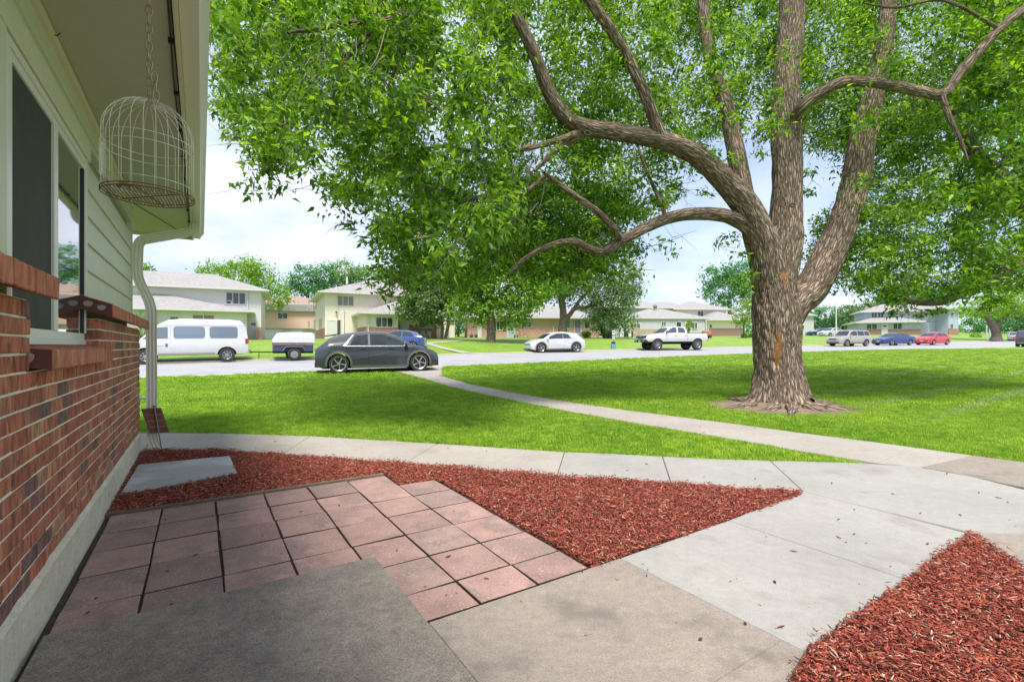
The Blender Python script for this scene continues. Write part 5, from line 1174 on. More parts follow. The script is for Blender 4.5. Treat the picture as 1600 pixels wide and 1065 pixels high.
class Bld:
    def __init__(s, name, label, px, Yd, th, zg=None, py=None, cat='house', group=None):
        s.X = (px-800)/F*Yd; s.Y = Yd; s.t = math.radians(th); s.z = zg if zg is not None else CH-(py-HZ)/F*Yd
        s.root = empty(name, (s.X, s.Y, s.z), s.t, label, cat, group)
    def ray(s, px, py, plane, val):
        """hit of the view direction with a wall plane (local y=val or x=val) -> local coords"""
        dx, dy = (px-800)/F, 1.0; c, si = math.cos(s.t), math.sin(s.t)
        # local = R^-1 (world - origin): lx = c*wx+si*wy, ly=-si*wx+c*wy
        ox, oy = -s.X, -s.Y
        lox, loy = c*ox+si*oy, -si*ox+c*oy; ldx, ldy = c*dx+si*dy, -si*dx+c*dy
        k = (val-loy)/ldy if plane == 'F' else (val-lox)/ldx
        return (lox+k*ldx) if plane == 'F' else (loy+k*ldy), CH-(py-HZ)/F*k-s.z
    def block(s, name, m, x0, x1, y0, y1, z0, z1):
        mb = MB(); mb.box(x0, x1, y0, y1, z0, z1); return mb.build(name, m, s.root)
    def hip(s, x0, x1, y0, y1, z, h, m=None, oh=.6, ridge=None, gable=False):
        x0 -= oh; x1 += oh; y0 -= oh; y1 += oh; d = min(x1-x0, y1-y0)/2
        if ridge: (rx0, ry0, rx1, ry1) = ridge
        elif x1-x0 > y1-y0: rx0, rx1 = x0+d, x1-d; ry0 = ry1 = (y0+y1)/2
        else: ry0, ry1 = y0+d, y1-d; rx0 = rx1 = (x0+x1)/2
        V = [(x0,y0,z+.16),(x1,y0,z+.16),(x1,y1,z+.16),(x0,y1,z+.16),(rx0,ry0,z+.16+h),(rx1,ry1,z+.16+h)]
        if abs((x1-x0)) >= abs((y1-y0)): Fc = [(0,1,5,4),(1,2,5),(2,3,4,5),(3,0,4)]
        else: Fc = [(0,1,4),(1,2,5,4),(2,3,5),(3,0,4,5)]
        o = mesh_obj('roof', V, Fc, m or M_shingle, s.root)
        mb = MB(); mb.box(x0+.02, x1-.02, y0+.02, y1-.02, z, z+.155); mb.build('fascia', W_white, s.root)
        g = MB(); g.box(x0-.08, x1+.08, y0-.10, y0+.01, z+.03, z+.15); g.build('gutter', W_white, s.root)
        return o
    def win(s, plane, val, x0, y0, x1, y1, panes=2, shutters=False, m=None, frame=W_white, slider=True):
        a, z1 = s.ray(x0, y0, plane, val); b, z0 = s.ray(x1, y1, plane, val)
        if a > b: a, b = b, a
        if z0 > z1: z0, z1 = z1, z0
        fr = .07; o = MB()
        def bx(mb, a0, a1, d0, d1, zz0, zz1):
            if plane == 'F': mb.box(a0, a1, val-d1, val-d0, zz0, zz1)
            else: mb.box(val-d1, val-d0, a0, a1, zz0, zz1)
        bx(o, a-fr, b+fr, -.02, .05, z1, z1+fr); bx(o, a-fr, b+fr, -.02, .07, z0-fr, z0); bx(o, a-fr, a, -.02, .05, z0, z1); bx(o, b, b+fr, -.02, .05, z0, z1)
        for i in range(1, panes): c = a+(b-a)*i/panes; bx(o, c-.035, c+.035, -.02, .045, z0, z1)
        w_ = o.build('window', frame, s.root)
        for i in range(panes):
            p = MB(); bx(p, a+(b-a)*i/panes+.035*(i > 0), a+(b-a)*(i+1)/panes-.035*(i < panes-1), -.02, .015, z0, z1); p.build('pane', m or M_farglass, w_)
        return w_
    def door(s, plane, val, x0, y0, x1, y1, m=W_white, lights=True):
        a, z1 = s.ray(x0, y0, plane, val); b, z0 = s.ray(x1, y1, plane, val)
        if a > b: a, b = b, a
        z0 = max(z0, 0)
        def bx(mb, a0, a1, d0, d1, zz0, zz1):
            if plane == 'F': mb.box(a0, a1, val-d1, val-d0, zz0, zz1)
            else: mb.box(val-d1, val-d0, a0, a1, zz0, zz1)
        o = MB(); bx(o, a, b, -.02, .04, z0, z1); d = o.build('door', m, s.root)
        f = MB(); bx(f, a-.09, a-.005, -.02, .06, z0, z1+.09); bx(f, b+.005, b+.09, -.02, .06, z0, z1+.09); bx(f, a-.004, b+.004, -.02, .06, z1+.005, z1+.09); f.build('door_frame', W_white, d)
        if lights:
            p = MB(); bx(p, a+.15*(b-a), b-.15*(b-a), .03, .047, z0+(z1-z0)*.76, z0+(z1-z0)*.90); p.build('door_light', M_farglass, d)
        return d
    def pipe(s, x, y, z0, z1, r=.05, name='downspout', m=None):
        mb = MB(); mb.box(x-r, x+r, y-r, y+r, z0, z1); mb.build(name, m or W_white, s.root)
    def vent(s, x, y, z0, h=.5, r=.07):
        mb = MB(); mb.cyl((x, y, z0), (x, y, z0+h), r, r, 8); mb.build('roof_vent', W_white, s.root)
# A: greige two-storey behind the van
A_ = Bld('two_storey_house', 'greige two-storey house with pale hipped roofs behind the white van', 408, 52, 25, py=531.5)
A_.block('wall', W_grey, -24, 0, 0, 10, 0, 5.25); A_.hip(-24, 0, 0, 10, 5.25, 2.1, oh=.75)
A_.block('wall', W_grey, -17, -1.3, -3.2, 4, 0, 2.75); A_.hip(-17, -1.3, -3.2, 4, 2.75, 1.75, oh=.75, ridge=(-10.2, .2, -9.0, .2))
A_.win('F', 0, 354, 457, 383, 475, 3); A_.win('F', -3.2, 301.5, 492, 334, 506, 2, m=mat('drawn blind', (.30, .22, .19), .8)); A_.door('F', -3.2, 264, 491, 281, 532); A_.door('F', 0, 391, 501, 401, 531)
A_.win('F', 0, 352, 470, 361, 475, 1, m=W_white)
for px in (384.5, 218): a, z = A_.ray(px, 480, 'F', -3.2); A_.pipe(a, -3.28, 0, 2.75)
a, z = A_.ray(387, 480, 'F', 0); A_.pipe(a, -.1, 2.9, 5.2)
A_.block('brick_pier', BR_R, -2.3, -1.85, -.9, -.3, 0, 1.5); A_.block('brick_pier', BR_R, -.35, .12, -.9, -.1, 0, 1.4)
for (x, y, z, h) in ((-9, 1, 4.3, .7), (-13, 3, 6.3, .7), (-6.5, 5.5, 7.0, .55), (-4.6, 5.0, 6.6, .9), (-5.4, 5, 6.7, .5), (-14.5,5.4,6.8,1.0)): A_.vent(x, y, z, h, .11)
# shrub beside it is built with the trees below
# G: peach building with garages
G_ = Bld('garage_apartments', 'peach apartment block over white garage doors between the grey and cream houses', 409, 80, 12, py=532)
G_.block('wall', W_peach, -6, 12, 0, 9, 2.05, 4.95); G_.block('garage_wall', mat('pale garage wall', (.55,.50,.46), .8), -6, 12, .4, 9, 0, 2.05); G_.block('roof_band', M_shingle, -6.6, 12.6, -.5, 9.5, 4.95, 6.1)
o = G_.hip(-6, 12, .5, 9, 6.1, 1.7, M_shingle_tan, oh=.1, ridge=(3.4, 5, 5.0, 5))
for (x0, x1) in ((411, 441), (455, 472)): G_.door('F', .4, x0, 514, x1, 532, mat('white garage door', (.66,.66,.66), .6), lights=False)
G_.door('F', .4, 444, 515, 452, 532, W_pink, lights=False); G_.win('F', 0, 434.5, 489, 449, 497.5, 2); G_.win('F', 0, 409, 488, 414, 496.5, 1)
mb = MB(); mb.box(8.4, 10.0, -1.2, 0, 2.3, 3.1); mb.build('balcony', mat('balcony wood', (.25,.13,.1), .8), G_.root)
for x in (-2, -.6, 3, 4): G_.vent(x, 3, 6.8, .8, .08)
# B: cream house with brick wainscot
B1 = Bld('cream_house', 'cream two-storey house with brick wainscot and one-storey wing behind the dark crossover', 508, 56, 27, py=529)
B1.block('wall', W_beige, 0, 16, 0, 12.5, 0, 5.3); B1.hip(0, 16, 0, 12.5, 5.3, 2.5, oh=.8)
B1.block('brick_wainscot', BR_R, -.05, -.001, .3, 12.5, 0, 1.25)
for r_px in ((482,470,484.5,480),(489,465.5,494.8,481)): B1.win('L', 0, *r_px, 1 if r_px[0] < 485 else 2)
for r_px in ((481.5,503,485,511),(490.5,501,493.5,513),(499,499.5,503.5,512.5)): B1.win('L', 0, *r_px, 2 if r_px[0] > 495 else 1)
B1.win('F', 0, 527.5, 462.5, 552, 477.5, 3, m=mat('blinds', (.22,.23,.24), .6)); B1.door('F', 0, 512, 501, 524.5, 528.5, W_white, lights=False); B1.door('F', 0, 527, 500, 532, 524, mat('dark door', (.08,.06,.05), .6), lights=False)
WY = -5.4; wx0, _ = B1.ray(571, 520, 'F', WY); wx1, _ = B1.ray(622, 520, 'F', WY); wx2, _ = B1.ray(703, 520, 'F', WY)
B1.block('wall', W_beige, wx0, wx1, WY, .5, 0, 2.65); B1.block('brick_wainscot', BR_R, wx0-.05, wx1+.05, WY-.06, -.1, 0, 1.28)
B1.block('porch_wall', W_beige, wx1, wx2-1, WY+2.2, 1.5, 0, 2.65); B1.block('brick_wainscot', BR_R, wx1, wx2-.95, WY+2.15, .5, 0, 1.7)
B1.hip(wx0, wx2, WY, 4, 2.65, 1.9, oh=.7); B1.win('F', WY-.06, 588, 496, 613, 511, 3); B1.door('F', WY+2.14, 626, 503, 638, 528, W_white, lights=False); B1.win('F', WY+2.14, 655, 501, 677, 512, 2)
B1.win('L', wx0-.05, 538, 498.5, 545, 509.5, 2)
a, z = B1.ray(575, 500, 'F', WY); B1.pipe(a, WY-.1, 0, 2.6); a, z = B1.ray(527, 470, 'F', 0); B1.pipe(a, -.07, 2.6, 5.3); B1.pipe(wx2-.2, WY, 0, 2.65, .08, 'porch_post')
B1.vent(3, 4, 7, .9, .12); B1.vent(8, 6.6, 7.7, .6, .08); mb = MB(); mb.cyl((1.2,-.12,3.15),(1.2,-.3,3.1),.09,.12,10); mb.build('wall_lamp', M_clad, B1.root)
# C: pink brick ranch behind the trees
C1 = Bld('brick_ranch_house', 'long pink brick one-storey house behind the street trees and white crossover', 731, 62, 8, py=529)
C1.block('wall', W_pink, 0, 17.5, 0, 9, 0, 2.65); C1.block('brick_wall', BR_P, -.05, 17.55, -.06, 9.05, 0, 1.45); C1.hip(0, 17.5, 0, 9, 2.65, 2.0, oh=.7)
C1.door('F', -.06, 747, 505, 751.5, 528, lights=False); C1.win('F', -.06, 776, 502, 785, 515, 2); C1.door('F', -.06, 793, 502, 804, 528, mat('blue grey door', (.38,.42,.47), .6), lights=False); C1.win('F', -.06, 816, 503, 830, 511, 2)
C1.win('F', -.06, 881, 501, 890, 514, 1, m=mat('green curtain', (.16,.30,.28), .6)); C1.door('F', -.06, 898, 500, 907, 527, mat('slate door', (.2,.22,.26), .6), lights=False); C1.win('F', -.06, 914, 501, 921, 513, 1)
a, z = C1.ray(864, 510, 'F', 0); C1.pipe(a, -.15, 0, 2.6, .05, 'downspout', W_pink)
C1.block('chimney', BR_P, 8, 9, 3, 4, 3.5, 5.6)
C2 = Bld('brick_ranch_house', 'upper storey house of pale blue siding seen over the brick ranch roof among trees', 905, 84, 8, py=522)
C2.block('wall', W_blue, 0, 17, 0, 9, 0, 4.6); C2.hip(0, 17, 0, 9, 4.6, 1.8, oh=.7); C2.win('F', 0, 1012, 486, 1020, 492, 2)
# D: grey green house behind the pickup
D1 = Bld('grey_green_house', 'grey-green one-storey house with tan brick base behind the white pickup', 978, 66, 4, py=527)
D1.block('wall', W_green, 0, 11.2, 0, 9, 0, 2.55); D1.block('brick_wainscot', BR_G, .5, 8.0, -.06, -.001, 0, 1.15); D1.hip(.6, 11.2, .6, 9, 2.55, 1.6, oh=.75)
D1.win('F', -.02, 985, 505.5, 1000, 512.5, 3, m=mat('brown glass', (.12,.10,.10), .3)); D1.win('F', -.02, 1034, 502.5, 1040, 508.5, 2); D1.door('F', -.02, 1057, 503, 1064, 524, M_farglass); D1.door('F', -.02, 1070, 503, 1080, 526); D1.win('F', -.02, 1082, 504, 1089, 513, 2)
D1.door('F', -.02, 969.5, 504, 974, 526); D1.block('porch_wall', W_green, -1.6, 0, .5, 6, 0, 2.55)
a, z = D1.ray(1105, 510, 'F', 0); D1.pipe(a-.2, -.1, 0, 2.5)
mb = MB(); mb.cyl((5.6, 4.2, 4.1), (5.6, 4.0, 4.5), .05, .05, 6); mb.cyl((5.6, 3.95, 4.6), (5.55, 3.7, 4.68), .32, .10, 14); mb.build('satellite_dish', mat('dish grey', (.18,.19,.2), .5), D1.root)
# E: cream two-storey further back with garage wing
E1 = Bld('cream_house', 'far cream two-storey house with brown garage band, left of the big tree trunk', 1057, 86, 3, py=524)
E1.block('wall', W_beige, 0, 9.2, 0, 9, 0, 4.55); E1.hip(0, 9.2, 0, 9, 4.55, 1.9, oh=.8); E1.hip(-5, 4, 2, 9, 4.75, 1.6, oh=.8); E1.win('F', 0, 1090.5, 486.5, 1098.5, 494, 2)
ex0, _ = E1.ray(1107, 520, 'F', -6); ex1, _ = E1.ray(1163, 520, 'F', -6)
E1.block('garage_wall', W_beige, ex0, ex1, -6, 2, 0, 2.35); E1.block('garage_door', W_brown, ex0+.1, ex1-.1, -6.05, -6.001, -.3, 1.1); E1.hip(ex0, ex1, -6, 2, 2.35, 1.6, oh=.7); E1.win('F', -6, 1109, 507, 1112, 512, 1)
# pale house seen between the big trunk and its right limb
H1 = Bld('pale_house', 'pale grey house end far off just right of the big tree trunk', 1247, 112, 10, py=524)
H1.block('wall', mat('pale wall', (.5,.5,.48), .8), -1, 4.2, 0, 8, 0, 4.6); H1.hip(-1, 4.2, 0, 8, 4.6, 1.5, oh=.5); H1.win('F', 0, 1251, 508, 1256, 514, 1)
# F: pale blue house on the right
F1 = Bld('blue_house', 'pale blue two-storey house with brick base behind the red hatchback', 1438, 98, -22, py=523.5)
f0, _ = F1.ray(1344, 510, 'F', 0)
F1.block('wall', W_blue, f0, 0, 0, 10, 0, 2.6); F1.block('brick_wainscot', BR_R, f0-.05, .05, -.07, 6, 0, 1.25); F1.hip(f0, 0, 0, 10, 2.6, 1.8, oh=.9)
F1.win('F', -.07, 1354.5, 506.5, 1361.5, 514, 1); F1.win('F', -.07, 1362.5, 506.5, 1370, 514, 1); F1.win('F', -.07, 1396, 505.5, 1409, 514, 2); F1.door('F', -.07, 1378, 506.5, 1386.5, 523)
f1, _ = F1.ray(1351, 490, 'F', 3); f2, _ = F1.ray(1482, 490, 'F', 3)
F1.block('upper_wall', W_blue, f1, 1.0, 3, 11, 2.4, 5.0); F1.hip(f1, 1.0, 3, 11, 5.0, 1.8, oh=.8); F1.win('F', 3, 1362, 488, 1370, 496, 2); F1.win('F', 3, 1372, 488, 1380, 496, 2)
F2 = Bld('blue_house', 'right-hand pale blue two-storey block with brick base, bare of front roof', 1482, 99, 28, py=523.5)
F2.block('wall', W_blue, 0, 4.6, 0, 9, 0, 5.3); F2.block('wall', W_blue, -3.2, 0, 2.2, 9, 0, 5.3); F2.block('brick_wainscot', BR_R, -.05, 4.65, -.06, -.001, 0, 1.4); F2.hip(-3.2, 4.6, 0, 9, 5.3, 1.5, oh=.6)
F2.win('F', -.06, 1485, 506, 1489, 513, 1); F2.door('F', 2.2, 1470, 507, 1478, 523, mat('brown door', (.25,.15,.12), .7), lights=False); F2.win('F', 2.2, 1462, 483, 1465, 492, 1); F2.win('F', 2.2, 1452, 483, 1460, 492, 2)
mb = MB(); mb.cyl((1.6,-.1,4.3),(1.6,-.35,4.35),.3,.12,12); mb.build('satellite_dish', W_white, F2.root)

# ------------------------------------------------------------------ small things along the street
def post(name, label, cat, px, Yd, h, r, m, extra=None):
    X = (px-800)/F*Yd; e = empty(name, (X, Yd, GZ(X, Yd)), 0, label, cat); mb = MB(); mb.cyl((0, 0, -.1), (0, 0, h), r, r*.8, 10); mb.build('pole', m, e)
    if extra: extra(e)
    return e
M_galv = mat('galvanised steel', (.34, .33, .32), .5, .5)
def blade(e):
    mb = MB(); mb.box(-.28, .28, -.012, .012, 2.62, 2.80); mb.build('name_blade', mat('white sign face', (.62, .62, .64), .5), e, bevel=.004)
    mb = MB()
    for x in (-.18, -.1, -.03, .05, .12, .19): mb.box(x-.022, x+.022, -.016, -.0125, 2.67, 2.75)
    mb.build('faded_lettering', mat('faded lettering', (.42, .42, .46), .6), e)
post('street_sign', 'slim street sign post with a small white blade in front of the cream house', 'street sign', 538.5, 31, 2.8, .03, M_galv, blade)
def lamp_arm(e): 
    mb = MB(); mb.box(-.35, .05, -.06, .06, 4.95, 5.03); mb.build('lamp_head', W_white, e)
post('lamp_post', 'slim white pole standing on the far lawn above the champagne wagon', 'pole', 1306.5, 68, 5.0, .09, W_white, lamp_arm)
for i, px in enumerate((1541.5, 1546.5)):
    post('white_post', ('left' if i == 0 else 'right')+' one of two white posts beside the leaning street tree', 'post', px, 82, 2.4, .12, W_white)
# kerbside mailbox on a post with a blue tub
def mbx(e):
    mb = MB(); mb.box(-.11, .11, -.14, .14, 1.22, 1.50); mb.cyl((0,-.14,1.5),(0,.14,1.5),.11,.11,12); mb.build('box', W_white, e, bevel=.01)
    mb = MB(); mb.box(-.12, .12, -.10, .10, .80, 1.18); mb.build('news_tube', mat('pale grey plastic', (.42,.44,.46), .5), e, bevel=.02)
    mb = MB(); mb.box(-.15, .15, -.12, .12, .42, .62); mb.build('black_crate', mat('black plastic', (.03,.03,.04), .5), e, bevel=.01)
    mb = MB(); mb.hexa([(-.17,-.15,0),(.17,-.15,0),(.17,.15,0),(-.17,.15,0),(-.21,-.18,.41),(.21,-.18,.41),(.21,.18,.41),(-.21,.18,.41)]); mb.build('blue_tub', mat('blue plastic', (.14,.32,.50), .4), e, bevel=.015)
post('mailbox', 'white mailbox post with a blue tub at its foot left of the pickup', 'mailbox', 958.5, 41.5, 1.25, .035, M_galv, mbx)
# two white plastic chairs on the porch
def garden_chair(px, Yd, rz, lab):
    X = (px-800)/F*Yd; e = empty('garden_chair', (X, Yd, B1.z+.02), rz, lab, 'chair', 'white garden chairs on the porch')
    m = mat('white resin', (.66,.66,.66), .5)
    mb = MB(); mb.box(-.24,.24,-.24,.22,.40,.44); mb.build('seat', m, e, bevel=.01)
    for x in (-.22,.22):
        for y in (-.22,.22): mb = MB(); mb.box(x-.03,x+.03,y-.03,y+.03,0,.41); mb.build('leg', m, e)
    for x in (-.25,.25): mb = MB(); mb.box(x-.03,x+.03,-.24,.22,.62,.65); mb.box(x-.025,x+.025,-.23,-.18,.41,.62); mb.build('armrest', m, e)
    mb = MB()
    for k in range(5): x = -.2+.1*k; mb.box(x-.035,x+.035,.20,.24,.44,.86+.06*math.sin(math.pi*(k+.5)/5))
    mb.box(-.24,.24,.20,.245,.84,.92); mb.build('backrest', m, e)
garden_chair(661, 57.6, .3, 'left white garden chair on the porch behind the blue hatchback'); garden_chair(669.5, 57.8, -.2, 'right white garden chair on the porch beside the porch tree')
# flower pots and a bicycle against the pink brick wall
for i, px in enumerate((736.5, 744.0)):
    X = (px-800)/F*61.2; e = empty('flower_pot', (X, 61.2, C1.z), 0, ('left' if i == 0 else 'right')+' dark round pot by the corner of the pink brick house', 'flower pot')
    mb = MB(); mb.cyl((0,0,0),(0,0,.45),.16,.24,12); mb.build('pot', mat('dark pot', (.12,.07,.06), .8), e); mb = MB(); mb.cyl((0,0,.45),(.05,0,.75),.2,.02,8); mb.build('plant', mat('pot plant', (.1,.12,.05), .8), e)
X = (815-800)/F*61.0; e = empty('bicycle', (X, 61.0, C1.z), .1, 'bicycle leaning against the pink brick wall left of the white crossover', 'bicycle')
mk = mat('bike black', (.04,.035,.035), .5)
for x in (-.5, .5): mb = MB(); mb.tube([(x+.31*math.cos(a), 0, .33+.31*math.sin(a)) for a in np.linspace(0, 6.0, 20)], .022, 5, closed=True); mb.build('wheel', mk, e)
mb = MB(); mb.tube([(-.5,0,.33),(-.12,0,.33),(.32,0,.85),(-.2,0,.80),(-.12,0,.33)], .02, 5); mb.tube([(-.5,0,.33),(-.2,0,.8)], .015, 5); mb.tube([(.5,0,.33),(.3,0,.95)], .02, 5); mb.build('frame', mat('bike red', (.3,.05,.04), .5), e)
mb = MB(); mb.tube([(.3,-.25,1.0),(.3,0,.97),(.3,.25,1.0)], .018, 5); mb.build('handlebar', mk, e); mb = MB(); mb.box(-.32,-.08,-.06,.06,.86,.91); mb.build('saddle', mk, e)
# grill / wheeled bin by the grey-green house, walk across the far lawn
X = (982-800)/F*64.5; e = empty('grill', (X, 64.5, D1.z-.1), .3, 'black kettle grill with white lid front beside the grey-green house', 'grill')
mb = MB(); mb.box(-.55,.55,-.3,.3,.1,1.0); mb.build('cart', mk, e, bevel=.04); mb = MB(); mb.box(-.18,.22,-.34,-.3,.15,.95); mb.build('front_panel', W_white, e)
X = (1104-800)/F*60.; e = empty('yard_cart', (X, 60., GZ(X, 60.)), 0, 'orange and white yard cart behind the pickup tailgate', 'cart')  # yard cart: an orange tub on wheels
mb = MB(); mb.box(-.5,.5,-.3,.3,.25,.9); mb.build('tub', mat('faded orange', (.45,.16,.09), .7), e, bevel=.05)
for x in (-.35,.35): mb = MB(); mb.cyl((x,-.35,.2),(x,.35,.2),.2,.2,12); mb.build('wheel', mk, e)
def far_walk(px, name='far_walk'):
    e = empty(name); e['kind'] = 'structure'
    for (a, b, c, d) in px:
        V = []
        for (x, y) in (a, b, c, d):
            p = GG(x, y); V.append(p+Vector((0, 0, .03)))
        mesh_obj('slab', V, [(0, 1, 2, 3)], M_conc_walk, e)
def GG(x, y):
    lo, hi = 5, 200
    for _ in range(50):
        m = (lo+hi)/2; X = (x-800)/F*m
        if CH-(y-HZ)/F*m > GZ(X, m): lo = m
        else: hi = m
    return Vector(((x-800)/F*lo, lo, GZ((x-800)/F*lo, lo)))
far_walk([((737,551.2),(700,544),(690,545),(722,552)), ((700,544),(668,535),(660,535.8),(690,545)), ((668,535),(722,531.5),(725,532.6),(672,537))])
# ================================================================== TREES
def leaf_mat(name, c0, c1, c2, tr=.45, tcol=(1.5, 1.35, .5)):
    return ramp_mat(name, [(0, c0), (.5, c1), (1, c2)], rough=.5, bump=0, translucent=(tr, tcol), noise_amt=.12, nscale=2)
L_near = leaf_mat('broad green leaves', (.035, .11, .012), (.13, .30, .022), (.34, .55, .05), .5)
L_mid = leaf_mat('mid green leaves', (.10, .24, .025), (.20, .38, .035), (.30, .50, .05), .5)
L_grey = leaf_mat('grey green leaves', (.10, .18, .07), (.17, .27, .11), (.26, .37, .16), .35)
L_far = leaf_mat('far green leaves', (.10, .22, .05), (.17, .33, .08), (.24, .42, .11), .35)
L_teal = leaf_mat('deep green leaves', (.05, .19, .075), (.09, .28, .11), (.17, .38, .14), .3)
L_light = leaf_mat('light young leaves', (.15, .27, .04), (.22, .36, .05), (.30, .44, .08), .4)
def bark_mat(name, ca, cb, cc, su=9.0, sv=2.4):
    m = bpy.data.materials.new(name); m.use_nodes = True; n, L, b = nodes_of(m); b.inputs['Roughness'].default_value = .95; b.inputs['Specular IOR Level'].default_value = .2
    uv = n.new('ShaderNodeUVMap'); mp = n.new('ShaderNodeMapping'); mp.inputs['Scale'].default_value = (su, sv, 1); L.new(uv.outputs[0], mp.inputs[0])
    wn = n.new('ShaderNodeTexNoise'); wn.inputs['Scale'].default_value = 1.3; wn.inputs['Detail'].default_value = 3; L.new(mp.outputs[0], wn.inputs['Vector'])
    ad = n.new('ShaderNodeMix'); ad.data_type = 'RGBA'; ad.blend_type = 'LINEAR_LIGHT'; ad.inputs['Factor'].default_value = .55; L.new(mp.outputs[0], ad.inputs['A']); L.new(wn.outputs['Color'], ad.inputs['B'])
    vo = n.new('ShaderNodeTexVoronoi'); vo.feature = 'DISTANCE_TO_EDGE'; vo.inputs['Scale'].default_value = 1.6; L.new(ad.outputs['Result'], vo.inputs['Vector'])
    fine = n.new('ShaderNodeTexNoise'); fine.inputs['Scale'].default_value = 5; fine.inputs['Detail'].default_value = 7; fine.inputs['Roughness'].default_value = .7; L.new(mp.outputs[0], fine.inputs['Vector'])
    r = n.new('ShaderNodeValToRGB'); r.color_ramp.elements[0].position = .0; r.color_ramp.elements[0].color = ca+(1,); r.color_ramp.elements[1].position = .42; r.color_ramp.elements[1].color = cc+(1,)
    e = r.color_ramp.elements.new(.13); e.color = cb+(1,); L.new(vo.outputs[0], r.inputs[0])
    mx = n.new('ShaderNodeMix'); mx.data_type = 'RGBA'; mx.blend_type = 'MULTIPLY'; mx.inputs['Factor'].default_value = 1; L.new(r.outputs[0], mx.inputs['A'])
    r2 = n.new('ShaderNodeValToRGB'); r2.color_ramp.elements[0].position = .3; r2.color_ramp.elements[1].position = .7; r2.color_ramp.elements[0].color = (.6,.6,.6,1); r2.color_ramp.elements[1].color = (1.3,1.3,1.3,1); L.new(fine.outputs[0], r2.inputs[0]); L.new(r2.outputs[0], mx.inputs['B'])
    at = n.new('ShaderNodeAttribute'); at.attribute_name = 'scar'; ms = n.new('ShaderNodeMix'); ms.data_type = 'RGBA'; L.new(at.outputs['Fac'], ms.inputs['Factor']); L.new(mx.outputs['Result'], ms.inputs['A']); ms.inputs['B'].default_value = (.34, .16, .06, 1)
    L.new(ms.outputs['Result'], b.inputs['Base Color'])
    hm = n.new('ShaderNodeMath'); hm.operation = 'MULTIPLY_ADD'; hm.inputs[1].default_value = .25; L.new(fine.outputs[0], hm.inputs[0]); L.new(vo.outputs[0], hm.inputs[2])
    bn = n.new('ShaderNodeBump'); bn.inputs['Strength'].default_value = 1; bn.inputs['Distance'].default_value = .05; L.new(hm.outputs[0], bn.inputs['Height']); L.new(bn.outputs[0], b.inputs['Normal']); return m
B_near = bark_mat('furrowed grey brown bark', (.075, .055, .04), (.26, .19, .14), (.60, .48, .37), 15, 2.4); B_far = bark_mat('street tree bark', (.12, .09, .07), (.22, .17, .14), (.32, .26, .22), 5, 1.5)
def catmull(P_, sub):
    out = []; n = len(P_)
    for i in range(n-1):
        p0, p1, p2, p3 = P_[max(i-1, 0)], P_[i], P_[i+1], P_[min(i+2, n-1)]
        for k in range(sub):
            t = k/sub; out.append(.5*((2*p1)+(-p0+p2)*t+(2*p0-5*p1+4*p2-p3)*t*t+(-p0+3*p1-3*p2+p3)*t**3))
    out.append(P_[-1]); return out
def limb_mesh(name, pts, mat_, parent, seg=28, sub=6, amp=.05, seed=0, flare=None, origin=Vector((0,0,0)), scar=None, fine=None):
    """pts: list of (Vector, radius) ; ridged bark tube with UVs in metres"""
    P4 = [np.array([p.x, p.y, p.z, r]) for p, r in pts]; C = catmull(P4, sub); V = []; uvs = []; sc = []; s_ = 0; prev = None; n = len(C)
    for i, c in enumerate(C):
        p = Vector(c[:3]); r = max(float(c[3]), .003)
        d = Vector(C[min(i+1, n-1)][:3])-Vector(C[max(i-1, 0)][:3]); d.normalize()
        if i: s_ += (p-Vector(C[i-1][:3])).length
        if prev is None: a = Vector((0, 1, 0)); a = (a-d*a.dot(d)).normalized()
        else: a = (prev-d*prev.dot(d)).normalized()
        prev = a; b = d.cross(a)
        for k in range(seg+1):
            t = 2*math.pi*(k % seg)/seg; dirv = a*math.cos(t)+b*math.sin(t); q = p+dirv*r
            nn = mnoise.noise(Vector((q.x*1.3+seed, q.y*1.3, q.z*.8)))
            rd = mnoise.noise(Vector((math.cos(t)*r*11+seed*3, math.sin(t)*r*11, s_*2.6+seed)))
            rd2 = abs(mnoise.noise(Vector((math.cos(t)*r*17+seed, math.sin(t)*r*17+9, s_*3.4)))) if fine else 0
            rr = r*(1+.10*nn)+amp*r*rd*.8-(fine or 0)*(rd2 < .09)*1.0+(fine or 0)*rd2*1.2
            if flare: rr = flare(t, q, rr, dirv)
            V.append(p+dirv*rr-origin); uvs.append((k/seg*2*math.pi*max(float(pts[0][1]), .08), s_)); sc.append(scar(q) if scar else 0.0)
    m = seg+1; Fc = [(i*m+k, i*m+k+1, (i+1)*m+k+1, (i+1)*m+k) for i in range(n-1) for k in range(seg)]
    o = mesh_obj(name, V, Fc, mat_, parent, sm=True)
    uvl = o.data.uv_layers.new(name='UVMap'); arr = np.array([uvs[l.vertex_index] for l in o.data.loops], dtype=np.float32); uvl.data.foreach_set('uv', arr.ravel())
    at = o.data.attributes.new('scar', 'FLOAT', 'POINT'); at.data.foreach_set('value', np.array(sc, dtype=np.float32)); return o
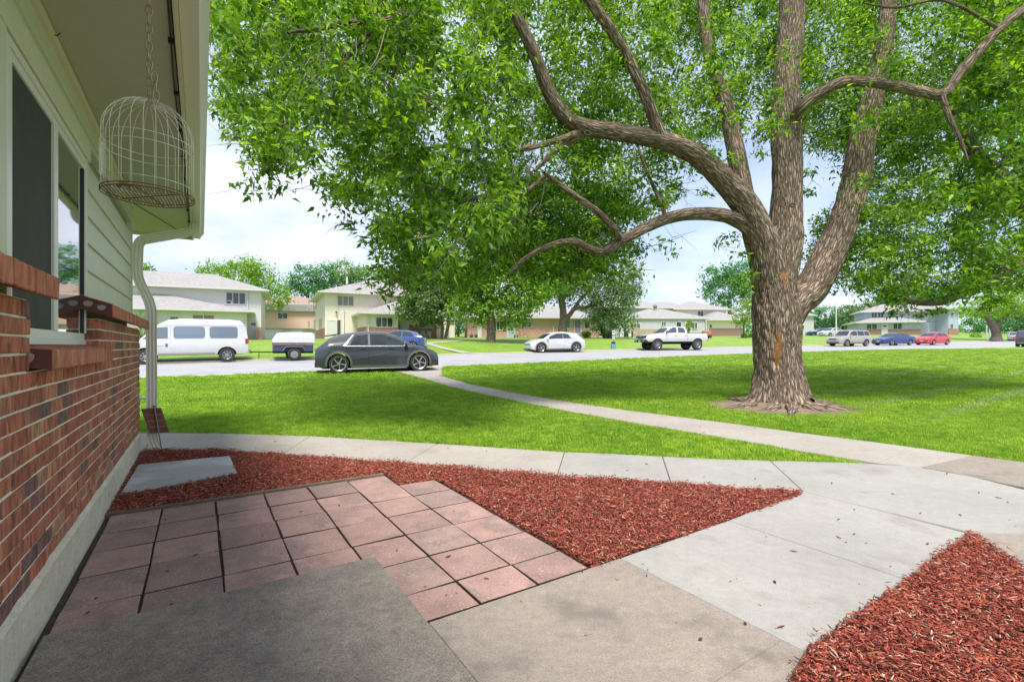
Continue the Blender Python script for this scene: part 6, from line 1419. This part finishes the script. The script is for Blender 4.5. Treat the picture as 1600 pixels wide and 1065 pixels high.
def leaves_np(C, size, seed, droop=.35, aspect=.42, four=True):
    """C: (n,3) leaf base positions -> verts, quads; folded pointed leaves"""
    r = np.random.default_rng(seed); n = len(C); L_ = size*r.uniform(.45, 1.4, n)
    yaw = r.uniform(0, 2*np.pi, n); pit = r.normal(-droop, .55, n); rol = r.normal(0, .7, n)
    d = np.stack([np.cos(yaw)*np.cos(pit), np.sin(yaw)*np.cos(pit), np.sin(pit)], 1); s = np.stack([-np.sin(yaw), np.cos(yaw), 0*yaw], 1); u = np.cross(d, s)
    s2 = s*np.cos(rol)[:,None]+u*np.sin(rol)[:,None]; u2 = np.cross(d, s2); w = (L_*aspect/2)[:,None]; L1 = L_[:,None]
    fold = (w*.5)
    if four:
        V = np.stack([C, C+d*L1*.38+s2*w+u2*fold*.8, C+d*L1*.42, C+d*L1*.38-s2*w+u2*fold*.8, C+d*L1*.98-u2*L1*.10], 1)   # base, right, mid, left, tip
        q = np.array([[0, 1, 2], [1, 4, 2], [2, 4, 3], [0, 2, 3]])
    else:
        V = np.stack([C, C+d*L1*.45+s2*w, C+d*L1, C+d*L1*.45-s2*w], 1); q = np.array([[0, 1, 2, 3]])
    Fq = (np.arange(n)*V.shape[1])[:,None,None]+q[None]
    return V.reshape(-1, 3), Fq.reshape(-1, q.shape[1])
def cluster_points(centers, radii, per, seed, flat=.75):
    r = np.random.default_rng(seed); out = []
    for c, R in zip(centers, radii):
        k = max(3, int(per*r.uniform(.6, 1.4))); g = r.normal(0, .42, (k, 3))*R; g[:,2] *= flat; out.append(np.array(c)[None]+g)
    return np.concatenate(out)
def far_tree(name, label, trunk, crowns, leaf, lsize, lm, Yd, per=26, ncl=None, bm_=None, group=None, seed=1, density=1.0, zbase=None):
    """trunk: list of limbs [(px,py,rpx)...]; crowns: [(px,py,rx,ry)] in photo pixels at depth Yd, filled as ellipsoids"""
    k = Yd/F; bx_, by_ = (trunk[0][0][0], trunk[0][0][1]) if trunk else (crowns[0][0], 530); X0 = (bx_-800)*k; z0 = GZ(X0, Yd) if zbase is None else zbase
    org = Vector((X0, Yd, z0)); root = empty(name, org, 0, label, 'tree', group)
    r = np.random.default_rng(seed)
    for li, lb in enumerate(trunk):
        pts = []
        for j, (x, y, rp) in enumerate(lb):
            p = P(x, y, Yd); p.y += (0 if li == 0 else r.normal(0, .3)*j*.6)
            if j == 0 and li == 0: p.z = z0-.1
            pts.append((p, rp*k))
        limb_mesh('trunk' if li == 0 else 'limb', pts, bm_ or B_far, root, seg=12, sub=4, amp=.15, seed=li+seed, origin=org)
    cen = []; rad = []
    for (x, y, rx, ry) in crowns:
        c = np.array(P(x, y, Yd)); a, b = rx*k, ry*k; n = int((a*b)*ncl_density(leaf)*density)
        for _ in range(max(n, 6)):
            v = r.normal(0, 1, 3); v /= np.linalg.norm(v); q = r.uniform(.25, 1)**.45
            cen.append(c+v*np.array([a, a*.9, b])*q*.93); rad.append(r.uniform(.35, .75)*leaf)
    pts = cluster_points(cen, rad, per, seed+5); V, Fq = leaves_np(pts, lsize, seed+9, four=False, aspect=.68)
    o = np_mesh('crown', V-np.array(org)[None], Fq, lm, root); return root
def ncl_density(leaf): return 17.0/leaf
far_tree('street_tree', 'bright green street tree with a stout trunk on the verge left of the white crossover', [[(767,541,10),(767,532,7.5),(768,515,7),(767,500,6.8),(765,480,6),(768,455,5),(775,420,3)], [(765,487,5),(745,465,3.5),(730,440,2.5),(722,420,1.5)], [(767,480,4.5),(790,455,3),(805,430,2)]],
         [(775,430,62,62),(735,455,34,38),(825,455,44,42),(785,372,58,45),(850,420,50,50),(780,485,50,14),(722,480,18,20),(752,498,16,12),(800,500,20,16),(720,440,24,30),(770,400,60,50)], 1.5, .29, L_mid, 44, seed=3, density=1.5)
far_tree('street_tree', 'grey-green tree with twin slender stems on the porch corner of the cream house', [[(690,531,2.6),(691,512,2.4),(689,490,2),(680,465,1.5)], [(695,531,2.4),(700,510,2.2),(702,490,1.8),(710,460,1.2)]],
         [(668,465,42,45),(700,440,36,42),(636,487,22,18),(690,492,34,16),(655,430,30,30),(665,475,42,30)], 1.3, .28, L_grey, 52, seed=5, density=1.6)
far_tree('street_tree', 'spreading grey-green tree with forked trunk behind the white crossover', [[(878,533,7.5),(879,512,6.5),(880,490,5.5),(877,465,5),(875,440,3)], [(879,505,4.5),(893,488,3.5),(905,470,2.6),(925,450,1.5)], [(881,500,3),(900,482,2.3),(925,478,1.6),(945,470,1)]],
         [(905,425,68,46),(955,465,38,34),(985,435,24,40),(850,450,36,26),(930,490,26,14),(965,500,30,20),(920,455,60,30)], 1.4, .27, L_grey, 55, seed=7, density=1.1)
far_tree('street_tree', 'darker bushy tree at the right end of the pink brick house', [[(946,531,3.5),(942,518,3),(938,505,2.5)], [(952,531,2.5),(958,510,2),(960,495,1.5)]], [(948,503,26,22),(975,490,22,28),(985,460,20,24),(935,515,14,10)], 1.2, .22, L_far, 58, seed=9)
far_tree('young_tree', 'small rounded yellow-green tree just left of the big trunk', [[(1162,528,1.4),(1162,515,1.2),(1162,500,1)]], [(1163,488,18,24),(1157,500,14,12),(1170,475,10,12)], 1.0, .22, L_light, 62, seed=11)
far_tree('background_tree', 'broad leafy tree behind the greige house roof', [[(372,520,4),(372,480,4),(375,440,3)]], [(375,432,38,30),(335,428,26,22),(415,442,28,26),(395,415,26,16),(435,460,20,22)], 2.2, .36, L_mid, 76, seed=13)
far_tree('background_tree', 'deep green tree between the peach block and the cream house', [[(480,520,3),(480,480,3),(482,450,2)]], [(478,438,28,26),(455,452,18,16),(505,432,24,24),(500,455,26,16)], 2.4, .42, L_teal, 100, seed=15)
far_tree('background_tree', 'tall green tree behind the cream house roof', [[(555,500,3),(552,470,3),(550,440,2)]], [(540,425,32,20),(575,430,30,20),(605,440,26,24),(530,450,30,18)], 2.4, .42, L_far, 104, seed=17)
far_tree('background_tree', 'small treetop seen between the downspout and the greige roof', [[(228,500,2),(228,450,2)]], [(228,424,17,14),(212,430,12,12)], 2.0, .36, L_far, 90, seed=19)
far_tree('background_tree', 'big vivid green tree behind the far cream house left of the big trunk', [[(1140,510,3),(1140,470,3)]], [(1140,446,34,24),(1118,432,24,18),(1160,430,32,26),(1108,458,16,12),(1170,465,18,14),(1130,470,20,10)], 2.4, .42, L_teal, 96, seed=21)
far_tree('background_tree', 'light green tree right of the big trunk behind the pale house', [[(1290,520,2.5),(1290,490,2)]], [(1290,495,22,22),(1270,500,14,16),(1318,500,20,20)], 2.2, .42, L_teal, 125, seed=23)
far_tree('background_tree', 'dark bushy tree left of the pale blue house', [[(1333,520,2),(1333,505,2)]], [(1333,500,14,16),(1350,478,16,12),(1325,485,14,10)], 2.0, .42, L_grey, 120, seed=25)
far_tree('background_tree', 'deep green treetops over the pale blue house roof', [[(1420,500,3),(1420,480,3)]], [(1420,462,46,18),(1385,468,24,14),(1465,465,30,14)], 2.4, .5, L_teal, 135, seed=27)
far_tree('street_tree', 'leaning stout-trunked tree beside the white posts at the right', [[(1556,531,9),(1557,524,6),(1553,512,5),(1546,500,4.5),(1540,485,3.5)], [(1553,512,3.5),(1565,500,2.5),(1580,488,1.5)]], [(1545,478,44,20),(1585,470,36,26),(1515,485,20,14)], 2.0, .36, L_mid, 76, seed=29)
far_tree('background_tree', 'deep green tree behind the silver saloon at the right edge', [[(1590,520,3),(1590,495,3)]], [(1585,500,36,24),(1535,502,24,18),(1630,490,50,30)], 2.2, .42, L_teal, 110, seed=31)
far_tree('background_tree', 'dark green tree in the gap between the cream house and the pink ranch', [[(716,528,2),(716,505,2)]], [(716,508,13,17),(722,490,10,12)], 1.4, .28, L_teal, 72, seed=33)
def shrub(px, py, rx, ry, Yd, lm, label, seed, zb=None):
    k = Yd/F; org = P(px, py+ry, Yd); root = empty('shrub', org, 0, label, 'shrub'); r = np.random.default_rng(seed)
    mb = MB(); mb.cyl((0, 0, -.2), (0, 0, ry*k), .05, .03, 6); mb.build('stem', B_far, root)
    v = r.normal(0, 1, (60, 3)); v /= np.linalg.norm(v, axis=1)[:,None]; cen = np.array(P(px, py, Yd))[None]+v*np.array([rx*k, rx*k*.8, ry*k])*(r.uniform(.2, 1, (60, 1))**.5)
    pts = cluster_points(cen, [.25]*60, 26, seed); V, Fq = leaves_np(pts, .13, seed, four=False, aspect=.6); np_mesh('foliage', V-np.array(org)[None], Fq, lm, root)
shrub(222, 515, 11, 27, 44, L_light, 'tall yellow-green shrub behind the downspout by the greige house', 1); shrub(232, 505, 8, 14, 45, L_far, 'dark green shrub just behind the white van roof', 8)
shrub(916, 522, 8, 6, 60, L_light, 'low yellow-green shrub under the slate door of the pink brick house', 2); shrub(953, 523, 9, 6, 59, L_light, 'yellow-green shrub beside the mailbox', 3)
shrub(1077, 508, 7, 10, 64.5, L_light, 'small yellow-green shrub at the grey-green house behind the pickup bed', 4); shrub(1163, 524, 4, 4, 62, L_far, 'low dark shrub at the foot of the small rounded tree', 5); shrub(1174, 524, 5, 4, 64, L_mid, 'low shrub against the big trunk beside the brown garage', 6)
shrub(1525, 524, 8, 6, 88, L_mid, 'low green shrub right of the pale blue houses', 7)
# far-off belt of trees closing the view: a mass
def belt():
    r = np.random.default_rng(77); cen = []; rad = []
    for a in np.arange(-1.3, 1.6, .012):
        Yd = r.uniform(160, 210); X = a*Yd; h = r.uniform(4, 8.5); zb = GZ(X, 160)-1
        for _ in range(9): cen.append((X+r.normal(0, 2.2), Yd+r.normal(0, 3), zb+h*r.uniform(0, 1)**.7*1.0)); rad.append(r.uniform(1.2, 2.2))
    pts = cluster_points(cen, rad, 24, 3); V, Fq = leaves_np(pts, .8, 4, four=False, aspect=.7); o = np_mesh('distant_trees', V, Fq, L_teal); o['kind'] = 'stuff'
belt()

# ------------------------------------------------------------------ the big foreground tree
TB = TREE_BASE; YT = TB.y+.45
tree = empty('ash_tree', TB, 0, 'huge old shade tree with deeply furrowed trunk in the lawn right of the diagonal walk', 'tree'); TO = Vector(TB)
def Lp(lst, dY0=0.0, dY1=0.0, k=.75):
    n = len(lst); out = []
    for i, t in enumerate(lst):
        Yd = YT+(dY0+(dY1-dY0)*i/(n-1)) if len(t) < 4 else YT+t[3]
        out.append((P(t[0], t[1], Yd), t[2]/F*Yd*k/math.sqrt(1+((t[0]-800)/F)**2)))
    return out
def flare_root(t, q, rr, dirv):
    h = q.z-TB.z
    if h < .95:
        k = (1-h/.95)**2.2; rr += .24*k*(.45+.55*max(0, math.sin(t*4+1.2+.5*math.sin(t*2))))*(1)
    return rr
def scar_f(q):
    d = math.hypot((q.x-(P(1200, 560, YT).x))/.07, 0); zc = CH-(560-HZ)/F*YT
    if q.y > YT: return 0
    a = max(0, 1-abs(q.x-P(1199,560,YT).x)/.10)*max(0, 1-abs(q.z-(CH-(548-HZ)/F*YT))/.75); b_ = max(0, 1-abs(q.x-P(1207,430,YT).x)/.12)*max(0, 1-abs(q.z-(CH-(435-HZ)/F*YT))/.35)
    v = max(a, b_)*(1+.9*mnoise.noise(Vector((q.x*20, q.y*20, q.z*5)))); return min(1, max(0, (v-.25)*2.2))
limb_mesh('trunk', Lp([(1218,652,52),(1218,632,50),(1217,605,46.5),(1215,575,43.5),(1214,545,43),(1214,515,44),(1213,485,44),(1210,455,41),(1207,425,40),(1206,395,40),(1210,360,34)], k=.88), B_near, tree, seg=120, sub=14, amp=.10, seed=2, flare=flare_root, origin=TO, scar=scar_f, fine=.016)
limbs = [
 ([(1232,500,26),(1246,472,30),(1264,455,31),(1290,408,30),(1318,345,28),(1336,285,27),(1347,222,24),(1362,155,22),(1377,90,19),(1386,30,17),(1396,-60,14),(1405,-160,10)], 0.0, .6),
 ([(1214,440,34),(1224,390,32),(1229,330,30),(1230,260,28),(1228,190,28),(1229,125,26),(1235,60,25),(1238,0,24),(1241,-90,20),(1243,-180,14)], 0.0, .4),
 ([(1204,450,34),(1196,400,34),(1180,350,31),(1158,312,28),(1130,280,24),(1095,248,21),(1055,226,19),(1010,214,17.5),(960,206,16),(915,199,15),(884,184,14),(858,145,13.5),(839,95,12.5),(816,45,11.5),(792,-5,11),(768,-50,10),(735,-110,8)], 0.0, -2.4),
 ([(1048,226,12),(1030,208,13),(1017,172,12),(1000,130,11.5),(976,82,11),(950,40,10.5),(922,2,10),(890,-45,9),(850,-110,6)], -.9, -2.2),
 ([(1190,370,22),(1172,330,20),(1160,290,19),(1149,232,18),(1139,182,16),(1126,142,14),(1111,100,12),(1101,30,11),(1096,-30,9),(1090,-120,6)], .25, 1.2),
 ([(1196,392,20),(1178,366,19),(1160,348,16),(1128,336,14),(1080,334,12.5),(1032,345,11.5),(984,369,10),(945,391,8.5),(918,387,7.5),(896,377,7),(852,386,5.5),(812,410,3.5),(795,430,2)], -.15, -1.6),
 ([(972,375,6),(955,352,7),(930,328,6.5),(898,305,6),(866,282,5),(850,270,3)], -1.0, -1.8),
 ([(1040,340,5),(1032,315,4.5),(1018,285,4),(1005,255,3),(996,225,2)], -.8, -.3),
 ([(1230,212,15,.22),(1240,190,13,.05),(1252,168,12),(1280,146,12),(1320,128,12),(1365,129,12),(1400,135,12.5),(1440,143,12.5),(1474,148,13),(1498,117,12.5),(1530,80,12),(1562,45,11.5),(1612,5,11),(1680,-50,8)], -.2, -1.0),
 ([(1472,150,8),(1484,185,7),(1499,215,5),(1512,250,3)], -.8, -.8),
 ([(928,203,8),(900,215,7.5),(872,232,6.5),(850,252,5),(835,268,3)], -1.3, -1.5),
 ([(905,206,6),(880,216,6),(840,228,5.5),(790,236,4.5),(740,236,3.5),(700,230,2.5),(650,232,1.5)], -1.4, -2.6),
 ([(1146,300,9),(1118,268,8.5),(1098,262,7)], .1, .2),
 ([(735,-90,11),(700,-35,10.5),(660,0,9.5),(630,20,8.5),(597,35,7.5),(560,34,6.5),(525,38,6),(492,47,5),(462,49,3.5),(450,52,2)], -2.5, -4.2),
 ([(600,34,5),(575,55,4.5),(550,80,4),(535,110,3.5),(520,150,3),(505,190,2)], -3.6, -4.0),
 ([(650,5,5),(640,40,4),(625,90,3),(600,150,2)], -3.2, -3.6),
 ([(760,306,5),(730,312,4),(712,318,3),(690,316,2)], -1.9, -2.4),
 ([(852,275,4),(820,300,4),(790,308,4),(760,306,4.5)], -1.6, -1.9),
 ([(1560,45,5),(1500,10,4),(1460,0,4),(1400,12,3),(1350,5,2)], -.9, -.8),
]
for i, (l, a, b_) in enumerate(limbs):
    big = l[0][2] > 12
    o = limb_mesh('limb', Lp(l, a, b_, .88 if i < 2 else .79), B_near, tree, seg=56 if big else 18, sub=10 if big else 6, amp=.10, seed=i+5, origin=TO, fine=.010 if l[0][2] > 15 else None)
for i in range(9):
    a = -2.9+i*.62+random.uniform(-.15, .15); d = Vector((math.cos(a)*1.15, math.sin(a), 0)); L_ = random.uniform(.55, 1.15); c0 = TB+d*.52; pts = []
    for k in range(6):
        t = k/5; p = c0+d*L_*t+Vector((-d.y, d.x, 0))*math.sin(t*3+i)*.10; p.z = GZ(p.x, p.y)+.07*(1-t)-.02*t; pts.append((p, .10*(1-t)+.018))
    limb_mesh('root', pts, B_near, tree, seg=14, sub=4, amp=.2, seed=i+70, origin=TO)
# knot holes
for (x, y, dz) in ((1237, 321, -.45), (918, 209, -1.72)):
    c = P(x, y, YT+dz)-TO; mb = MB(); mb.tube([c+Vector((math.cos(a)*.055, -.02, math.sin(a)*.035)) for a in np.linspace(0, 5.9, 12)], .016, 6, closed=True); o = mb.build('knot', B_near, tree, sm=True); o.data.uv_layers.new(name='UVMap')
# right-hand second tree, its stem outside the picture, one heavy limb reaching in
t2y = 11.5; T2 = Vector(((1790-800)/F*t2y, t2y, GZ(17, t2y)))
tree2 = empty('shade_tree', T2, 0, 'second shade tree at the right edge whose dark limb slants in from the right', 'tree')
def Lq(lst, Y0, Y1): n = len(lst); return [(P(x, y, Y0+(Y1-Y0)*i/(n-1)), r/F*(Y0+(Y1-Y0)*i/(n-1))) for i, (x, y, r) in enumerate(lst)]
limb_mesh('trunk', Lq([(1790,630,44),(1790,560,34),(1788,480,32),(1785,400,30),(1782,300,26),(1780,180,20),(1778,40,14)], t2y, t2y), B_near, tree2, seg=40, sub=6, amp=.12, seed=51, origin=T2)
limb_mesh('limb', Lq([(1782,440,20),(1710,398,19),(1650,362,17),(1602,322,14),(1562,278,12.5),(1532,248,10.5),(1508,212,8),(1492,180,6),(1470,150,3)], 11.5, 10.6), B_near, tree2, seg=30, sub=6, amp=.12, seed=52, origin=T2)
limb_mesh('limb', Lq([(1785,470,14),(1700,420,12),(1630,408,10),(1585,418,8.5),(1548,438,7.5),(1510,455,7.5),(1478,468,7),(1450,473,5.5),(1425,472,4),(1395,468,2.5)], 11.5, 11.0), B_near, tree2, seg=20, sub=6, amp=.12, seed=53, origin=T2)
limb_mesh('limb', Lq([(1560,276,5),(1570,250,4),(1580,215,3),(1585,180,2)], 10.7, 10.4), B_near, tree2, seg=12, sub=4, amp=.12, seed=54, origin=T2)
# foliage: clusters of leaves hang inside the volume the limbs carry
def canopy_points(poly, Yr, n, seed, holes=(), edge=None):
    r = np.random.default_rng(seed); a = np.array(poly, float); lo = a.min(0); hi = a.max(0); out = []
    m = int(n*4); x = r.uniform(lo[0], hi[0], m); y = r.uniform(lo[1], hi[1], m); k = in_poly(x, y, poly)
    Yd = r.uniform(*Yr, m)
    for (hx, hy, rx, ry, pr) in holes: k &= ~((((x-hx)/rx)**2+((y-hy)/ry)**2 < 1) & (r.uniform(0, 1, m) < pr))
    x, y, Yd = x[k][:n], y[k][:n], Yd[k][:n]
    keep = np.array([mnoise.noise(Vector((xx/48, yy/48, seed+zz*.35))) > -.16 for xx, yy, zz in zip(x, y, Yd)])
    x, y, Yd = x[keep], y[keep], Yd[keep]
    return np.stack([(x-800)/F*Yd, Yd, CH-(y-HZ)/F*Yd], 1)
PA = [(332,-60),(332,185),(362,190),(385,240),(420,262),(462,235),(492,245),(525,295),(565,325),(592,370),(602,430),(628,440),(655,405),(700,408),(740,400),(800,385),(800,-60)]
PB = [(790,-80),(790,400),(850,425),(900,440),(960,420),(985,400),(1008,330),(1040,322),(1060,262),(1110,250),(1130,200),(1180,215),(1215,200),(1215,-80)]
PC = [(1205,-80),(1205,215),(1260,235),(1300,225),(1330,250),(1360,300),(1340,300),(1330,-80)]
PD = [(1320,-80),(1320,250),(1345,320),(1300,330),(1268,375),(1258,420),(1290,435),(1330,450),(1380,462),(1425,462),(1440,470),(1490,458),(1500,450),(1560,452),(1600,445),(1680,440),(1680,-80)]
cl = []
HA = [(690,130,26,30,.6),(655,200,22,16,.7),(560,100,16,20,.6),(760,100,14,20,.5),(750,185,24,16,.6),(430,60,16,14,.5),(620,300,24,18,.5),(700,345,25,12,.5),(525,240,14,16,.5)]
cl.append((canopy_points(PA, (5.6, 9.2), 640, 31, HA), .30)); cl.append((canopy_points(PA, (8.5, 12.5), 560, 32, HA), .42))
HB = [(1040,290,40,20,.75),(1090,350,60,40,.9),(1180,260,30,40,.5),(935,160,18,18,.4),(860,330,22,14,.4),(1010,360,40,30,.8)]
cl.append((canopy_points(PB, (8.0, 11.0), 560, 33, HB), .34)); cl.append((canopy_points(PB, (10.8, 14.5), 760, 34, HB), .46))
PE = [(640,280),(640,440),(700,455),(850,440),(985,432),(1003,380),(1008,325),(900,280)]
cl.append((canopy_points(PE, (9.0, 13.0), 300, 39), .34))
cl.append((canopy_points(PC, (8.2, 11.5), 60, 35), .34)); cl.append((canopy_points(PC, (11.5, 15), 220, 36, [(1255,255,30,30,.7)]), .46))
HD_ = [(1430,90,26,16,.6),(1355,280,30,50,.6),(1480,330,20,16,.5),(1400,160,24,18,.5),(1520,400,18,14,.4),(1400,400,20,14,.4),(1330,150,20,20,.4)]
cl.append((canopy_points(PD, (9.0, 11.5), 620, 37, HD_), .36)); cl.append((canopy_points(PD, (11.2, 15.5), 1000, 38, HD_), .52))
# fringes: sprays at the ragged lower edge and little hanging sprays in the sky gap
fr = [(345,205,6.2),(372,212,6.4),(385,285,6.3),(410,296,6.2),(440,290,6.3),(468,268,6.5),(500,285,6.8),(520,320,6.9),(545,352,7),(575,375,7.2),(590,420,7.2),(600,455,7.2),(625,462,7.3),(640,445,7.3),(560,140,6.2),(580,500-60,7.2),(610,430,7.1),(590,395,7.0),
      (1052,290,9.3),(1065,255,9.5),(1030,318,9.2),(1048,392,9),(1035,380,9),(1062,300,9.4),(1085,262,9.8),(1100,300,9.8),(1125,382,9.5),(1140,370,9.6),(1010,335,9),(1160,395,9.5),(1170,430,9.3),(1150,438,9.2),(1165,450,9.2),(1145,245,10),(1190,240,10),(1265,300,10.5),(1262,268,10.4),(1090,235,9.9),
      (1440,492,10.6),(1420,485,10.6),(1470,485,10.6),(1405,475,10.6),(1395,488,10.6),(1270,390,11.5),(1262,420,11.5),(1280,360,11.5),(1545,478,10.8),(1560,470,10.8),(1350,318,10.4)]
cl.append((np.array([list(P(x, y, Yd)) for x, y, Yd in fr]), .20))
LIMB_PX = []
for l, a, b_ in limbs[:11]:
    q = Lp(l, a, b_)
    for (p, r), t in zip(q, l): LIMB_PX.append((t[0], t[1], t[2], p.y))
    for (p0, r0), t0, (p1, r1), t1 in zip(q, l, q[1:], l[1:]): LIMB_PX.append(((t0[0]+t1[0])/2, (t0[1]+t1[1])/2, (t0[2]+t1[2])/2, (p0.y+p1.y)/2))
LIMB_PX = np.array(LIMB_PX); rr_ = np.random.default_rng(5)
for cc, R in cl[:-1]:
    for i in range(len(cc)):
        x, y = cc[i,0]/cc[i,1]*F+800, HZ-(cc[i,2]-CH)/cc[i,1]*F
        d = np.hypot(LIMB_PX[:,0]-x, LIMB_PX[:,1]-y)-LIMB_PX[:,2]; j = int(np.argmin(d))
        if d[j] < 34 and cc[i,1] < LIMB_PX[j,3]+.35 and rr_.uniform() < .72:
            Yq = LIMB_PX[j,3]+rr_.uniform(.45, 1.8); cc[i] = [(x-800)/F*Yq, Yq, CH-(y-HZ)/F*Yq]
allp = []; 
for i, (cc, R) in enumerate(cl):
    per = {.30: 84, .42: 80, .34: 80, .46: 84, .36: 82, .52: 106, .20: 40}[R]
    allp.append(cluster_points(cc, [R*random.uniform(.8, 1.25) for _ in cc], per, 100+i, flat=.7))
allp = np.concatenate(allp)
# keep leaves off the roof of the near house
uu = -allp[:,0]*HS+allp[:,1]*HC; vv = allp[:,0]*HC+allp[:,1]*HS+HD
ok = ~((vv < .8) & (allp[:,2] < 5)) & (allp[:,2] > 1.6); allp = allp[ok]
dist = np.linalg.norm(allp-np.array([0, 0, CH])[None], axis=1)
# leaves in view and nearest: separate objects, the rest one mesh
px_ = allp[:,0]/allp[:,1]*F+800; py_ = HZ-(allp[:,2]-CH)/allp[:,1]*F; vis = (px_ > 335) & (px_ < 1600) & (py_ > 0) & (py_ < 1060)
order = np.argsort(np.where(vis, dist, 1e9)); sel = order[:300]; rest = np.ones(len(allp), bool); rest[sel] = False
right = (allp[:,0] > (1480-800)/F*allp[:,1]) & rest; left = rest & ~right
print('leaves', len(allp))
V, Fq = leaves_np(allp[left], .112, 61); o = np_mesh('leaves', V-np.array(TO)[None], Fq, L_near, tree); o['kind'] = 'stuff'
V, Fq = leaves_np(allp[right], .132, 62); o = np_mesh('leaves', V-np.array(T2)[None], Fq, L_near, tree2); o['kind'] = 'stuff'
lm_ = []
for s in range(6):
    V, Fq = leaves_np(np.zeros((1, 3)), .118, 200+s); me = bpy.data.meshes.new('leaf'); me.from_pydata([tuple(v) for v in V], [], [tuple(int(i) for i in f) for f in Fq]); me.materials.append(L_near); lm_.append(me)
for i in sel:
    o = bpy.data.objects.new('leaf', lm_[i % 6]); link(o, tree); o.location = Vector(allp[i])-TO; o.rotation_euler = (random.uniform(-.3, .3), random.uniform(-.3, .3), random.uniform(0, 6.28))
# twigs: fine bare twigs through the foliage, one mass
def twigs(parent, org, cents, n, seed, rmin=.003, name='twigs'):
    r = np.random.default_rng(seed); mb = MB(); idx = r.choice(len(cents), min(n, len(cents)), replace=False)
    for i in idx:
        c = Vector(cents[i]); d = Vector((r.normal(0, 1), r.normal(0, 1), r.normal(-.1, .55))).normalized()*r.uniform(.25, .75); mid = c+d*.5+Vector(r.normal(0, .06, 3)); R = r.uniform(rmin, .009)
        mb.tube([c-org, mid-org, c+d-org+Vector(r.normal(0, .05, 3))], [R, R*.8, R*.4], 3)
        for _ in range(2):
            e = mid+Vector(r.normal(0, .22, 3)); mb.tube([mid-org, (mid+e)/2+Vector(r.normal(0, .03, 3))-org, e-org], [R*.6, R*.5, R*.25], 3)
    o = mb.build(name, mat('twig bark', (.20, .16, .12), .9), parent); o['kind'] = 'stuff'
allc = np.concatenate([c for c, _ in cl]); okc = ~((allc[:,0]*HC+allc[:,1]*HS+HD < .9) & (allc[:,2] < 5)); allc = allc[okc]
lc = allc[allc[:,0] <= (1480-800)/F*allc[:,1]]; rc = allc[allc[:,0] > (1480-800)/F*allc[:,1]]
twigs(tree, TO, lc, 2600, 5); twigs(tree2, T2, rc, 800, 6)
# hanging dead sprays below the top-left branch
r = np.random.default_rng(9); mb = MB()
for _ in range(130):
    x = r.uniform(470, 660) if r.uniform() < .6 else r.uniform(640, 860); y = r.uniform(30, 120) if x < 660 else r.uniform(200, 330); Yd = r.uniform(6, 7.2) if x < 660 else r.uniform(7.4, 9); p = P(x, y, Yd); pts = [p]
    dv = Vector((r.normal(-.25, .3), r.normal(0, .2), -.6)).normalized(); L_ = r.uniform(.25, .9)
    for k in range(4): p = p+dv*L_/4+Vector(r.normal(0, .02, 3)); pts.append(p)
    mb.tube([q-TO for q in pts], [.006, .005, .004, .003, .002], 3)
o = mb.build('dead_twigs', mat('pale dead twig', (.30, .26, .21), .9), tree); o['kind'] = 'stuff'
